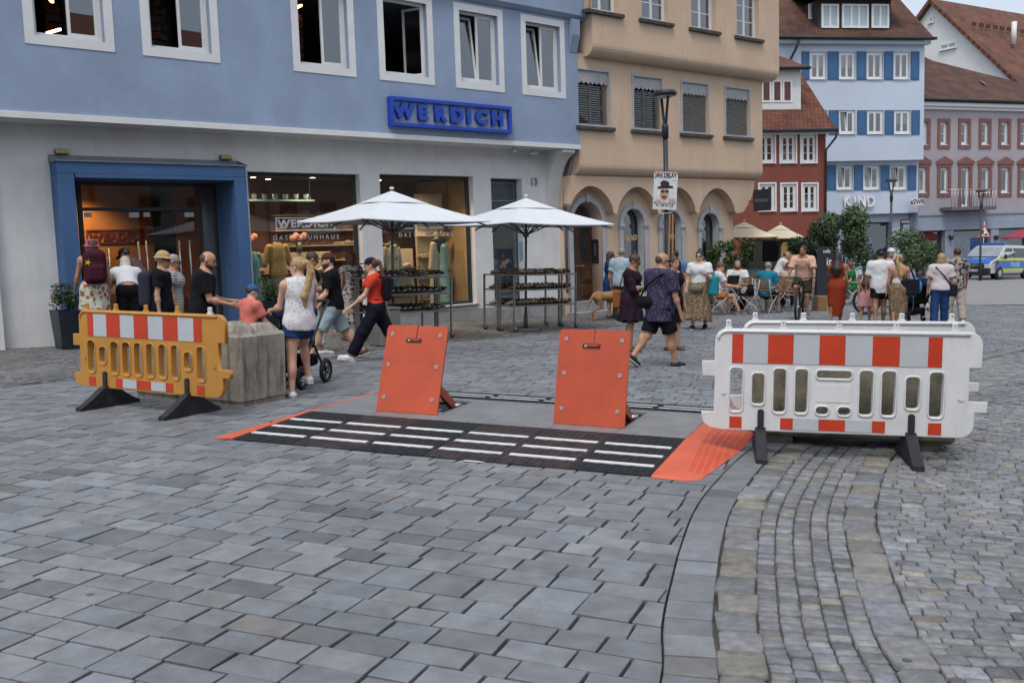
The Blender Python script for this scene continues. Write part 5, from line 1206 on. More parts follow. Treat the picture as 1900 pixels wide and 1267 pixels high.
# ---------------------------------------------------------------- people
SKIN = {'l': (.56, .33, .23), 'm': (.45, .245, .155), 't': (.33, .165, .095), 'd': (.16, .075, .045)}
HAIRC = {'blond': (.40, .27, .12), 'brown': (.06, .032, .018), 'dark': (.018, .013, .011), 'grey': (.30, .29, .28), 'auburn': (.13, .05, .022), 'white': (.55, .5, .4), 'stub': (.09, .05, .03), 'beard': (.05, .03, .02)}
def cl(name, c, rough=.85): return mat('cloth_' + name, c, rough, .06, 30., .8, 15, spec=.12)
def rotx(v, a): c, s = math.cos(a), math.sin(a); return np.array((v[0], v[1] * c - v[2] * s, v[1] * s + v[2] * c))
def rotz(v, a): c, s = math.cos(a), math.sin(a); return np.array((v[0] * c - v[1] * s, v[0] * s + v[1] * c, v[2]))
def roty(v, a): c, s = math.cos(a), math.sin(a); return np.array((v[0] * c + v[2] * s, v[1], -v[0] * s + v[2] * c))
def limbdir(flex, abd, side):                        # straight down, swung forward by flex and outward by abd (degrees)
    v = np.array((0, 0, -1.0)); v = roty(v, -side * math.radians(abd)) ; return rotx(v, math.radians(flex))
def person(pos, face, H, label, sex='m', skin='m', lean=0, head=(0, 0), arms=((0, 8, 10, 0), (0, 8, 10, 0)), legs=((0, 3, 0), (0, 3, 0)), bulk=1.0, top=None, bottom=None, hair=None, hat=None, shoes=None,
           beard=None, glasses=False, sit=None, res=None, hand=True, group='people in the street', twist=0, extras=None, feetz=0.0, lift=0.0):
    """local frame: +Y ahead, +X to the person's right, +Z up. arms/legs: (right, left); arm = flex, abduct, elbow, inward; leg = flex, abduct, knee"""
    d = math.hypot(pos[0], pos[1]); res = res or (.0125 if d < 15.5 else .015 if d < 21 else .019 if d < 30 else .024)
    S = H; sk = mat('skin_' + skin, SKIN[skin], .55, .08, 9., .05, 60); fem = sex == 'f'
    J = {}; J['pel'] = np.array((0, 0, 0.0)); ln = math.radians(lean)
    def T(v): return rotx(rotz(np.array(v, float), math.radians(twist)), -ln)          # the trunk leans forward
    J['waist'] = T((0, 0, .085 * S)) ; J['chest'] = T((0, 0, .2 * S)); J['neck'] = T((0, .0, .295 * S)); shw = (.104 if fem else .117) * S * (1 + (bulk - 1) * .5)
    hp = math.radians(head[0]); hy = math.radians(head[1])
    def HD(v): return J['head'] + rotz(rotx(np.array(v, float), -ln * .35 - hp), hy)
    J['head'] = J['neck'] + rotx(np.array((0, .018 * S, .085 * S)), -ln * .5 - hp * .5)
    out = {}
    for sd, nm, A in ((1, 'R', arms[0]), (-1, 'L', arms[1])):
        sh = T((sd * shw, 0, .265 * S)); up_ = T(limbdir(A[0], A[1], sd)) if len(A) < 5 else limbdir(A[0], A[1], sd)
        ua = sh + up_ * .172 * S; fo = limbdir(A[0] + A[2], A[1] * .5, sd); fo = rotz(fo, sd * math.radians(A[3])) if A[3] else fo
        fo = T(fo) if len(A) < 5 else fo
        wr = ua + fo * .145 * S; J['sh' + nm], J['el' + nm], J['wr' + nm], J['fo' + nm] = sh, ua, wr, fo
    for sd, nm, A in ((1, 'R', legs[0]), (-1, 'L', legs[1])):
        hp_ = np.array((sd * .05 * S, 0, -.02 * S)); th = limbdir(A[0], A[1], sd); kn = hp_ + th * .235 * S; ca = limbdir(A[0] - A[2], A[1] * .3, sd); an = kn + ca * .235 * S
        J['hi' + nm], J['kn' + nm], J['an' + nm], J['ca' + nm] = hp_, kn, an, ca
        fa = A[3] if len(A) > 3 else 0; J['fd' + nm] = rotx(np.array((0, 1.0, 0)), math.radians(fa)); J['fu' + nm] = rotx(np.array((0, 0, 1.0)), math.radians(fa))
    low = min((J['an' + n] - J['fu' + n] * .035 * S + min(0, (J['fd' + n] * .11 * S)[2]) * np.array((0, 0, 1)))[2] for n in 'RL')
    oz = -low + feetz if sit is None else sit + .055 * S + .0
    off = np.array((0, 0, oz + lift))
    for k in J:
        if k[:2] not in ('fo', 'ca', 'fd', 'fu'): J[k] = J[k] + off
    b = bulk; bx = 1 + (b - 1) * 1.0
    def torso(q, g=0.0, lower=True):
        q.ell(J['chest'] + T((0, .002, .02 * S)), np.array(((.092 if fem else .102) * bx, (.066 + (b - 1) * .06), .105)) * S + g, .05 * S, RT)
        q.ell(J['waist'] + T((0, .006 * b, 0)), np.array(((.074 if fem else .086) * bx, .058 * (1 + (b - 1) * 1.7), .09)) * S + g, .05 * S, RT)
        if lower: q.ell(J['pel'] + np.array((0, -.005 * S, .0)), np.array(((.098 if fem else .09) * bx, .072 * (1 + (b - 1) * 1.1), .078)) * S + g, .05 * S)
        q.cap(J['shL'] + T((.01 * S, 0, -.008 * S)), J['shR'] + T((-.01 * S, 0, -.008 * S)), .036 * S + g, None, .04 * S)
        q.cap(J['neck'] + T((0, 0, -.03 * S)), J['chest'], .045 * S + g, .06 * S + g, .04 * S)
        if fem:
            for sx in (-1, 1): q.ell(J['chest'] + T((sx * .042 * S, .052 * S, .012 * S)), np.array((.042, .04, .042)) * S + g, .03 * S)
        if b > 1.12: q.ell(J['waist'] + T((0, .035 * S * b, -.02 * S)), np.array((.082, .062, .085)) * S * b + g, .05 * S)
    cA, sA = math.cos(ln), math.sin(ln); Rt = np.array([T((1, 0, 0)), T((0, 1, 0)), T((0, 0, 1))]).T; RT = Rt
    Rh = np.array([HD((1, 0, 0)) - J['head'], HD((0, 1, 0)) - J['head'], HD((0, 0, 1)) - J['head']]).T
    q = SDF(res); torso(q)
    # head: skull, jaw, nose, ears, neck
    q.cap(J['neck'] + T((0, -.004 * S, -.03 * S)), J['head'] + Rh @ np.array((0, -.012, -.02)) * S, .034 * S * (1 + (b - 1) * .6), .031 * S, .02 * S)
    q.ell(J['head'] + Rh @ np.array((0, -.006, .018)) * S, np.array((.0435, .054, .05)) * S * (1.0 + (b - 1) * .15), .015 * S, Rh)
    q.ell(J['head'] + Rh @ np.array((0, .016, -.022)) * S, np.array((.034, .036, .044)) * S * (1 + (b - 1) * .4), .015 * S, Rh)
    q.cap(J['head'] + Rh @ np.array((0, .048, .006)) * S, J['head'] + Rh @ np.array((0, .058, -.010)) * S, .005 * S, .009 * S, .008 * S)
    for sx in (-1, 1): q.ell(J['head'] + Rh @ np.array((sx * .044, -.008, 0.0)) * S, np.array((.007, .011, .017)) * S, .005 * S, Rh)
    for nm in 'RL':
        q.cap(J['sh' + nm], J['el' + nm], .027 * S * b, .021 * S * (1 + (b - 1) * .6), .025 * S)
        q.cap(J['el' + nm], J['wr' + nm], .0215 * S * (1 + (b - 1) * .5), .0135 * S, .012 * S); m_ = J['el' + nm] + (J['wr' + nm] - J['el' + nm]) * .28
        q.ell(m_, np.array((.023, .023, .03)) * S * (1 + (b - 1) * .4), .015 * S)
        f = J['fo' + nm]; f = f / np.linalg.norm(f); sd = 1 if nm == 'R' else -1
        pr = np.cross(f, (0, 1, 0.05)); pr = np.cross(f, np.array((sd, 0, 0.0))); pr = pr / (np.linalg.norm(pr) + 1e-9); w0 = J['wr' + nm]; sdv = np.cross(pr, f)
        # palm, four fingers of unequal length with a knuckle bend, and a thumb leaving the side of the palm
        q.cap(w0, w0 + f * .012 * S, .0125 * S, .013 * S, .008 * S)
        for k_, (o_, L_) in enumerate(((-.013, .040), (-.0045, .046), (.0045, .043), (.013, .035))):
            kn_ = w0 + f * .05 * S + pr * o_ * S; q.cap(w0 + f * .012 * S + pr * o_ * .6 * S, kn_, .0082 * S, .0076 * S, .006 * S)
            bend = f * .8 - sdv * .45 * sd * 0 + np.array((0, .25, -.15)); bend = bend / np.linalg.norm(bend)
            mid = kn_ + (f * .9 + bend * .3) / 1.1 * L_ * .5 * S; q.cap(kn_, mid, .0062 * S, .0056 * S, .003 * S); q.cap(mid, mid + bend * L_ * .5 * S, .0055 * S, .0048 * S, .003 * S)
        th0 = w0 + f * .016 * S - pr * .012 * S; th1 = th0 + (f * .6 - pr * .7) * .028 * S; q.cap(th0, th1, .0075 * S, .0062 * S, .004 * S); q.cap(th1, th1 + (f * .9 - pr * .2) * .022 * S, .006 * S, .005 * S, .003 * S)
    for nm in 'RL':
        q.cap(J['hi' + nm], J['kn' + nm], .052 * S * (1 + (b - 1) * .7) * (1.05 if fem else 1), .033 * S * (1 + (b - 1) * .5), .03 * S)
        q.cap(J['kn' + nm], J['an' + nm], .032 * S * (1 + (b - 1) * .5), .0195 * S * (1 + (b - 1) * .4), .015 * S)
        c_ = J['kn' + nm] + (J['an' + nm] - J['kn' + nm]) * .3 - J['fd' + nm] * .014 * S; q.ell(c_, np.array((.029, .031, .062)) * S * (1 + (b - 1) * .5), .02 * S)
        a_ = J['an' + nm]; fd, fu = J['fd' + nm], J['fu' + nm]; q.cap(a_ - fu * .018 * S - fd * .015 * S, a_ - fu * .022 * S + fd * .085 * S, .02 * S, .016 * S, .012 * S)
    body = link('person', q.mesh('body'), sk, None, (pos[0], pos[1], 0), face, label, 'person', group)
    hm = lambda *v: J['head'] + Rh @ np.array(v) * S
    # face
    fx, fy = -math.sin(face + hy), math.cos(face + hy); seen = -(fx * pos[0] + fy * pos[1]) / max(d, .1) > -.35 and d < 25
    if seen:
        for sx in (-1, 1):
            MB().ball(hm(sx * .0175, .0455, .004), .0052 * S, 6, 4).obj('eye', mat('eye_dark', (.02, .015, .012), .3), body)
            MB().tube([hm(sx * .009, .0505, .014), hm(sx * .019, .048, .0165), hm(sx * .028, .041, .013)], .0028 * S, 5).obj('eyebrow', mat('hair_' + (hair[1] if hair else 'brown'), HAIRC[hair[1] if hair else 'brown'], .6, .25, 30.), body)
        MB().tube([hm(-.013, .046, -.032), hm(0, .0515, -.0315), hm(.013, .046, -.032)], .0032 * S, 6).obj('lips', mat('lips', (.33, .11, .09), .5), body)
    # clothes
    if top:
        c, slv, hem = top['m'], top.get('sleeve', .5), top.get('hem', -.04); g = top.get('g', .014 if top.get('hem', -.04) < -.02 else .009) * S; loose = top.get('loose', .0)
        t = SDF(res); torso(t, g, hem < .02)
        if loose or hem < -.03:
            t.cap(J['waist'], J['pel'] + np.array((0, 0, (hem + .0) * S)), (.074 if fem else .082) * S * bx + g, (.092 + loose) * S * bx + g, .04 * S, (1, 1.28 if b < 1.15 else 1.05, 1))
        for nm in 'RL':
            if slv <= 0: continue
            if slv <= 1: e1 = J['sh' + nm] + (J['el' + nm] - J['sh' + nm]) * slv; dn = J['el' + nm] - J['sh' + nm]; t.cap(J['sh' + nm], J['el' + nm], .031 * S * b + g, (.027 + top.get('flare', .006)) * S * b + g, .03 * S, cut=[(e1, dn)])
            else:
                t.cap(J['sh' + nm], J['el' + nm], .031 * S * b + g, .027 * S * b + g, .03 * S); e1 = J['el' + nm] + (J['wr' + nm] - J['el' + nm]) * (slv - 1); t.cap(J['el' + nm], J['wr' + nm], .027 * S + g, (.02 + top.get('flare', 0)) * S + g, .015 * S, cut=[(e1, J['wr' + nm] - J['el' + nm])])
        hz = J['pel'][2] + hem * S
        if lean < 25: t.plane((0, 0, hz), (0, 0, -1))
        else: t.plane(J['pel'] + T((0, 0, .03 * S)), -T((0, 0, 1)))
        nk = top.get('neck', .318); t.plane(J['pel'] + T((0, -.02 * S, nk * S)), T((0, .42, 1)))
        if slv <= 0:
            for sx in (-1, 1): t.sub('ell', J['pel'] + T((sx * (shw + .03 * S), 0, .25 * S)), np.array((.048, .07, .085)) * S)
        fr = random.uniform(0, 6); t.warp(lambda X: .0035 * np.sin(X[..., 2] * 38 + fr + 6 * X[..., 0]) * np.sin(X[..., 0] * 27 + X[..., 1] * 19))
        link(top.get('name', 'shirt'), t.mesh('top'), c, body)
    if bottom:
        k = bottom['k']; c = bottom['m']; g = .008 * S
        t = SDF(res)
        if k in ('shorts', 'trousers', 'long_shorts'):
            t.ell(J['pel'] + np.array((0, -.004 * S, 0)), np.array(((.099 if fem else .093) * bx, .075 * (1 + (b - 1) * 1.1), .08)) * S + g, .04 * S)
            t.cap(J['pel'] + (0, 0, .0), J['waist'], .09 * S * bx, .078 * S * bx + g, .03 * S, (1, 1.25 / (1 + (b - 1)), 1))
            for nm in 'RL':
                fl = bottom.get('flare', .008); L_ = bottom.get('len', .8)
                if k != 'trousers': e1 = J['hi' + nm] + (J['kn' + nm] - J['hi' + nm]) * L_; t.cap(J['hi' + nm], J['kn' + nm] + (J['kn' + nm] - J['hi' + nm]) * .2, .057 * S * (1 + (b - 1) * .7) + g, (.042 + fl) * S * (1 + (b - 1) * .6) + g, .03 * S, cut=[(e1, J['kn' + nm] - J['hi' + nm])])
                else:
                    t.cap(J['hi' + nm], J['kn' + nm], .056 * S + g, (.038 + fl) * S + g, .03 * S); e1 = J['kn' + nm] + (J['an' + nm] - J['kn' + nm]) * bottom.get('len', .97); t.cap(J['kn' + nm], J['an' + nm], (.036 + fl) * S + g, (.026 + fl * 1.6) * S + g, .02 * S, cut=[(e1, J['an' + nm] - J['kn' + nm])])
            t.plane(J['waist'] + (0, 0, .0), (0, 0, 1)); fr = random.uniform(0, 6)
            t.warp(lambda X: .004 * np.sin(X[..., 2] * 45 + fr + 8 * X[..., 1]) * np.sin(X[..., 0] * 30 + X[..., 1] * 22))
            if k != 'shorts' or True: pass
        else:                                            # skirt or dress skirt
            L_ = bottom.get('len', .3); r1 = bottom.get('hemr', .13); mid = J['pel'] + np.array((0, -.004 * S, -.02 * S)); end = J['pel'] + np.array((bottom.get('dx', 0) * S, bottom.get('dy', 0) * S, -L_ * S))
            t.cap(J['waist'], mid, .083 * S * bx, .106 * S * bx + g * .5, .03 * S, (1, 1.25, 1)); t.cap(mid, end, .106 * S * bx + g * .5, r1 * S, .03 * S, (1, bottom.get('sy', 1.15), 1), cut=[(end, end - mid)])
            for nm in 'RL': t.cap(J['hi' + nm], J['kn' + nm], .056 * S + g, .045 * S + g, .05 * S, cut=[(end, end - mid)])
            t.plane(J['waist'] + (0, 0, .01 * S), (0, 0, 1)); nf = bottom.get('folds', 9); am = bottom.get('amp', .012); z0 = J['pel'][2]; L__ = L_ * S
            t.warp(lambda X: am * np.clip((z0 - X[..., 2]) / L__, 0, 1) * np.cos(nf * np.arctan2(X[..., 1], X[..., 0]) + 2.0 * np.sin(X[..., 2] * 5)))
        link({'skirt': 'skirt', 'dress': 'dress_skirt', 'trousers': 'trousers'}.get(k, 'shorts'), t.mesh('bottom'), c, body)
    if hair:
        st, hc = hair; m_ = mat('hair_' + hc, HAIRC[hc], .55, .25, 40., .3, 160); t = SDF(res * .9)
        if st != 'bald':
            big = {'short': 1.06, 'crop': 1.02, 'long': 1.12, 'pony': 1.07, 'bob': 1.14, 'bun': 1.07, 'curly': 1.3, 'mid': 1.12}[st]
            t.ell(hm(0, -.012, .024), np.array((.0455, .056, .051)) * S * big, .01, Rh)
            if st in ('long', 'bob', 'mid', 'curly'):
                t.ell(hm(0, -.03, -.02), np.array((.047, .042, .06)) * S * (1.05 if st != 'curly' else 1.25), .02 * S, Rh)
            if st in ('bob', 'mid'): t.ell(hm(0, -.03, -.05), np.array((.056, .042, .05)) * S, .02 * S, Rh)
            if st == 'long':
                t.cap(hm(0, -.045, -.02), J['chest'] + T((0, -.085 * S, .02 * S)), .042 * S, .05 * S, .03 * S, (.8, 1.3, 1)); t.cap(J['chest'] + T((0, -.085 * S, .02 * S)), J['waist'] + T((0, -.085 * S, .06 * S)), .05 * S, .03 * S, .03 * S, (.8, 1.3, 1))
            if st == 'pony':
                t.ell(hm(0, -.072, .035), np.array((.02, .022, .02)) * S, .01 * S); L_ = hair_len = .30 if hc == 'blond' else .2
                p0, p1, p2 = hm(0, -.085, .03), hm(0, -.1, -.04), J['neck'] + T((.01 * S, -.085 * S, -.11 * S)); p3 = J['neck'] + T((.02 * S, -.075 * S, (-.19 if hc == 'blond' else -.12) * S))
                t.cap(p0, p1, .016 * S, .019 * S, .012 * S); t.cap(p1, p2, .019 * S, .023 * S, .012 * S, (.85, 1.2, 1)); t.cap(p2, p3, .023 * S, .008 * S, .012 * S, (.85, 1.2, 1)); t.cap(p1 + (.012 * S, 0, 0), p3 + (.015 * S, .01 * S, .03 * S), .015 * S, .006 * S, .01 * S)
            if st == 'bun': t.ell(hm(0, -.035, .085), np.array((.022, .022, .02)) * S, .008 * S)
            # keep the face free
            t.sub('ell', hm(0, .062, -.022), np.array((.041, .05, .066)) * S, rot=Rh)
            if st in ('short', 'crop'): t.sub('ell', hm(0, .02, -.062), np.array((.08, .078, .052)) * S, rot=Rh)
            if st in ('pony', 'bun'):
                for sx in (-1, 1): t.sub('ell', hm(sx * .05, .0, -.03), np.array((.02, .05, .04)) * S, rot=Rh)
            fr = random.uniform(0, 6); t.warp(lambda X: .0018 * np.sin(X[..., 0] * 110 + fr) * np.sin(X[..., 1] * 90 + X[..., 2] * 12))
            link('hair', t.mesh('hair'), m_, body)
        else:
            t.ell(hm(0, -.014, .014), np.array((.0445, .051, .046)) * S * 1.0, .01, Rh); t.sub('ell', hm(0, .03, .045), np.array((.06, .075, .045)) * S, rot=Rh); t.sub('ell', hm(0, .06, -.03), np.array((.05, .05, .06)) * S, rot=Rh); link('hair', t.mesh('hair'), m_, body)
    if beard:
        t = SDF(res * .8); t.ell(hm(0, .0105, -.031), np.array((.0385, .0425, .0435)) * S, .01, Rh); t.sub('ell', hm(0, .05, .012), np.array((.06, .05, .036)) * S, rot=Rh); link('beard', t.mesh('beard'), mat('hair_' + beard, HAIRC[beard], .7, .3, 40., .3, 160), body)
    if glasses:
        s_ = MB()
        for sx in (-1, 1): s_.lathe([(.0135 * S, -.002), (.0145 * S, 0), (.0135 * S, .002)], 10, axis='y'); n_ = 30; vs = s_.v[-n_:]; s_.v[-n_:] = [tuple(hm(sx * .0185, .0535, .004) + Rh @ np.array(v)) for v in vs]
        s_.tube([hm(-.045, .0, .006), hm(-.034, .045, .006), hm(-.006, .056, .007), hm(.006, .056, .007), hm(.034, .045, .006), hm(.045, .0, .006)], .0028 * S, 5)
        s_.obj('sunglasses', mat('sunglass_black', (.012, .011, .012), .2), body)
    if hat:
        kd, hmat = hat; t = SDF(res * .9)
        if kd == 'cap':
            t.ell(hm(0, -.006, .032), np.array((.0495, .0585, .048)) * S, .01, Rh); t.sub('box', hm(0, -.006, -.03), np.array((.09, .09, .05)) * S, r=.001, rot=Rh)
            t.ell(hm(0, .062, .022), np.array((.042, .05, .0075)) * S, .008, Rh)
        elif kd == 'bucket':
            t.cap(hm(0, -.004, .03), hm(0, -.004, .062), .058 * S, .048 * S, .01, cut=[(hm(0, 0, .075), Rh @ np.array((0, 0, 1)))]); t.cap(hm(0, -.004, .008), hm(0, -.004, .024), .078 * S, .062 * S, .012, cut=[(hm(0, 0, .004), Rh @ np.array((0, 0, -1))), (hm(0, 0, .03), Rh @ np.array((0, 0, 1)))])
        elif kd == 'straw':
            t.ell(hm(0, -.004, .04), np.array((.051, .058, .048)) * S, .012, Rh); t.sub('box', hm(0, 0, -.03), np.array((.12, .12, .05)) * S, r=.001, rot=Rh); t.ell(hm(0, .006, .022), np.array((.08, .1, .009)) * S, .01, Rh)
        elif kd == 'helmet':
            t.ell(hm(0, -.004, .036), np.array((.055, .068, .055)) * S, .01, Rh); t.sub('box', hm(0, 0, -.03), np.array((.12, .12, .052)) * S, r=.001, rot=Rh)
        link({'cap': 'cap', 'bucket': 'bucket_hat', 'straw': 'straw_hat', 'helmet': 'cycle_helmet'}[kd], t.mesh('hat'), hmat, body)
    if shoes:
        sm_, so_ = (shoes if isinstance(shoes, tuple) else (shoes, mat('sole_white', (.6, .6, .58), .7)))
        for nm in 'RL':
            t = SDF(res * .85); a_ = J['an' + nm]; fd, fu = J['fd' + nm], J['fu' + nm]; sv = np.cross(fd, fu)
            t.cap(a_ - fu * .02 * S - fd * .022 * S, a_ - fu * .016 * S + fd * .03 * S, .027 * S, .027 * S, .015 * S); t.cap(a_ - fu * .02 * S + fd * .02 * S, a_ - fu * .026 * S + fd * .098 * S, .0265 * S, .021 * S, .015 * S, tuple(1 - .0 * abs(v) for v in fu))
            t.plane(a_ - fu * .042 * S, -fu); t.plane(a_ + fu * .008 * S, fu); so = link('shoe', t.mesh('shoe'), sm_, body)
            t = SDF(res * .85); t.cap(a_ - fu * .04 * S - fd * .025 * S, a_ - fu * .04 * S + fd * .1 * S, .027 * S, .024 * S, .01); t.plane(a_ - fu * .034 * S, fu); t.plane(a_ - fu * .047 * S, -fu); link('sole', t.mesh('sole'), so_, so)
    body['_j'] = 0; del body['_j']
    for k in J:
        J[k] = tuple(J[k])
    return body, J, hm, T
def soft(parent, name, m, prims, res=.012, **kw):
    t = SDF(res)
    for p in prims: getattr(t, p[0])(*p[1:]) if not isinstance(p[-1], dict) else getattr(t, p[0])(*p[1:-1], **p[-1])
    return link(name, t.mesh(name), m, parent, **kw)
# ================================================================ PEOPLE
def W(P): return Matrix.Translation(P.location) @ Matrix.Rotation(P.rotation_euler[2], 4, 'Z')
def PX(px, Y): return ((px - CXP) / FPX * Y, Y)
def thing_soft(P, name, m, prims, label, cat, res=.013, group=None): return soft(None, name, m, prims, res, M=W(P), label=label, cat=cat, group=group)
BLK = cl('black', (.009, .009, .012)); NAVY = cl('navy', (.012, .014, .035)); WHT = cl('white', (.62, .64, .67)); WHTS = mat('shoe_white', (.6, .6, .6), .6); BLKS = mat('shoe_black', (.015, .015, .018), .6)
DENIM = cl('denim', (.018, .05, .15)); SAND_ = (mat('sandal_brown', (.1, .045, .02), .7), mat('sandal_sole', (.12, .08, .05), .7))
LEO = pattern('leopard', (.23, .16, .09), (.025, .018, .012), 'voronoi', 34, .42); FLOR = pattern('small_print', (.62, .62, .64), (.08, .08, .1), 'voronoi', 30, .22, stretch=(1, 1, 1.6))
STRIPE = pattern('stripe_knit', (.6, .6, .6), (.015, .015, .02), 'Z', 14, .45); DOTS = pattern('dotted_violet', (.022, .016, .05), (.13, .11, .22), 'voronoi', 34, .3)
GARD = pattern('garden_print', (.52, .5, .42), (.13, .15, .05), 'noise', 16, .42, third=(.4, .05, .03)); FLO2 = pattern('rose_print', (.5, .42, .4), (.06, .05, .05), 'noise', 22, .42)
CAMO = pattern('grey_floral', (.32, .26, .24), (.03, .03, .035), 'noise', 14, .46)
# --- group at the shop entrance
p1 = person(PX(175, 15.68), .55, 1.74, 'woman in pink bucket hat with maroon backpack and floral skirt by the entrance', 'f', 'm', arms=((8, 10, 12, 0), (15, 10, 25, 0)), top=dict(m=BLK, sleeve=0, hem=-.02), bottom=dict(k='skirt', m=GARD, len=.2, hemr=.135, folds=7, amp=.006), hair=('mid', 'brown'), hat=('bucket', cl('pink', (.45, .09, .12))), shoes=BLKS, lift=.1)
P = p1[0]; z = p1[1]['chest'][2]
bp = thing_soft(P, 'backpack', cl('maroon', (.055, .012, .022)), [('box', (0, -.2, z - .02), (.17, .1, .26), .09), ('box', (0, -.3, z - .1), (.13, .05, .13), .05, .03), ('ell', (0, -.2, z + .2), (.15, .1, .08), .05)], 'maroon backpack with yellow star charm on the woman in the pink hat', 'backpack')
MB().prism([((.05 if k % 2 == 0 else .02) * math.cos(PI / 5 * k), (.05 if k % 2 == 0 else .02) * math.sin(PI / 5 * k)) for k in range(10)], -.005, .005).obj('charm', cl('yellow', (.6, .48, .04)), bp, M=Matrix.Translation((-.12, -.315, z + .07)))
p2 = person(PX(238, 16.15), .45, 1.64, 'white haired woman in white top bending over the display by the entrance', 'f', 'm', lean=48, head=(10, 0), arms=((45, 8, 20, 0, 1), (40, 12, 30, 0, 1)), bulk=1.05, top=dict(m=WHT, sleeve=.45), bottom=dict(k='trousers', m=BLK), hair=('bob', 'white'), shoes=BLKS, lift=.1)
p3 = person(PX(272, 16.75), 1.3, 1.74, 'man in black cap and brown shirt stooping inside the portal', 'm', 'd', lean=38, head=(18, 0), arms=((40, 8, 30, 0, 1), (30, 8, 30, 0, 1)), top=dict(m=cl('taupe', (.1, .07, .065)), sleeve=.6), bottom=dict(k='trousers', m=BLK), hair=('crop', 'dark'), hat=('cap', BLK), shoes=BLKS, lift=.1)
p4 = person(PX(300, 13.3), -1.35, 1.64, 'man in straw hat and sunglasses wearing a black tee', 'm', 'm', head=(4, -4), arms=((-6, 8, 12, 0), (-4, 10, 14, 0)), top=dict(m=BLK, sleeve=.62, loose=.006), bottom=dict(k='trousers', m=NAVY), hair=('short', 'grey'), hat=('straw', pattern('straw', (.48, .36, .17), (.3, .2, .08), 'Z', 30, .35)), glasses=True, shoes=BLKS)
p5 = person(PX(321, 14.1), -1.45, 1.6, 'grey haired woman in striped top behind the straw hat man', 'f', 't', head=(4, 0), arms=((5, 10, 20, 0), (0, 8, 10, 0)), top=dict(m=STRIPE, sleeve=.5, hem=-.05), bottom=dict(k='trousers', m=NAVY), hair=('short', 'grey'), glasses=True, shoes=WHTS)
p6 = person(PX(374, 11.6), -1.32, 1.66, 'bald bearded man in black tee holding his hands out', 'm', 'm', lean=4, head=(16, -6), arms=((20, 8, 60, 10), (16, 10, 70, 10)), bulk=1.06, top=dict(m=BLK, sleeve=.72, loose=.008), bottom=dict(k='shorts', m=NAVY, len=.95), hair=('bald', 'stub'), beard='beard', shoes=BLKS)
p7 = person(PX(459, 11.3), -.75, 1.25, 'small child in blue cap and coral tee leaning on the studded block', 'm', 'l', lean=6, head=(6, -20), arms=((28, 12, 20, 0), (22, 25, 10, 0)), top=dict(m=cl('coral', (.58, .17, .13)), sleeve=.7, loose=.01), bottom=dict(k='shorts', m=NAVY, len=.8), hair=('crop', 'brown'), hat=('cap', cl('capblue', (.04, .11, .26))), shoes=WHTS, res=.011)
p8 = person((-2.36, 10.62), .55, 1.58, 'woman with long blond ponytail, printed white top and denim shorts', 'f', 'l', head=(4, 40), arms=((22, 8, 55, 0), (20, 6, 60, 0)), legs=((46, 8, 66), (0, 3, 2)), top=dict(m=FLOR, sleeve=0, hem=-.055, loose=.006), bottom=dict(k='shorts', m=DENIM, len=.36, flare=.014), hair=('pony', 'blond'), shoes=WHTS)
p9 = person(PX(574, 15.0), -1.2, 1.66, 'short haired woman in black tank top and white jeans looking at her phone', 'f', 'm', head=(24, 0), arms=((18, 8, 75, 15), (18, 8, 75, 15)), legs=((14, 3, 4), (-8, 3, 14)), top=dict(m=BLK, sleeve=0, hem=-.02), bottom=dict(k='trousers', m=cl('whitejean', (.5, .54, .6)), len=.75), hair=('short', 'brown'), glasses=True, shoes=WHTS)
p10 = person(PX(618, 14.3), 1.72, 1.7, 'bearded man in brown cap, black printed tee and pale shorts', 'm', 'l', lean=4, head=(0, 4), arms=((12, 8, 30, 0), (18, 8, 35, 0)), legs=((-22, 3, 22, -18), (30, 3, 10)), top=dict(m=BLK, sleeve=.72, loose=.004), bottom=dict(k='shorts', m=cl('palemint', (.30, .40, .42)), len=.95, flare=.014), hair=('crop', 'dark'), hat=('cap', cl('brown', (.09, .03, .02))), beard='beard', shoes=(SAND_[0], WHTS))
text('print', 'LITE', .1, WHT, p10[0], Matrix.Translation((-.05, .155, p10[1]['chest'][2] + .02)) @ Matrix.Rotation(PI, 4, 'Z') @ FACE, .002, .004)
p11 = person(PX(652, 17.4), .7, 1.62, 'woman in flowered dress with dark curls facing the display window', 'f', 'm', top=dict(m=FLO2, sleeve=.3, hem=-.02), bottom=dict(k='dress', m=FLO2, len=.32, hemr=.12), hair=('curly', 'auburn'), shoes=SAND_)
p12 = person(PX(697, 14.1), 1.62, 1.62, 'woman in dark cap and orange tee striding past the shoe racks', 'f', 'l', lean=4, head=(2, 0), arms=((-22, 8, 12, 0), (30, 6, 25, 0)), legs=((-30, 3, 12, -30), (30, 3, 4, 10)), top=dict(m=cl('orangetee', (.6, .055, .03)), sleeve=.5, hem=-.02, loose=.0), bottom=dict(k='trousers', m=cl('nightblue', (.008, .009, .018)), flare=.012, len=.92), hair=('pony', 'auburn'), hat=('cap', NAVY), shoes=WHTS)
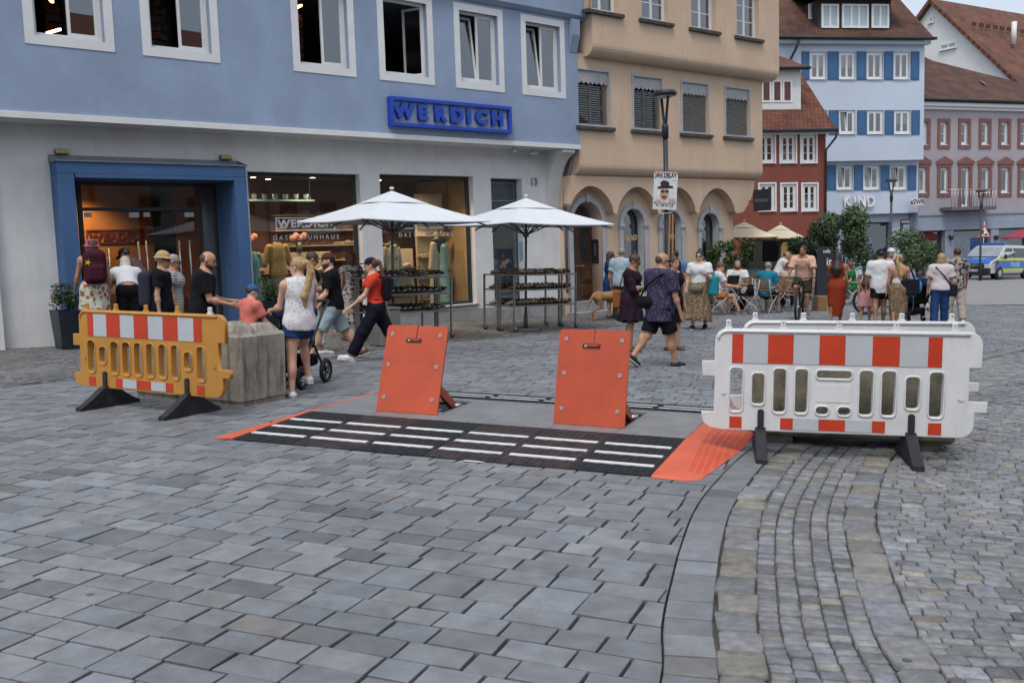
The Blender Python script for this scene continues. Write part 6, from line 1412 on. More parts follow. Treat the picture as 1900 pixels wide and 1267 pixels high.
# --- by the ochre house
p13 = person(PX(1131, 23.2), -1.7, 1.63, 'dark haired person in blue tunic and sunglasses holding the dog lead', 'f', 'm', arms=((0, 6, 10, 0), (-8, 10, 10, 0)), top=dict(m=cl('bluetunic', (.012, .05, .15)), sleeve=.6, hem=-.03), bottom=dict(k='dress', m=cl('bluetunic', (.012, .05, .15)), len=.26, hemr=.115, amp=.004), hair=('mid', 'brown'), glasses=True, shoes=BLKS)
p14 = person(PX(1152, 22.6), -.45, 1.72, 'grey haired man in pale blue short sleeved shirt seen from behind', 'm', 'm', bulk=1.06, top=dict(m=cl('paleblue', (.36, .46, .55)), sleeve=.75, hem=-.07, loose=.008), bottom=dict(k='trousers', m=cl('greybrown', (.06, .05, .05))), hair=('short', 'grey'), shoes=BLKS)
p15 = person(PX(1171, 15.4), -1.95, 1.6, 'woman with hair bun in dark plum dress looking at her phone', 'f', 't', head=(22, 0), arms=((20, 8, 85, 20), (14, 10, 80, 20)), legs=((3, 3, 2), (-4, 3, 4)), bulk=1.04, top=dict(m=cl('plum', (.022, .011, .022)), sleeve=1.15, hem=-.02, flare=.02), bottom=dict(k='dress', m=cl('plum', (.022, .011, .022)), len=.21, hemr=.15, amp=.014), hair=('bun', 'brown'), glasses=True, shoes=SAND_)
p16 = person(PX(1225, 13.35), -.95, 1.66, 'heavy bald man in violet dotted shirt and black shorts walking away', 'm', 'm', head=(4, -22), arms=((6, 10, 14, 0), (10, 10, 20, 0)), legs=((18, 3, 6), (-20, 3, 24, -34)), bulk=1.17, top=dict(m=DOTS, sleeve=.8, hem=-.12, loose=.004), bottom=dict(k='shorts', m=BLK, len=.88, flare=.01), hair=('bald', 'stub'), glasses=True, shoes=BLKS)
p17 = person(PX(1249, 15.6), -2.6, 1.56, 'sandalled woman in black hidden behind the heavy man', 'f', 'm', top=dict(m=BLK, sleeve=.0, hem=-.02), bottom=dict(k='shorts', m=BLK, len=.9), hair=('bun', 'brown'), shoes=SAND_)
p18 = person(PX(1252, 22.2), -.3, 1.66, 'man in blue shirt with dark backpack behind the lamp post', 'm', 'm', top=dict(m=cl('midblue', (.12, .22, .42)), sleeve=.6), bottom=dict(k='trousers', m=NAVY), hair=('short', 'dark'), shoes=BLKS)
p19 = person(PX(1297, 19.8), 2.75, 1.64, 'woman in white tee, sunglasses and long leopard skirt', 'f', 'l', bulk=1.12, arms=((4, 10, 14, 0), (16, 14, 95, 20)), legs=((8, 3, 4), (-8, 3, 8, -10)), top=dict(m=WHT, sleeve=.6, hem=-.015), bottom=dict(k='skirt', m=LEO, len=.41, hemr=.19, folds=10, amp=.02, dx=.03), hair=('bun', 'dark'), glasses=True, shoes=(NAVY, WHTS))
# --- cafe guests
SITL = ((82, 6, 80), (78, 8, 85))
p20 = person(PX(1329, 24.4), -1.5, 1.72, 'seated man in white tee and orange shorts with crossed legs', 'm', 'l', sit=.45, lean=6, head=(14, 0), arms=((35, 8, 55, 10), (35, 8, 55, 10)), legs=((85, 2, 62), (80, 5, 85)), top=dict(m=WHT, sleeve=.6), bottom=dict(k='shorts', m=cl('apricot', (.5, .17, .05)), len=.6), hair=('crop', 'auburn'), shoes=(SAND_[1], WHTS))
p21 = person(PX(1367, 26.6), 2.95, 1.74, 'seated bearded man in white tee behind a laptop', 'm', 'm', sit=.46, arms=((30, 10, 60, 10), (30, 14, 60, 10)), legs=SITL, top=dict(m=WHT, sleeve=.65), bottom=dict(k='trousers', m=NAVY), hair=('short', 'grey'), beard='auburn', shoes=BLKS)
p22 = person(PX(1420, 25.0), -.75, 1.74, 'seated man in teal tee with his back to the square', 'm', 'm', sit=.45, lean=10, arms=((25, 8, 50, 10), (25, 8, 50, 10)), legs=((80, 8, 75), (75, 8, 80)), top=dict(m=cl('teal', (.02, .19, .30)), sleeve=.7), bottom=dict(k='shorts', m=BLK, len=.8), hair=('crop', 'grey'), shoes=(BLKS, WHTS))
p23 = person(PX(1461, 27.6), 2.9, 1.62, 'seated woman with big sunglasses beside the wooden bench', 'f', 'm', sit=.46, legs=SITL, top=dict(m=cl('cream', (.45, .38, .33)), sleeve=.4), bottom=dict(k='trousers', m=NAVY), hair=('bob', 'auburn'), glasses=True, shoes=BLKS)
p24 = person(PX(1440, 28.2), -1.5, 1.68, 'bald waiter in white shirt leaning over a cafe table', 'm', 'm', lean=24, head=(14, 0), arms=((40, 8, 15, 0), (45, 8, 10, 0)), top=dict(m=WHT, sleeve=.5), bottom=dict(k='trousers', m=cl('plumgrey', (.06, .045, .06))), hair=('bald', 'stub'), shoes=BLKS)
p25 = person(PX(1314, 26.4), 2.6, 1.7, 'old man in dark shirt sitting behind the woman in leopard skirt', 'm', 'm', sit=.46, legs=SITL, top=dict(m=cl('charcoal', (.03, .03, .035)), sleeve=.7), bottom=dict(k='trousers', m=NAVY), hair=('bald', 'grey'), shoes=BLKS)
p26 = person(PX(1580, 29.0), 1.5, 1.64, 'seated woman in green dress near the brown box', 'f', 'm', sit=.45, lean=6, arms=((30, 8, 75, 10), (20, 8, 60, 10)), legs=((80, 4, 62), (78, 4, 88)), top=dict(m=cl('green', (.03, .16, .05)), sleeve=.5), bottom=dict(k='trousers', m=cl('green2', (.02, .17, .06)), len=.5, flare=.02), hair=('mid', 'auburn'), shoes=WHTS)
# --- walkers at the far right
p27 = person(PX(1490, 22.5), 2.7, 1.72, 'moustached cyclist in peach tee with dark shorts on a mountain bike', 'm', 't', sit=.9, lean=20, head=(-10, -8), arms=((42, 14, 8, 0), (42, 14, 12, 0)), legs=((62, 5, 78), (24, 4, 26)), bulk=.96, top=dict(m=cl('peach', (.62, .39, .29)), sleeve=.8, hem=-.05), bottom=dict(k='shorts', m=cl('olivedark', (.035, .033, .025)), len=.9, flare=.012), hair=('short', 'dark'), shoes=(cl('greyshoe', (.15, .15, .16)), WHTS))
p28 = person(PX(1552, 21.6), -.45, 1.62, 'woman with long dark hair in tight rust coloured dress', 'f', 't', arms=((4, 6, 20, 0), (35, 6, 60, 0)), legs=((6, 1, 2), (-6, 1, 6)), top=dict(m=cl('rust', (.25, .038, .015)), sleeve=0, hem=-.02, g=.006), bottom=dict(k='dress', m=cl('rust', (.25, .038, .015)), len=.43, hemr=.083, sy=1.05, folds=5, amp=.004), hair=('long', 'dark'), shoes=SAND_)
p29 = person(PX(1607, 21.2), -.6, 1.2, 'little girl with long dark hair in pink dress', 'f', 'm', legs=((8, 2, 4), (-8, 2, 8)), top=dict(m=cl('rosepink', (.55, .27, .27)), sleeve=0, hem=-.02), bottom=dict(k='dress', m=cl('rosepink', (.55, .27, .27)), len=.2, hemr=.16), hair=('long', 'brown'), shoes=WHTS)
p30 = person(PX(1632, 20.6), -.1, 1.69, 'man in plain white tee, black shorts and black cap from behind', 'm', 't', arms=((6, 8, 20, 0), (4, 8, 16, 0)), legs=((8, 3, 4), (-10, 3, 10)), bulk=1.06, top=dict(m=WHT, sleeve=.85, hem=-.1, loose=.008), bottom=dict(k='shorts', m=BLK, len=.62), hair=('crop', 'dark'), hat=('cap', BLK), shoes=BLKS)
p31 = person(PX(1650, 24.4), 3.0, 1.7, 'person in white cycle helmet and brown waistcoat facing the square', 'm', 'm', top=dict(m=cl('darkbrown', (.05, .025, .02)), sleeve=.3), bottom=dict(k='shorts', m=BLK, len=.9), hair=('crop', 'brown'), hat=('helmet', mat('helmet_white', (.65, .66, .68), .3)), shoes=BLKS)
p32 = person(PX(1667, 20.0), -.2, 1.58, 'woman with curly blond ponytail in open back top and leopard print skirt', 'f', 'm', head=(4, -25), arms=((4, 8, 14, 0), (4, 8, 14, 0)), legs=((6, 2, 3), (-6, 2, 6)), top=dict(m=WHT, sleeve=0, hem=-.02, neck=.13), bottom=dict(k='skirt', m=LEO, len=.42, hemr=.1, folds=6, amp=.006), hair=('pony', 'blond'), shoes=WHTS)
p33 = person(PX(1744, 20.2), -.35, 1.6, 'woman with wavy blond hair in white tee and blue jeans', 'f', 'l', arms=((6, 10, 16, 0), (4, 10, 10, 0)), legs=((8, 3, 4), (-8, 3, 8)), bulk=1.06, top=dict(m=cl('offwhite', (.58, .54, .55)), sleeve=.7, hem=-.03, loose=.01, flare=.02), bottom=dict(k='trousers', m=DENIM), hair=('mid', 'blond'), shoes=BLKS)
p34 = person(PX(1773, 21.6), -.1, 1.72, 'man in dark floral shirt and pale trousers beside the blond woman', 'm', 'm', arms=((10, 10, 14, 0), (4, 10, 10, 0)), legs=((-8, 3, 8), (8, 3, 4)), top=dict(m=CAMO, sleeve=.75, hem=-.08, loose=.01), bottom=dict(k='trousers', m=cl('sandpale', (.42, .36, .33))), hair=('crop', 'brown'), shoes=WHTS)
# --- what they carry
def jw(p, k, dx=0, dy=0, dz=0): a = p[1][k]; return (a[0] + dx, a[1] + dy, a[2] + dz)
def strap(P, pts, r, m, name, parent=None): return MB().tube(pts, r, 6).obj(name, m, parent)
z = p32[1]['pel'][2]; b_ = thing_soft(p32[0], 'shoulder_bag', cl('bagblack', (.012, .014, .022)), [('box', (.2, -.06, z + .04), (.19, .07, .17), .04)], 'large black shoulder bag hanging on the woman in leopard skirt', 'bag')
for dy in (-.04, .02): strap(None, [(.06, -.06 + dy, z + .18), (.12, dy, z + .46), (.2, dy, z + .46), (.3, -.06 + dy, z + .18)], .012, cl('bagblack', (.012, .014, .022)), 'strap', b_)
z = p33[1]['pel'][2]; b_ = thing_soft(p33[0], 'crossbody_bag', cl('bagnavy', (.015, .017, .03)), [('box', (.22, -.02, z - .04), (.11, .06, .13), .04)], 'small black crossbody bag on the blond woman in jeans', 'bag')
strap(None, [(.2, -.06, z + .07), (.06, -.15, z + .26), (-.1, -.12, z + .43), (-.13, .0, z + .47)], .016, cl('bagstrap', (.06, .07, .1)), 'strap', b_)
z = p19[1]['pel'][2]; b_ = thing_soft(p19[0], 'tote_bag', cl('turquoise', (.02, .22, .26)), [('box', (-.3, .02, z + .03), (.1, .09, .2), .05), ('cap', (-.3, .02, z + .2), (-.27, .02, z + .36), .05, .02)], 'turquoise cloth bag under the arm of the woman in white tee', 'bag')
b_ = thing_soft(p19[0], 'belt_bag', cl('olivebag', (.16, .17, .1)), [('ell', (.02, .2, z - .02), (.14, .06, .085))], 'olive belt bag at the waist of the woman in leopard skirt', 'bag')
z = p16[1]['pel'][2]; b_ = thing_soft(p16[0], 'sling_bag', BLK, [('ell', (-.12, -.19, z + .06), (.17, .06, .09))], 'black sling bag on the back of the heavy man', 'bag')
strap(None, [(-.2, -.2, z + .12), (-.05, -.2, z + .3), (.12, -.17, z + .42), (.19, -.05, z + .49)], .014, BLK, 'strap', b_)
z = p15[1]['pel'][2]; b_ = thing_soft(p15[0], 'handbag', cl('tanbag', (.22, .085, .03)), [('box', (-.0, -.22, z + .0), (.08, .07, .15), .04)], 'tan handbag hanging behind the woman in plum dress', 'bag')
strap(None, [(.0, -.2, z + .14), (.06, -.12, z + .42), (.14, -.02, z + .5)], .011, cl('tanbag', (.22, .085, .03)), 'strap', b_)
z = p9[1]['pel'][2]; b_ = thing_soft(p9[0], 'handbag', cl('whitebag', (.4, .38, .38)), [('box', (.16, .06, z + .02), (.1, .06, .1), .04)], 'small white handbag of the woman in the black tank top', 'bag')
for pp, lab in ((p9, 'black phone held by the woman in the tank top'), (p15, 'black phone in the hands of the plum dress woman')):
    a, b = Vector(pp[1]['wrR']), Vector(pp[1]['wrL']); c = (a + b) / 2 + Vector((0, .08, .03)); MB().box(-.038, .038, -.005, .005, -.075, .075, .004).obj('phone', BLKS, M=W(pp[0]) @ Matrix.Translation(c) @ Matrix.Rotation(.6, 4, 'X'), label=lab, cat='phone')
z = p18[1]['chest'][2]; thing_soft(p18[0], 'backpack', NAVY, [('box', (0, -.19, z - .02), (.15, .09, .22), .07)], 'dark backpack on the man in blue shirt', 'backpack')
z = p4[1]['chest'][2]; thing_soft(p4[0], 'backpack', cl('greypack', (.03, .035, .05)), [('box', (0, -.2, z - .1), (.15, .09, .25), .07)], 'dark grey backpack of the man in straw hat', 'backpack')
z = p27[1]['chest'][2]; b_ = thing_soft(p27[0], 'backpack', BLK, [('box', (0, -.2, z - .02), (.15, .09, .22), .07)], 'black backpack worn by the cyclist in peach tee', 'backpack')
for sx in (-1, 1): strap(None, [(sx * .1, -.14, z + .14), (sx * .11, .02, z + .17), (sx * .115, .13, z + .08), (sx * .12, .12, z - .1)], .02, BLK, 'strap', b_)
z = p12[1]['chest'][2]; b_ = thing_soft(p12[0], 'backpack', BLK, [('box', (0, -.17, z - .04), (.12, .06, .18), .05)], 'slim black backpack of the woman in orange tee', 'backpack')
for sx in (-1, 1): strap(None, [(sx * .085, -.12, z + .12), (sx * .1, .0, z + .15), (sx * .1, .09, z + .06), (sx * .12, .0, z - .14)], .012, BLK, 'strap', b_)
# --- balloon
bl = empty('balloon', AT(1695, 532, 20.6), 0, 'round turquoise balloon between the women from behind', 'balloon')
t = SDF(.015); t.ell((0, 0, 0), (.17, .17, .2)); t.cap((0, 0, -.18), (0, 0, -.23), .03, .015, .05); link('skin', t.mesh('balloon'), mat('balloon_blue', (.02, .30, .52), .3, .03, 3.), bl)
strap(None, [(0, 0, -.23), (.02, .01, -.4), (-.01, .02, -.55)], .003, WHT, 'string', bl)
# --- dog
dg = SDF(.012); dz = .0
dg.cap((0, -.32, .56), (0, .1, .55), .105, .12, .05); dg.ell((0, .16, .54), (.115, .15, .16), .06); dg.ell((0, -.3, .55), (.1, .14, .125), .05); dg.cap((0, .24, .62), (0, .42, .76), .085, .065, .05)
dg.ell((0, .48, .82), (.065, .085, .07), .03); dg.cap((0, .53, .8), (0, .64, .77), .04, .03, .03); dg.cap((0, -.42, .6), (0, -.52, .45), .035, .03, .03); dg.cap((0, -.52, .45), (0, -.56, .3), .03, .02, .02)
for sx in (-1, 1):
    dg.cap((sx * .07, .2, .5), (sx * .075, .22, .26), .05, .032, .03); dg.cap((sx * .075, .22, .26), (sx * .075, .21, .05), .03, .024, .01); dg.cap((sx * .075, .21, .03), (sx * .075, .26, .028), .028, .026, .01)
    hx = .08 if sx > 0 else -.02
    dg.cap((sx * .07, -.32, .5), (sx * .08, -.22 - hx, .32), .075, .045, .04); dg.cap((sx * .08, -.22 - hx, .32), (sx * .08, -.42 - hx, .2), .04, .026, .02); dg.cap((sx * .08, -.42 - hx, .2), (sx * .08, -.39 - hx, .04), .024, .022, .01); dg.cap((sx * .08, -.4 - hx, .03), (sx * .08, -.33 - hx, .028), .028, .025, .01)
    dg.ell((sx * .06, .44, .84), (.018, .03, .055), .01)
dog = link('dog', dg.mesh('dog'), mat('dog_fur', (.36, .2, .085), .8, .18, 9., .4, 90, col2=(.22, .11, .045)), None, (*PX(1131, 22.5), 0), -1.15, 'short haired tan dog standing with its back to the viewer', 'dog')
MB().torus((0, .32, .68), .085, .014, 'z').obj('collar', BLKS, dog); MB().ball((0, .67, .775), .018, 8, 5).obj('nose', BLKS, dog)
a = W(p13[0]) @ Vector(p13[1]['wrL']); b = W(dog) @ Vector((0, .3, .76)); c = (a + b) / 2 - Vector((0, 0, .08))
MB().tube([a + Vector((0, 0, .02)), c, b], .012, 6).obj('dog_lead', BLKS, label='black lead from the blue clad person to the tan dog', cat='lead')
# ================================================================ THINGS BEFORE THE SHOPS
canvas_w = mat('white_canvas', (.62, .66, .70), .85, .03, 3., .1, 90); pole_m = mat('grey_pole', (.13, .135, .145), .45, .08, 4., metal=.5); cream_c = mat('cream_canvas', (.68, .58, .42), .85, .04, 2.)
def parasol(pos, ang, r, zr, za, m, pm, label, group, zhub=None, vent=True, base=True, pr=.025, sides=4, gz=0.0):
    root = empty('parasol', (*pos, 0), ang, label, 'parasol', group); n = sides
    C = [(r * math.cos(2 * PI * k / n), r * math.sin(2 * PI * k / n), zr) for k in range(n)]
    mb = MB(); seg = 6
    for k in range(n):                                   # sagging panels between the corner ribs
        a, b = Vector(C[k]), Vector(C[(k + 1) % n]); A = Vector((0, 0, za)); rows = []
        for i in range(seg + 1):
            t = i / seg; row = []
            for j in range(7):
                s = j / 6; p = A.lerp(a.lerp(b, s), t); p.z -= .025 * t * math.sin(PI * s) * (r / 1.7) + .10 * (r / 1.7) * math.sin(PI * t) * .35; row.append(p)
            rows.append(row)
        vs = [p for row in rows for p in row]; mb.add(vs, [(i * 7 + j, i * 7 + j + 1, (i + 1) * 7 + j + 1, (i + 1) * 7 + j) for i in range(seg) for j in range(6)], False)
        e = [rows[-1][j] for j in range(7)]; mb.add(e + [p - Vector((0, 0, .016)) for p in e], [(j, j + 1, 8 + j, 7 + j) for j in range(6)])
    cano = mb.obj('canopy', m, root)
    if vent:
        v = MB(); t = .36
        for k in range(n):
            a, b = Vector(C[k]) * t, Vector(C[(k + 1) % n]) * t; z1 = za - (za - zr) * t - .031 * r / 1.7 + .004; a.z = b.z = z1; mid = (a + b) / 2; mid.z += .012
            v.add([(0, 0, za + .01), a, mid, b], [(0, 1, 2), (0, 2, 3)])
        v.obj('vent', m, cano)
    MB().lathe([(.03, za + .03), (.045, za + .05), (.03, za + .075)], 10).obj('finial', m, root)
    zh = zhub or zr - .2
    MB().tube([(0, 0, gz + .02), (0, 0, za)], pr, 10).obj('pole', pm, root); MB().lathe([(pr + .002, zh - .06), (pr + .035, zh - .04), (pr + .035, zh + .03), (pr + .002, zh + .05)], 10).obj('hub', pm, root)
    for k in range(n * 2):
        a = 2 * PI * k / (2 * n); rr = r if k % 2 == 0 else r * math.cos(PI / n); e = Vector((rr * math.cos(a), rr * math.sin(a), zr)); A = Vector((0, 0, za - .02)); q = A.lerp(e, .52) - Vector((0, 0, .05 * r / 1.7 + (.03 if k % 2 else 0)))
        MB().bar(A - Vector((0, 0, .03)), e * .97 + Vector((0, 0, .0)) - Vector((0, 0, .02 + (.05 if k % 2 else 0))), .018, .028).obj('rib', pm, root)
        MB().bar((.03 * math.cos(a), .03 * math.sin(a), zh), q, .016, .024).obj('strut', pm, root)
    if base: MB().box(-.3, .3, -.3, .3, gz, gz + .06, .01).lathe([(.05, gz + .06), (.04, gz + .35)], 10).obj('base', mat('parasol_base', (.1, .1, .1), .8), root)
    return root
parasol((-2.14, 17.25), math.radians(-8), 1.78, 2.14, 2.67, canvas_w, pole_m, 'white square parasol over the left shoe racks', 'white shop parasols')
parasol((.28, 19.4), math.radians(-10), 1.78, 2.14, 2.66, canvas_w, pole_m, 'white square parasol over the right shoe racks', 'white shop parasols')
# --- shoe racks on castors
rack_m = mat('rack_steel', (.34, .33, .32), .42, .12, 8., .1, metal=.7)
rub_c = mat('castor_grey', (.06, .06, .065), .6)
def shoe_mesh(kind):
    t = SDF(.011)
    if kind == 'sandal':
        t.cap((0, -.11, .018), (0, .11, .014), .036, .032, .01); t.plane((0, 0, .026), (0, 0, 1)); t.plane((0, 0, .0), (0, 0, -1)); t.cap((-.035, .04, .02), (.035, .04, .02), .001, .001, .001)
        t.cap((-.036, .05, .03), (0, .05, .062), .014, .014, .01); t.cap((0, .05, .062), (.036, .05, .03), .014, .014, .01); t.cap((-.034, -.03, .03), (0, -.02, .066), .011, .011, .01); t.cap((0, -.02, .066), (.034, -.03, .03), .011, .011, .01); t.post.clear()
    else:
        t.cap((0, -.09, .04), (0, .0, .038), .038, .036, .02); t.cap((0, -.02, .036), (0, .11, .028), .038, .032, .02); t.cap((0, -.08, .07), (0, -.04, .07), .034, .036, .03); t.plane((0, 0, .0), (0, 0, -1)); t.sub('ell', (0, -.06, .105), (.026, .05, .04))
    return t.mesh('shoe_' + kind)
SHM = {k: shoe_mesh(k) for k in ('sandal', 'low')}
SHC = [mat('leather_%d' % i, c, .5, .15, 20.) for i, c in enumerate(((.04, .024, .018), (.018, .018, .024), (.13, .065, .03), (.08, .045, .032), (.28, .2, .13), (.42, .4, .37)))]
tag_m = mat('price_tag', (.65, .65, .63), .7); SHV = {}; LASTSHOE = [None]
def put_shoe(M, kind, mi, label, group):
    if (kind, mi) not in SHV:
        me = SHM[kind].copy(); me.materials.append(SHC[mi]); me.materials.append(tag_m if kind == 'low' and mi < 2 else SHC[4]); SHV[kind, mi] = me
        for p in me.polygons: p.material_index = 1 if p.center.z < .02 else 0
    LASTSHOE[0] = link('shoe', SHV[kind, mi], None, None, M=M, label=label, cat='shoe', group=group); return LASTSHOE[0]
def rack(P, ang, L, Dp, label, kinds, lab, pal):
    root = empty('shoe_rack', (*P, 0), ang, label, 'shoe rack', 'wheeled shoe racks')
    for x in (0, L):
        for y in (0, Dp):
            MB().box(x - .016, x + .016, y - .016, y + .016, .1, 1.14).obj('post', rack_m, root)
            w = MB().box(x - .012, x + .05, y - .03, y - .022, .05, .11).box(x - .012, x + .05, y + .022, y + .03, .05, .11).box(x - .012, x + .03, y - .03, y + .03, .1, .115).obj('castor', zinc, root)
            MB().lathe([(.052, -.016), (.056, 0), (.052, .016)], 14, (x + .03, y, .057), axis='y').obj('wheel', rub_c, w)
    for zi, z in enumerate((.5, .82, 1.12)):
        s = MB().box(.0, L, -.02, Dp + .02, z, z + .03, .004).obj('shelf', rack_m, root)
        if not kinds: continue
        x = .06
        while x < L - .05:
            kd = kinds if random.random() < .85 else ('low' if kinds == 'sandal' else 'sandal'); rz_ = PI + random.uniform(-.12, .12)
            M = root.matrix_basis @ Matrix.Translation((x, .16 + random.uniform(-.02, .02), z + .033)) @ Matrix.Rotation(rz_, 4, 'Z') @ Matrix.Rotation(.2 if zi < 2 else .05, 4, 'X')
            put_shoe(Matrix.Translation((0, 0, .02)) @ M, kd, random.choice(pal), '%s on the %s shelf of %s' % ('dark shoe' if kinds == 'low' else 'brown sandal', ('bottom', 'middle', 'top')[zi], lab), 'shoes on the %s shelf of %s' % (('bottom', 'middle', 'top')[zi], lab))
            if random.random() < .3: MB().box(-.018, .018, .04, .075, .05, .053).obj('price_tag', tag_m, LASTSHOE[0])
            x += random.uniform(.1, .135)
    return root
ua = math.atan2(F1.u.y, F1.u.x); un = Vector((-F1.n.x, -F1.n.y)).normalized(); uu = Vector((F1.u.x, F1.u.y)).normalized()
for (bx, by), lab, kd, pal, ln_ in (((.04, 18.97), 'the right racks', 'sandal', (0, 2, 2, 3, 4, 4, 5), 1.72), ((-2.45, 16.72), 'the left racks', 'low', (0, 1, 1, 3, 4), 1.75)):
    for j in (0, 1):
        p = Vector((bx, by)) + un * (.5 * j); rack(p, ua, ln_, .42, ('front' if j == 0 else 'rear') + ' grey steel rack of shoes among ' + lab, kd, ('front of ' if j == 0 else 'back of ') + lab, pal)
# shoes inside the shop
for x0, n, y, zs, lab in ((4.85, 9, .92, (.5, 1.0), 'the left display wall'), (7.7, 7, .92, (.5, 1.0), 'the right display wall'), (6.4, 12, 2.4, (1.22, 1.57, 1.92, 2.27), 'the deep brown wall shelf'), (9.45, 4, 1.18, (.22, .72, 1.22, 1.72, 2.22), 'the lit side shelf')):
    for zi, z in enumerate(zs):
        for k in range(n):
            if (k + zi) % 4 == 3: continue
            put_shoe(F1.M @ Matrix.Translation((x0 + k * .21, y, z + .005)) @ Matrix.Rotation(random.uniform(.6, 2.2), 4, 'Z'), random.choice(('sandal', 'low')), random.choice((2, 4, 5, 4)), 'shop shoe on %s, shelf %s' % (lab, ('one', 'two', 'three', 'four', 'five')[zi] + ' from below'), 'display shoes on ' + lab + ' shelf %d' % zi)
# mannequins and flowers in the windows
def mannequin(s, y, H, prims, m, label, m2=None, prims2=None):
    M = F1.M @ Matrix.Translation((s, y, -.3)); root = empty('mannequin', M=M, label=label, cat='mannequin', group='shop window mannequins')
    soft(root, 'bust', mat('bust_dark', (.015, .013, .016), .5), [('cap', (0, 0, H - .1), (0, 0, H + .06), .045, .035, .02), ('ell', (0, 0, H - .3), (.16, .1, .25), .05), ('cap', (-.15, 0, H - .16), (.15, 0, H - .16), .05, .05, .05)], .018)
    soft(root, 'garment', m, prims, .018)
    if prims2: soft(root, 'second_garment', m2, prims2, .018)
    MB().lathe([(.14, 0), (.14, .02), (.015, .03), (.015, H - .5)], 14).obj('stand', zinc, root)
H_ = 1.95
sl2 = lambda x0, z0, x1, z1, r: [('cap', (-x0, 0, z0), (-x1, .02, z1), r, r * .9, .05), ('cap', (x0, 0, z0), (x1, .02, z1), r, r * .9, .05)]
mannequin(5.35, .62, 2.02, [('ell', (0, 0, 1.72), (.17, .12, .25), .05), ('cap', (0, 0, 1.6), (0, 0, 1.32), .17, .2, .05, (1, 1.4, 1))] + sl2(.18, 1.84, .29, 1.5, .075), mat('gold_knit', (.42, .27, .08), .6, .3, 40., .8, 60), 'mannequin in gold knitted top in the left display window', cl('sand_skirt', (.3, .25, .17)), [('cap', (0, 0, 1.35), (0, 0, .6), .15, .2, .03, (1, 1.3, 1))])
mannequin(4.72, .5, 1.85, [('ell', (0, 0, 1.55), (.15, .11, .26), .05), ('cap', (0, 0, 1.5), (0, 0, .75), .13, .26, .06, (1, 1.3, 1))] + sl2(.15, 1.7, .2, 1.5, .06), cl('mint', (.17, .33, .30)), 'mannequin in mint dress beside the portal in the left display window')
mannequin(8.15, .6, 1.95, [('ell', (0, 0, 1.62), (.165, .12, .26), .05), ('cap', (0, 0, 1.55), (0, 0, 1.3), .15, .17, .05, (1, 1.3, 1)), ('ell', (0, -.1, 1.78), (.08, .05, .04), .02), ('cap', (0, -.12, 1.76), (.03, -.14, 1.55), .025, .035, .02)] + sl2(.17, 1.74, .25, 1.3, .055), cl('olive_cream', (.38, .36, .26)), 'mannequin in cream blouse with bow in the right display window', cl('jean_teal', (.12, .2, .22)), [('cap', (0, 0, 1.32), (0, 0, .85), .14, .15, .05, (1, 1.2, 1))])
mannequin(9.45, .55, 2.05, [('ell', (-.03, .03, 1.7), (.17, .11, .28), .05), ('cap', (-.1, .05, 1.6), (-.16, .05, .3), .12, .13, .05, (1, 1.5, 1))] + sl2(.18, 1.8, .26, 1.25, .06), cl('cream_coat', (.48, .42, .3)), 'mannequin in cream coat and long mint dress in the right display window', cl('mint2', (.24, .38, .33)), [('cap', (.05, -.05, 1.72), (.06, -.05, 1.25), .1, .1, .04), ('cap', (.06, -.04, 1.25), (.1, -.04, .2), .11, .17, .04)])
petal = mat('peach_petals', (.6, .25, .17), .8, .2, 30.)
for s, lab in ((4.95, 'left vase of peach flowers in the left display window'), (6.1, 'right vase of peach flowers in the left display window')):
    v = empty('flower_vase', M=F1.M @ Matrix.Translation((s, 1.06, 1.42)), label=lab, cat='vase', group='flower vases in the shop window'); MB().lathe([(.05, 0), (.07, .1), (.05, .22)], 12).obj('vase', pole_m, v)
    for k in range(4): MB().ball((-.14 + k * .09, random.uniform(-.03, .03), .3 + .05 * (k % 2)), .075, 8, 5).obj('flower', petal, v); MB().tube([(0, 0, .2), (-.14 + k * .09, 0, .28)], .006, 5).obj('stem', mat('stem_green', (.05, .1, .03), .8), v)
# sale table with crate at the entrance
cr = empty('display_crate', M=Matrix.Translation((*PX(215, 16.6), .1)) @ Matrix.Rotation(ua, 4, 'Z'), label='brown wooden display crate at the shop entrance', cat='crate')
MB().box(-.35, .35, -.25, .25, 0, .8, .01).obj('body', mat('crate_wood', (.25, .11, .03), .6, .2, 5.), cr)
for z in (.2, .5): MB().box(-.36, .36, -.262, -.251, z, z + .03).obj('slat', shop_dark, cr)
# ---------------------------------------------------------------- foliage
def leaf_mat(n, c1, c2): return mat(n, c1, .6, .1, 3., attr='tone', col2=c2)
def foliage(c, R_, n, size, rng, shell=.55, lumps=9):
    """leaf quads through an uneven crown: lumps of different radius, each with its own light or dark tone"""
    mb = MB(); L = [(np.array(c) + np.array(R_) * rng.uniform(-.62, .62, 3), rng.uniform(.42, .72), rng.uniform(.65, 1.25)) for _ in range(lumps)]
    for i in range(n):
        lc, lr, tn = L[rng.randint(len(L))]; v = rng.normal(size=3); v /= np.linalg.norm(v); rad = lr * (shell + (1 - shell) * rng.rand()) * min(R_); p = lc + v * rad * np.array(R_) / max(R_) * 1.1
        a = rng.normal(size=3); a /= np.linalg.norm(a); b = np.cross(a, v + .4 * rng.normal(size=3)); b /= np.linalg.norm(b) + 1e-9; s = size * rng.uniform(.6, 1.3); t = tn * rng.uniform(.75, 1.25)
        mb.add([p - a * s * .5, p + b * s * .28, p + a * s * .5, p - b * s * .28], [(0, 1, 2, 3)], False, (t, t * rng.uniform(.95, 1.05), t * .95))
    return mb
RN = np.random.RandomState(5)
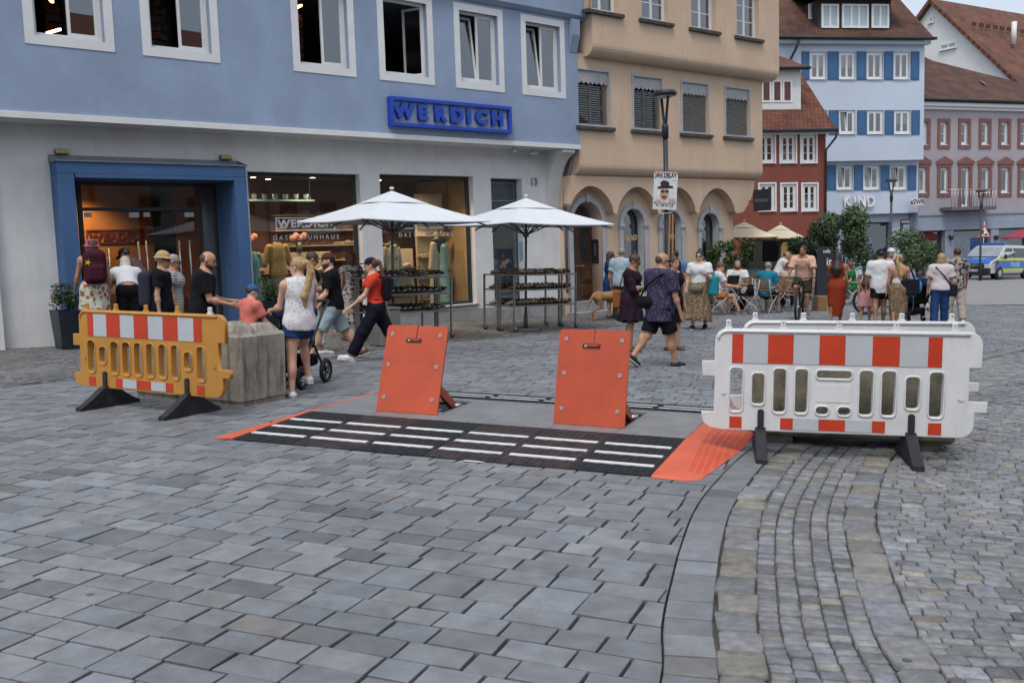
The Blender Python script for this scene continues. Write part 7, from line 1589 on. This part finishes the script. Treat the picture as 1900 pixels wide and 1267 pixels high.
lf_dark = leaf_mat('laurel_leaf', (.035, .065, .022), (.02, .04, .014)); lf_mid = leaf_mat('bay_leaf', (.075, .12, .05), (.045, .08, .03)); lf_lem = leaf_mat('lemon_leaf', (.05, .1, .02), (.03, .07, .015)); bark = mat('bark', (.09, .07, .05), .9, .2, 12., .5, 60)
plant_m = mat('planter_blue_black', (.013, .022, .035), .45, .1, 3.)
def planter(P, w0, w1, h, label, fol, R_, zc, n, lm, size=.05):
    root = empty('potted_shrub', (*P, 0), ua, label, 'plant', 'shrubs in dark planters'); a, b = w0 / 2, w1 / 2
    MB().add([(-a, -a, 0), (a, -a, 0), (a, a, 0), (-a, a, 0), (-b, -b, h), (b, -b, h), (b, b, h), (-b, b, h), (-b + .03, -b + .03, h), (b - .03, -b + .03, h), (b - .03, b - .03, h), (-b + .03, b - .03, h), (-b + .04, -b + .04, h - .06), (b - .04, -b + .04, h - .06), (b - .04, b - .04, h - .06), (-b + .04, b - .04, h - .06)],
             [(0, 1, 5, 4), (1, 2, 6, 5), (2, 3, 7, 6), (3, 0, 4, 7), (4, 5, 9, 8), (5, 6, 10, 9), (6, 7, 11, 10), (7, 4, 8, 11), (8, 9, 13, 12), (9, 10, 14, 13), (10, 11, 15, 14), (11, 8, 12, 15), (12, 13, 14, 15), (3, 2, 1, 0)]).obj('planter', plant_m, root)
    foliage((0, 0, zc), R_, n, size, RN).obj('foliage', lm, root)
    for k in range(3): MB().tube([(0, 0, h - .08), (RN.uniform(-.1, .1), RN.uniform(-.1, .1), zc)], .012, 6).obj('stem', bark, root)
planter(PX(128, 15.9), .38, .5, .64, 'dark tall planter with evergreen shrub left of the blue portal', None, (.3, .3, .24), .84, 900, lf_dark)
planter(tuple((F1.O + F1.u * 4.55 + F1.n * .45)[:2]), .38, .5, .66, 'dark planter with shrub between portal and display window', None, (.28, .28, .26), .9, 900, lf_dark)
def tree(P, label, trunk_h, R_, zc, n, lm, size, pot=None, group='potted trees', lumps=10, gz=0.0):
    root = empty('potted_tree', (*P, 0), 0, label, 'tree', group)
    MB().tube([(0, 0, .1), (.02, 0, trunk_h * .5), (0, .02, trunk_h), (.03, 0, zc)], [.045, .04, .034, .015], 8).obj('trunk', bark, root)
    for k in range(6):
        a = k * 1.05; e = (R_[0] * .6 * math.cos(a), R_[1] * .6 * math.sin(a), zc + RN.uniform(-.2, .5) * R_[2]); MB().tube([(0, 0, trunk_h * .9), ((e[0]) * .5, e[1] * .5, (trunk_h + e[2]) / 2), e], [.022, .016, .006], 6).obj('limb', bark, root)
    foliage((0, 0, zc), R_, n, size, RN, .35, lumps).obj('crown', lm, root)
    if pot: MB().lathe([(pot * .75, 0), (pot, .45), (pot * .95, .46), (pot * .9, .4)], 16).obj('pot', mat('pot_grey', (.13, .13, .13), .8, .1, 4.), root)
tree(PX(1505, 31.5), 'dark round laurel tree behind the cyclist', .8, (.95, .8, .78), 1.85, 9500, lf_dark, .11, .32)
tree(PX(1562, 32.5), 'tall loose bay tree right of the dark laurel', .8, (.85, .75, 1.05), 2.0, 8500, lf_mid, .11, .32)
tree(PX(1699, 40), 'round headed bay tree before the mauve house', .75, (.92, .85, .85), 1.6, 8500, lf_mid, .11, .35)
tree(PX(1322, 27.6), 'small lemon tree by the arched window', .9, (.36, .3, .34), 1.5, 900, lf_lem, .09, .2, lumps=6)
tree(PX(1364, 28.2), 'taller lemon tree under the cream parasol', .8, (.5, .4, .55), 1.5, 1500, lf_lem, .09, .2, lumps=7)
# ---------------------------------------------------------------- lamp posts, poster, road sign
lamp_b = mat('lamp_blue_black', (.02, .024, .032), .45, .1, 5.)
def lamp_post(P, H, label, Y):
    M = Matrix.Translation((*P, 0)) @ GUP.to_track_quat('Z', 'Y').to_matrix().to_4x4(); root = empty('street_lamp', M=M, label=label, cat='street lamp', group='street lamps')
    MB().lathe([(.075, 0), (.07, .9), (.055, 1.0), (.052, H - 1.0)], 12).obj('post', lamp_b, root); MB().lathe([(.07, H - 1.0), (.075, H - .75), (.06, H - .7)], 12).obj('collar', lamp_b, root)
    for s in (-1, 1): MB().bar((s * .03, 0, H - .75), (s * .2, 0, H - .12), .03, .05).obj('arm', lamp_b, root)
    hd = MB().lathe([(.02, H - .1), (.3, H - .1), (.33, H - .06), (.28, H), (.05, H + .04)], 18, sy=.8).obj('lamp_head', lamp_b, root); MB().lathe([(.22, H - .103), (.2, H - .13), (.01, H - .135)], 16, sy=.8).obj('diffuser', mat('lamp_diffuser', (.5, .5, .48), .4), hd)
    return root
LP = PX(1241, 21.2); lamp_post(LP, 5.05, 'dark street lamp with concert poster before the ochre house', 21)
lamp_post(PX(1652, 45), 4.9, 'thin street lamp before the pale blue house', 45); lamp_post(PX(1817, 52), 4.85, 'far street lamp before the mauve house', 52)
pa = AT(1211, 388, 21.0); pb = AT(1256, 318, 21.0); PWd, PHt = pb.x - pa.x, pb.z - pa.z
po_ = empty('concert_poster', M=Matrix.Translation((pa.x, 21.02, pa.z)) @ Matrix.Rotation(.035, 4, 'Y'), label='white concert poster with a face in hat and sunglasses on the lamp post', cat='poster')
MB().box(0, PWd, 0, .008, 0, PHt).obj('board', mat('poster_white', (.62, .65, .68), .6), po_)
pr_b = mat('print_black', (.015, .015, .018), .6); pr_o = mat('print_orange', (.55, .13, .04), .6); pr_s = mat('print_skin', (.5, .3, .2), .6); pr_y = mat('print_yellow', (.55, .45, .05), .6)
MB().box(0.0, PWd, -.002, -.0005, PHt * .955, PHt).obj('banner', pr_o, po_)
for body, sz, x, z, m, bo, sx in (('Wolfshof Open Air', .062, .5, .977, white_frame, .001, 1), ('JAN DELAY', .125, .5, .90, pr_b, .005, .74), ('& DISKO NO.1', .035, .5, .835, pr_b, 0, 1), ('LIVE', .085, .2, .225, pr_o, .002, .9), ('2025', .085, .79, .235, pr_o, .002, .9), ('BEST OF 25 YEARS - DIE TOUR', .04, .5, .165, pr_b, .001, .9), ('Fr. 04.07.25', .08, .5, .105, pr_b, .002, 1), ('------   ---   ----', .03, .5, .04, pr_b, 0, 1)):
    text('lettering', body, sz, m, po_, Matrix.Translation((PWd * x, -.003, PHt * z)) @ FACE, .0005, bo, sx)
MB().box(PWd * .78, PWd * .94, -.002, -.0005, PHt * .76, PHt * .8).obj('sticker', pr_y, po_)
def disc(cx, cz, rx, rz, m, y, nm): MB().prism([(PWd * cx + rx * math.cos(t * PI / 8), PHt * cz + rz * math.sin(t * PI / 8)) for t in range(16)], y, y + .001).obj(nm, m, po_)
disc(.47, .42, .095, .15, pr_s, -.0025, 'printed_face'); disc(.46, .33, .05, .035, pr_b, -.0045, 'printed_beard'); disc(.46, .345, .022, .012, pr_s, -.0065, 'printed_mouth')
disc(.39, .475, .045, .03, pr_b, -.0045, 'printed_lens'); disc(.57, .48, .045, .03, pr_b, -.0045, 'printed_lens')
MB().prism([(PWd * a, PHt * b) for a, b in ((.16, .54), (.5, .56), (.84, .57), (.8, .63), (.66, .64), (.62, .74), (.42, .78), (.28, .72), (.3, .62), (.18, .6))], -.0065, -.0055).obj('printed_hat', pr_b, po_)
sl = empty('strapped_stakes', (LP[0], 21.1, 0), 0, 'two tan wooden stakes strapped to the lamp post below the poster', 'stakes')
for dx, tx in ((-.03, -.05), (.03, .04)): MB().bar((dx + tx * .5, -.06, 1.1), (dx, -.05, 2.42), .035, .02).obj('stake', mat('raw_wood', (.36, .19, .09), .8, .15, 8.), sl)
MB().bar((-.28, -.07, 2.42), (.02, -.07, 2.44), .012).obj('cable_tie', white_frame, sl)
sp = AT(1826, 440, 57); sgn = empty('road_sign', (sp.x, 57, 0), 0, 'red triangular roadworks sign above the police van', 'sign'); zb, wS = sp.z, .82
MB().tube([(0, .05, 0), (0, .05, zb + .9)], .03, 8).obj('pole', zinc, sgn)
def tri(s, y, m, nm): MB().prism([(-wS / 2 * s, zb + .7 * (1 - s) / 3 ), (wS / 2 * s, zb + .7 * (1 - s) / 3), (0, zb + .72 * s + .7 * (1 - s) / 3)], y, y + .004).obj(nm, m, sgn)
tri(1.0, 0, refl_red, 'border'); tri(.76, -.005, white_frame, 'face')
MB().prism([(-.02, zb + .1), (.22, zb + .1), (.17, zb + .2), (.08, zb + .22)], -.012, -.008).obj('pictogram_heap', pr_b, sgn); MB().prism([(-.2, zb + .1), (-.15, zb + .1), (-.1, zb + .22), (-.05, zb + .12), (-.01, zb + .12), (-.06, zb + .3), (-.02, zb + .34), (-.02, zb + .4), (-.1, zb + .42), (-.17, zb + .3), (-.17, zb + .2)], -.012, -.008).obj('pictogram_worker', pr_b, sgn)
MB().box(-.75, .05, .1, .13, zb - .75, zb - .05).obj('blue_panel', mat('sign_panel_blue', (.02, .05, .2), .5), sgn)
# ================================================================ CAFE
wood_s = mat('cafe_wood', (.25, .15, .085), .6, .25, 6., .2, 50); metal_w = mat('white_metal', (.5, .5, .48), .5, .06, 5.); pine = mat('parasol_wood', (.22, .11, .05), .6, .2, 4.)
parasol(PX(1378, 30.6), .5, 1.5, 2.05, 2.52, cream_c, pine, 'cream cafe parasol with scalloped top near the ochre house', 'cream cafe parasols', pr=.035)
parasol(PX(1445, 33), .5, 1.2, 2.05, 2.5, cream_c, pine, 'second cream cafe parasol before the red house', 'cream cafe parasols', pr=.035)
parasol(PX(1905, 58), .2, 2.0, 2.4, 3.1, mat('wine_canvas', (.32, .03, .06), .85), pine, 'wine red parasol far behind the police van', 'far parasols', pr=.04)
def bistro_chair():
    root = empty('bistro_chair', (0, 0, 0), 0, 'x', 'chair', 'white metal bistro chairs')
    for x in (-.21, .21):                              # scissor legs with curled arm
        MB().tube([(x, .22, 0), (x, .08, .2), (x, -.12, .44), (x, -.19, .66), (x, -.22, .88)], .012, 6).obj('leg', metal_w, root)
        MB().tube([(x, -.24, 0), (x, -.1, .2), (x, .1, .36), (x, .21, .45)], .012, 6).obj('leg', metal_w, root)
        MB().tube([(x, -.19, .66), (x, .0, .67), (x, .16, .66), (x, .23, .6), (x, .2, .54), (x, .14, .56), (x, .16, .6)], .011, 6).obj('armrest', metal_w, root)
    for z in (.02, .3): MB().tube([(-.21, .2 - z * .9, z + .02), (.21, .2 - z * .9, z + .02)], .009, 6).obj('stretcher', metal_w, root)
    for k in range(6): MB().box(-.22, .22, -.17 + k * .068, -.115 + k * .068, .445, .463, .003).obj('seat_slat', wood_s, root)
    for k in range(5): z = .58 + k * .065; MB().box(-.22, .22, -.005, .011, z, z + .045, .003).obj('back_slat', wood_s, root, M=Matrix.Translation((0, -.19 - (z - .58) * .12 + .02, 0)))
    return root
c0 = bistro_chair(); first = True
for px, Y, rz, lab in ((1392, 24.6, 1.35, 'empty bistro chair with a dark jacket beside the teal man'), (1421, 25.0, -.75, 'bistro chair under the man in teal tee'), (1330, 24.4, -1.5, 'bistro chair under the man in orange shorts'), (1367, 26.6, 2.95, 'bistro chair under the man with the laptop'), (1461, 27.6, 2.9, 'bistro chair under the woman with big sunglasses'), (1314, 26.4, 2.6, 'bistro chair under the old man in dark shirt'), (1582, 29.0, 1.5, 'bistro chair under the woman in green'), (1375, 26.0, .4, 'empty bistro chair behind the jacket'), (1600, 29.6, 2.2, 'empty bistro chair behind the woman in green')):
    x, y = PX(px, Y)
    if first: c0.location = (x, y, 0); c0.rotation_euler = (0, 0, rz); c0['label'] = lab; first = False
    else: copy_tree(c0, None, (x, y, 0), rz, lab)
jk = soft(None, 'jacket', BLK, [('ell', (0, 0, .62), (.2, .1, .16), .05), ('ell', (.05, .1, .5), (.17, .2, .07), .06)], .02, M=Matrix.Translation((*PX(1392, 24.5), 0)) @ Matrix.Rotation(1.35, 4, 'Z'), label='dark jacket thrown over the empty bistro chair', cat='jacket')
bn = empty('wooden_bench', (*PX(1468, 25.6), 0), 2.6, 'slatted wooden bench back with curled white frame beside the teal man', 'bench')
for k in range(5): MB().box(-.55, .55, -.2, -.18, .5 + k * .08, .56 + k * .08, .004).obj('back_slat', wood_s, bn)
for k in range(5): MB().box(-.55, .55, -.15 + k * .08, -.09 + k * .08, .44, .46, .003).obj('seat_slat', wood_s, bn)
for x in (-.5, .5): MB().tube([(x, -.24, 0), (x, -.2, .45), (x, -.21, .92)], .014, 6).obj('leg', metal_w, bn); MB().tube([(x, -.2, .66), (x, .15, .66), (x, .25, .58), (x, .2, .5), (x, .14, .54), (x, .24, 0)], .013, 6).obj('leg', metal_w, bn)
def cafe_table(): 
    root = empty('cafe_table', (0, 0, 0), 0, 'x', 'table', 'cafe tables'); MB().box(-.4, .4, -.35, .35, .71, .74, .008).obj('tabletop', wood_s, root)
    for s in (-1, 1): MB().tube([(s * .3, -.28, 0), (-s * .25, -.28, .7)], .013, 6).obj('leg', metal_w, root); MB().tube([(s * .3, .28, 0), (-s * .25, .28, .7)], .013, 6).obj('leg', metal_w, root)
    return root
t0 = cafe_table(); first = True
for px, Y, rz, lab in ((1362, 25.4, .2, 'cafe table with the open laptop'), (1442, 26.6, .3, 'cafe table beside the teal man'), (1442, 29.4, .1, 'cafe table the waiter leans over'), (1560, 29.2, .1, 'cafe table by the woman in green'), (1400, 27.8, .4, 'cafe table with flowers under the cream parasol')):
    x, y = PX(px, Y)
    if first: t0.location = (x, y, 0); t0.rotation_euler = (0, 0, rz); t0['label'] = lab; first = False
    else: copy_tree(t0, None, (x, y, 0), rz, lab)
lp = empty('laptop', (*PX(1359, 25.3), .742), .25, 'dark laptop open on the cafe table', 'laptop'); MB().box(-.17, .17, .0, .23, 0, .016, .004).obj('keyboard', BLKS, lp); MB().box(-.17, .17, -.004, .004, .0, .23, .003).obj('screen', BLKS, lp, M=Matrix.Translation((0, -.01, .008)) @ Matrix.Rotation(.25, 4, 'X'))
fv = empty('table_flowers', (*PX(1400, 27.8), .742), 0, 'small pot of yellow flowers on the cafe table', 'flowers'); MB().lathe([(.05, 0), (.06, .1)], 10).obj('pot', anth, fv); foliage((0, 0, .16), (.12, .12, .07), 160, .04, RN, .3, 4).obj('petals', mat('yellow_petals', (.5, .38, .03), .7, .3, 40., attr='tone'), fv)
ab = empty('menu_board', (*PX(1531, 27.4), 0), .1, 'tall black menu board behind the cyclist', 'sign'); MB().box(-.24, .24, 0, .03, .03, 1.72, .004).obj('board', anth, ab, M=Matrix.Rotation(-.05, 4, 'X')); MB().box(-.24, .24, .2, .23, .03, 1.3, .004).obj('rear_leaf', anth, ab, M=Matrix.Rotation(.06, 4, 'X'))
text('lettering', 'it', .3, white_frame, ab, Matrix.Translation((.08, -.01, 1.3)) @ FACE, .001, .004); text('lettering', 'cafe', .14, white_frame, ab, Matrix.Translation((.0, -.01, 1.6)) @ FACE, .001, .002)
cb = empty('cardboard_box', (*PX(1530, 26.0), 0), .15, 'brown cardboard box on the paving behind the bike', 'box'); MB().box(-.28, .28, -.2, .2, 0, .4, .006).obj('body', mat('cardboard', (.25, .14, .07), .85, .1, 5.), cb); MB().box(-.04, .04, -.203, -.201, 0, .4).obj('tape', cl('tape', (.3, .2, .1)), cb)
# ---------------------------------------------------------------- bicycles
def bicycle(P, rz, label, m, wr=.35):
    root = empty('bicycle', (*P, 0), rz, label, 'bicycle', 'bicycles on the square'); tyre = mat('tyre', (.012, .012, .013), .8)
    for y in (-.53, .56):
        w = MB().torus((0, y, wr), wr - .025, .027, 'x', 32, 8).obj('wheel', tyre, root); MB().torus((0, y, wr), wr - .06, .012, 'x', 32, 6).obj('rim', dark_steel, w)
        s = MB()
        for k in range(14): a = 2 * PI * k / 14; s.tube([(0, y, wr), (0, y + (wr - .06) * math.cos(a), wr + (wr - .06) * math.sin(a))], .002, 4, cap=False)
        s.tube([(-.05, y, wr), (.05, y, wr)], .025, 8); s.obj('spokes', zinc, w)
    fr = MB(); bb, seat, hd0, hd1, ra = (0, -.08, .3), (0, -.22, .82), (0, .36, .86), (0, .4, .68), (0, -.53, wr)
    fr.tube([bb, seat], .018, 8).tube([seat, hd0], .018, 8).tube([bb, hd1], .024, 8).tube([hd0, hd1], .022, 8)
    for sx in (-1, 1): fr.tube([(sx * .02, bb[1], bb[2]), (sx * .055, ra[1], ra[2])], .01, 6).tube([(sx * .015, seat[1], .74), (sx * .055, ra[1], ra[2])], .009, 6)
    fr.obj('frame', m, root); fk = MB()
    for sx in (-1, 1): fk.tube([(sx * .05, .41, .64), (sx * .055, .56, wr)], .016, 6)
    fk.tube([(-.06, .41, .65), (.06, .41, .65)], .018, 6).obj('fork', m, root)
    MB().tube([(-.34, .3, 1.0), (-.2, .38, 1.0), (0, .4, .98), (.2, .38, 1.0), (.34, .3, 1.0)], .013, 8).tube([(0, .36, .86), (0, .4, .98)], .016, 8).obj('handlebar', dark_steel, root)
    soft(root, 'saddle', BLKS, [('cap', (0, -.33, .93), (0, -.1, .94), .07, .025, .03, (1, 1, 1.6))], .014); MB().tube([(0, -.22, .8), (0, -.24, .92)], .013, 8).obj('seat_post', dark_steel, root)
    MB().lathe([(.09, -.004), (.09, .004)], 20, (.04, -.08, .3), axis='x').obj('chainring', dark_steel, root); MB().bar((.06, -.08, .3), (.07, .06, .2), .018).bar((-.06, -.08, .3), (-.07, -.22, .4), .018).box(.06, .15, .02, .1, .18, .2).box(-.15, -.06, -.26, -.18, .39, .41).obj('cranks', dark_steel, root)
    return root
bicycle(tuple(np.array(PX(1490, 22.5)) + .2 * np.array((-math.sin(2.7), math.cos(2.7)))), 2.7, 'black mountain bike ridden by the man in peach tee', mat('bike_black', (.012, .013, .016), .35))
bicycle(PX(1652, 24.2), 1.35, 'dark bicycle behind the man in white tee', mat('bike_black', (.012, .013, .016), .35))
# ---------------------------------------------------------------- pushchairs
def pushchair(P, rz, label, s=1.0):
    root = empty('pushchair', (*P, 0), rz, label, 'pushchair', 'pushchairs'); tb_ = dark_steel; tyre = MATS['tyre']
    for y, r in ((.32, .14), (-.34, .15)):
        for x in (-.27, .27):
            w = MB().torus((x, y, r), r - .025, .028, 'x', 24, 8).obj('wheel', tyre, root); MB().torus((x, y, r), r - .055, .008, 'x', 24, 6).obj('rim', zinc, w)
            h = MB()
            for k in range(5): a = 2 * PI * k / 5; h.bar((x, y, r), (x, y + (r - .055) * math.cos(a), r + (r - .055) * math.sin(a)), .02, .012)
            h.obj('spokes', tb_, w)
    for x in (-.25, .25):
        MB().tube([(x, -.34, .15), (x, -.1, .45), (x, .1, .62)], .014, 6).obj('rear_leg', tb_, root); MB().tube([(x, .32, .14), (x, .0, .52), (x, -.35, .9), (x, -.5, 1.0)], .015, 6).obj('front_leg', tb_, root)
    MB().tube([(-.25, -.5, 1.0), (.25, -.5, 1.0)], .022, 8).obj('handle', BLKS, root)
    soft(root, 'seat', BLK, [('box', (0, .12, .5), (.22, .24, .05), .04), ('box', (0, -.14, .7), (.22, .05, .26), .04, .03, None), ('box', (0, .38, .36), (.2, .05, .16), .04, .03)], .016)
    soft(root, 'hood', cl('hoodnavy', (.012, .02, .06)), [('ell', (0, -.1, .86), (.25, .3, .2), .02, None, [((0, 0, .82), (0, 0, -1))])], .016)
    MB().box(-.2, .2, -.3, .12, .22, .36, .03).obj('basket', BLK, root); return root
pushchair(PX(541, 11.5), 2.9, 'black pushchair with navy hood beside the blond ponytail woman')
pushchair(PX(1700, 21.4), -.1, 'dark pushchair in front of the women at the far right')
ln = empty('lantern', (*PX(1722, 21.0), .18), 0, 'white lantern hanging low beside the jeans woman', 'lantern'); frame_rect(MB(), -.07, .07, 0, .2, .02, -.07, -.05).box(-.08, .08, -.08, .08, .2, .22).box(-.08, .08, -.08, .08, -.02, 0).lathe([(.06, .22), (.01, .3)], 8).obj('cage', white_frame, ln); MB().box(-.04, .04, -.04, .04, 0, .14).obj('candle', cream_c, ln)
# ---------------------------------------------------------------- police van
van = empty('police_van', (27.9, 55.4, 0), math.radians(127), 'blue, yellow and silver police van parked before the mauve house', 'van')
silver = mat('van_silver', (.55, .57, .58), .3, .03, 2., metal=.2, coat=.5); vblue = mat('van_blue', (.01, .14, .52), .3, .03, 2., coat=.6); vyel = mat('van_yellow', (.56, .62, .03), .35, .03, 2., coat=.4); vblack = mat('van_black', (.015, .016, .018), .5); vglass = mat('van_glass', (.025, .03, .035), .08, .1, 1., spec=.8)
def vw(z): return .955 if z < 1.15 else .955 - (z - 1.15) * .2
def shell(prof, m, name, grow=0.0, parent=None, taper=None):
    n = len(prof); vs = [(-(vw(z) + grow) * (taper(y) if taper else 1), y, z) for y, z in prof] + [((vw(z) + grow) * (taper(y) if taper else 1), y, z) for y, z in prof]
    mb = MB().add(vs, [tuple(range(n)), tuple(range(2 * n - 1, n - 1, -1))] + [((i + 1) % n, i, n + i, n + (i + 1) % n) for i in range(n)]); o = mb.obj(name, m, parent or van)
    md = o.modifiers.new('edge', 'BEVEL'); md.width = .045; md.segments = 3; md.limit_method = 'ANGLE'; md.angle_limit = .5; return o
tp = lambda y: 1 if y < 1.7 else 1 - (y - 1.7) * .11
shell([(-2.42, .34), (-2.42, 1.2), (-2.34, 1.82), (-2.2, 1.9), (.55, 1.92), (.85, 1.86), (1.72, 1.22), (2.3, 1.05), (2.5, .86), (2.53, .55), (2.46, .34)], silver, 'body', 0, None, tp)
MB().add([(-.80, .93, 1.79), (.80, .93, 1.79), (.9, 1.7, 1.26), (-.9, 1.7, 1.26)], [(0, 3, 2, 1)]).obj('windscreen', mat('windscreen', (.3, .34, .38), .08, .1, 1., spec=.8), van, M=Matrix.Translation((0, .035, .03)))
MB().add([(-.88, 1.76, 1.225), (.88, 1.76, 1.225), (.84, 2.3, 1.07), (-.84, 2.3, 1.07), (.82, 2.5, .9), (-.82, 2.5, .9)], [(0, 1, 2, 3), (3, 2, 4, 5)]).obj('bonnet', vblue, van, M=Matrix.Translation((0, .01, .025)))
for sx in (-1, 1):
    def side(pts, m, nm, g): MB().add([(sx * (vw(z) + g), y, z) for y, z in pts], [tuple(range(len(pts)))[::sx]]).obj(nm, m, van)
    side([(-2.3, 1.25), (-2.3, 1.74), (-.1, 1.76), (-.1, 1.25)], vglass, 'rear_window', .006); side([(0, 1.25), (0, 1.76), (.7, 1.76), (1.36, 1.29), (1.36, 1.25)], vglass, 'cab_window', .006)
    side([(-2.38, .62), (-2.38, 1.02), (1.7, 1.02), (2.0, .62)], vblue, 'blue_band', .006); side([(-2.38, 1.05), (-2.38, 1.2), (1.7, 1.2), (2.1, 1.1), (1.72, 1.05)], vyel, 'yellow_band', .007); side([(-2.38, .48), (-2.38, .6), (1.6, .6), (1.6, .48)], vyel, 'yellow_band', .007)
    for y in (-1.55, 1.55):
        MB().lathe([(.38, -.02), (.38, .02)], 20, (sx * .945, y, .36), axis='x').obj('wheel_arch', vblack, van)
        w = MB().lathe([(.2, -.1), (.32, -.11), (.335, -.08), (.335, .08), (.32, .11), (.2, .1)], 24, (sx * .88, y, .335), axis='x').obj('wheel', MATS['tyre'], van); MB().lathe([(.02, -.012), (.19, -.006), (.21, 0)], 20, (sx * .985, y, .335), axis='x').obj('hubcap', zinc, w)
    soft(van, 'mirror', vblack, [('box', (sx * 1.08, 1.2, 1.28), (.08, .05, .13), .04)], .02)
    soft(van, 'headlight', mat('headlight', (.55, .58, .6), .15, .1, 6.), [('ell', (sx * .68, 2.33, .86), (.17, .14, .12), .02)], .025)
    MB().box(sx * .95 - .02, sx * .95 + .025, -.12, .02, 1.06, 1.09).obj('door_handle', vblack, van)
    if sx < 0: text('lettering', 'POLIZEI', .3, white_frame, van, Matrix.Translation((-.966, -.2, .82)) @ Matrix.Rotation(-PI / 2, 4, 'Z') @ FACE, .001, .004)
MB().box(-.56, .56, 2.5, 2.57, .62, .88, .03).obj('grille', vblack, van)
for z in (.74, .82): MB().box(-.48, .48, 2.572, 2.582, z, z + .02).obj('grille_bar', zinc, van)
MB().torus((0, 2.59, .8), .09, .012, 'y', 20, 6).obj('emblem', zinc, van); MB().box(-.9, .9, 2.4, 2.6, .28, .66, .05).obj('bumper', vblack, van); MB().box(-.26, .26, 2.604, 2.612, .46, .57).obj('number_plate', white_frame, van)
text('lettering', 'BWL 4 1832', .1, vblack, van, Matrix.Translation((0, 2.615, .515)) @ Matrix.Rotation(PI, 4, 'Z') @ FACE, .0005)
MB().box(-.65, .65, .2, .5, 1.93, 2.05, .03).obj('light_bar', mat('lamp_blue', (.02, .12, .5), .2, coat=.5), van)
text('lettering', 'POLIZEI', .2, white_frame, van, Matrix.Translation((0, 2.03, 1.18)) @ Matrix.Rotation(PI, 4, 'Z') @ Matrix.Rotation(.28, 4, 'X'), .001, .003)
# ---------------------------------------------------------------- drain slot
MB().add([(7.0, 14.25, .004), (7.1, 14.15, .004), (8.9, 15.98, .004), (8.8, 16.08, .004)], [(0, 1, 2, 3)]).obj('drain_slot', dark_steel, label='dark drain slot in the paving at the right edge', cat='drain')
gb = empty('litter_bin', (*PX(713, 16.4), 0), ua, 'grey waste box between the walkers and the left racks', 'bin'); MB().box(-.2, .2, -.2, .2, 0, .62, .02).obj('body', mat('bin_grey', (.17, .17, .16), .7, .1, 4.), gb); MB().box(-.21, .21, -.21, .21, .622, .66, .01).obj('lid', mat('bin_grey', (.17, .17, .16), .7), gb)
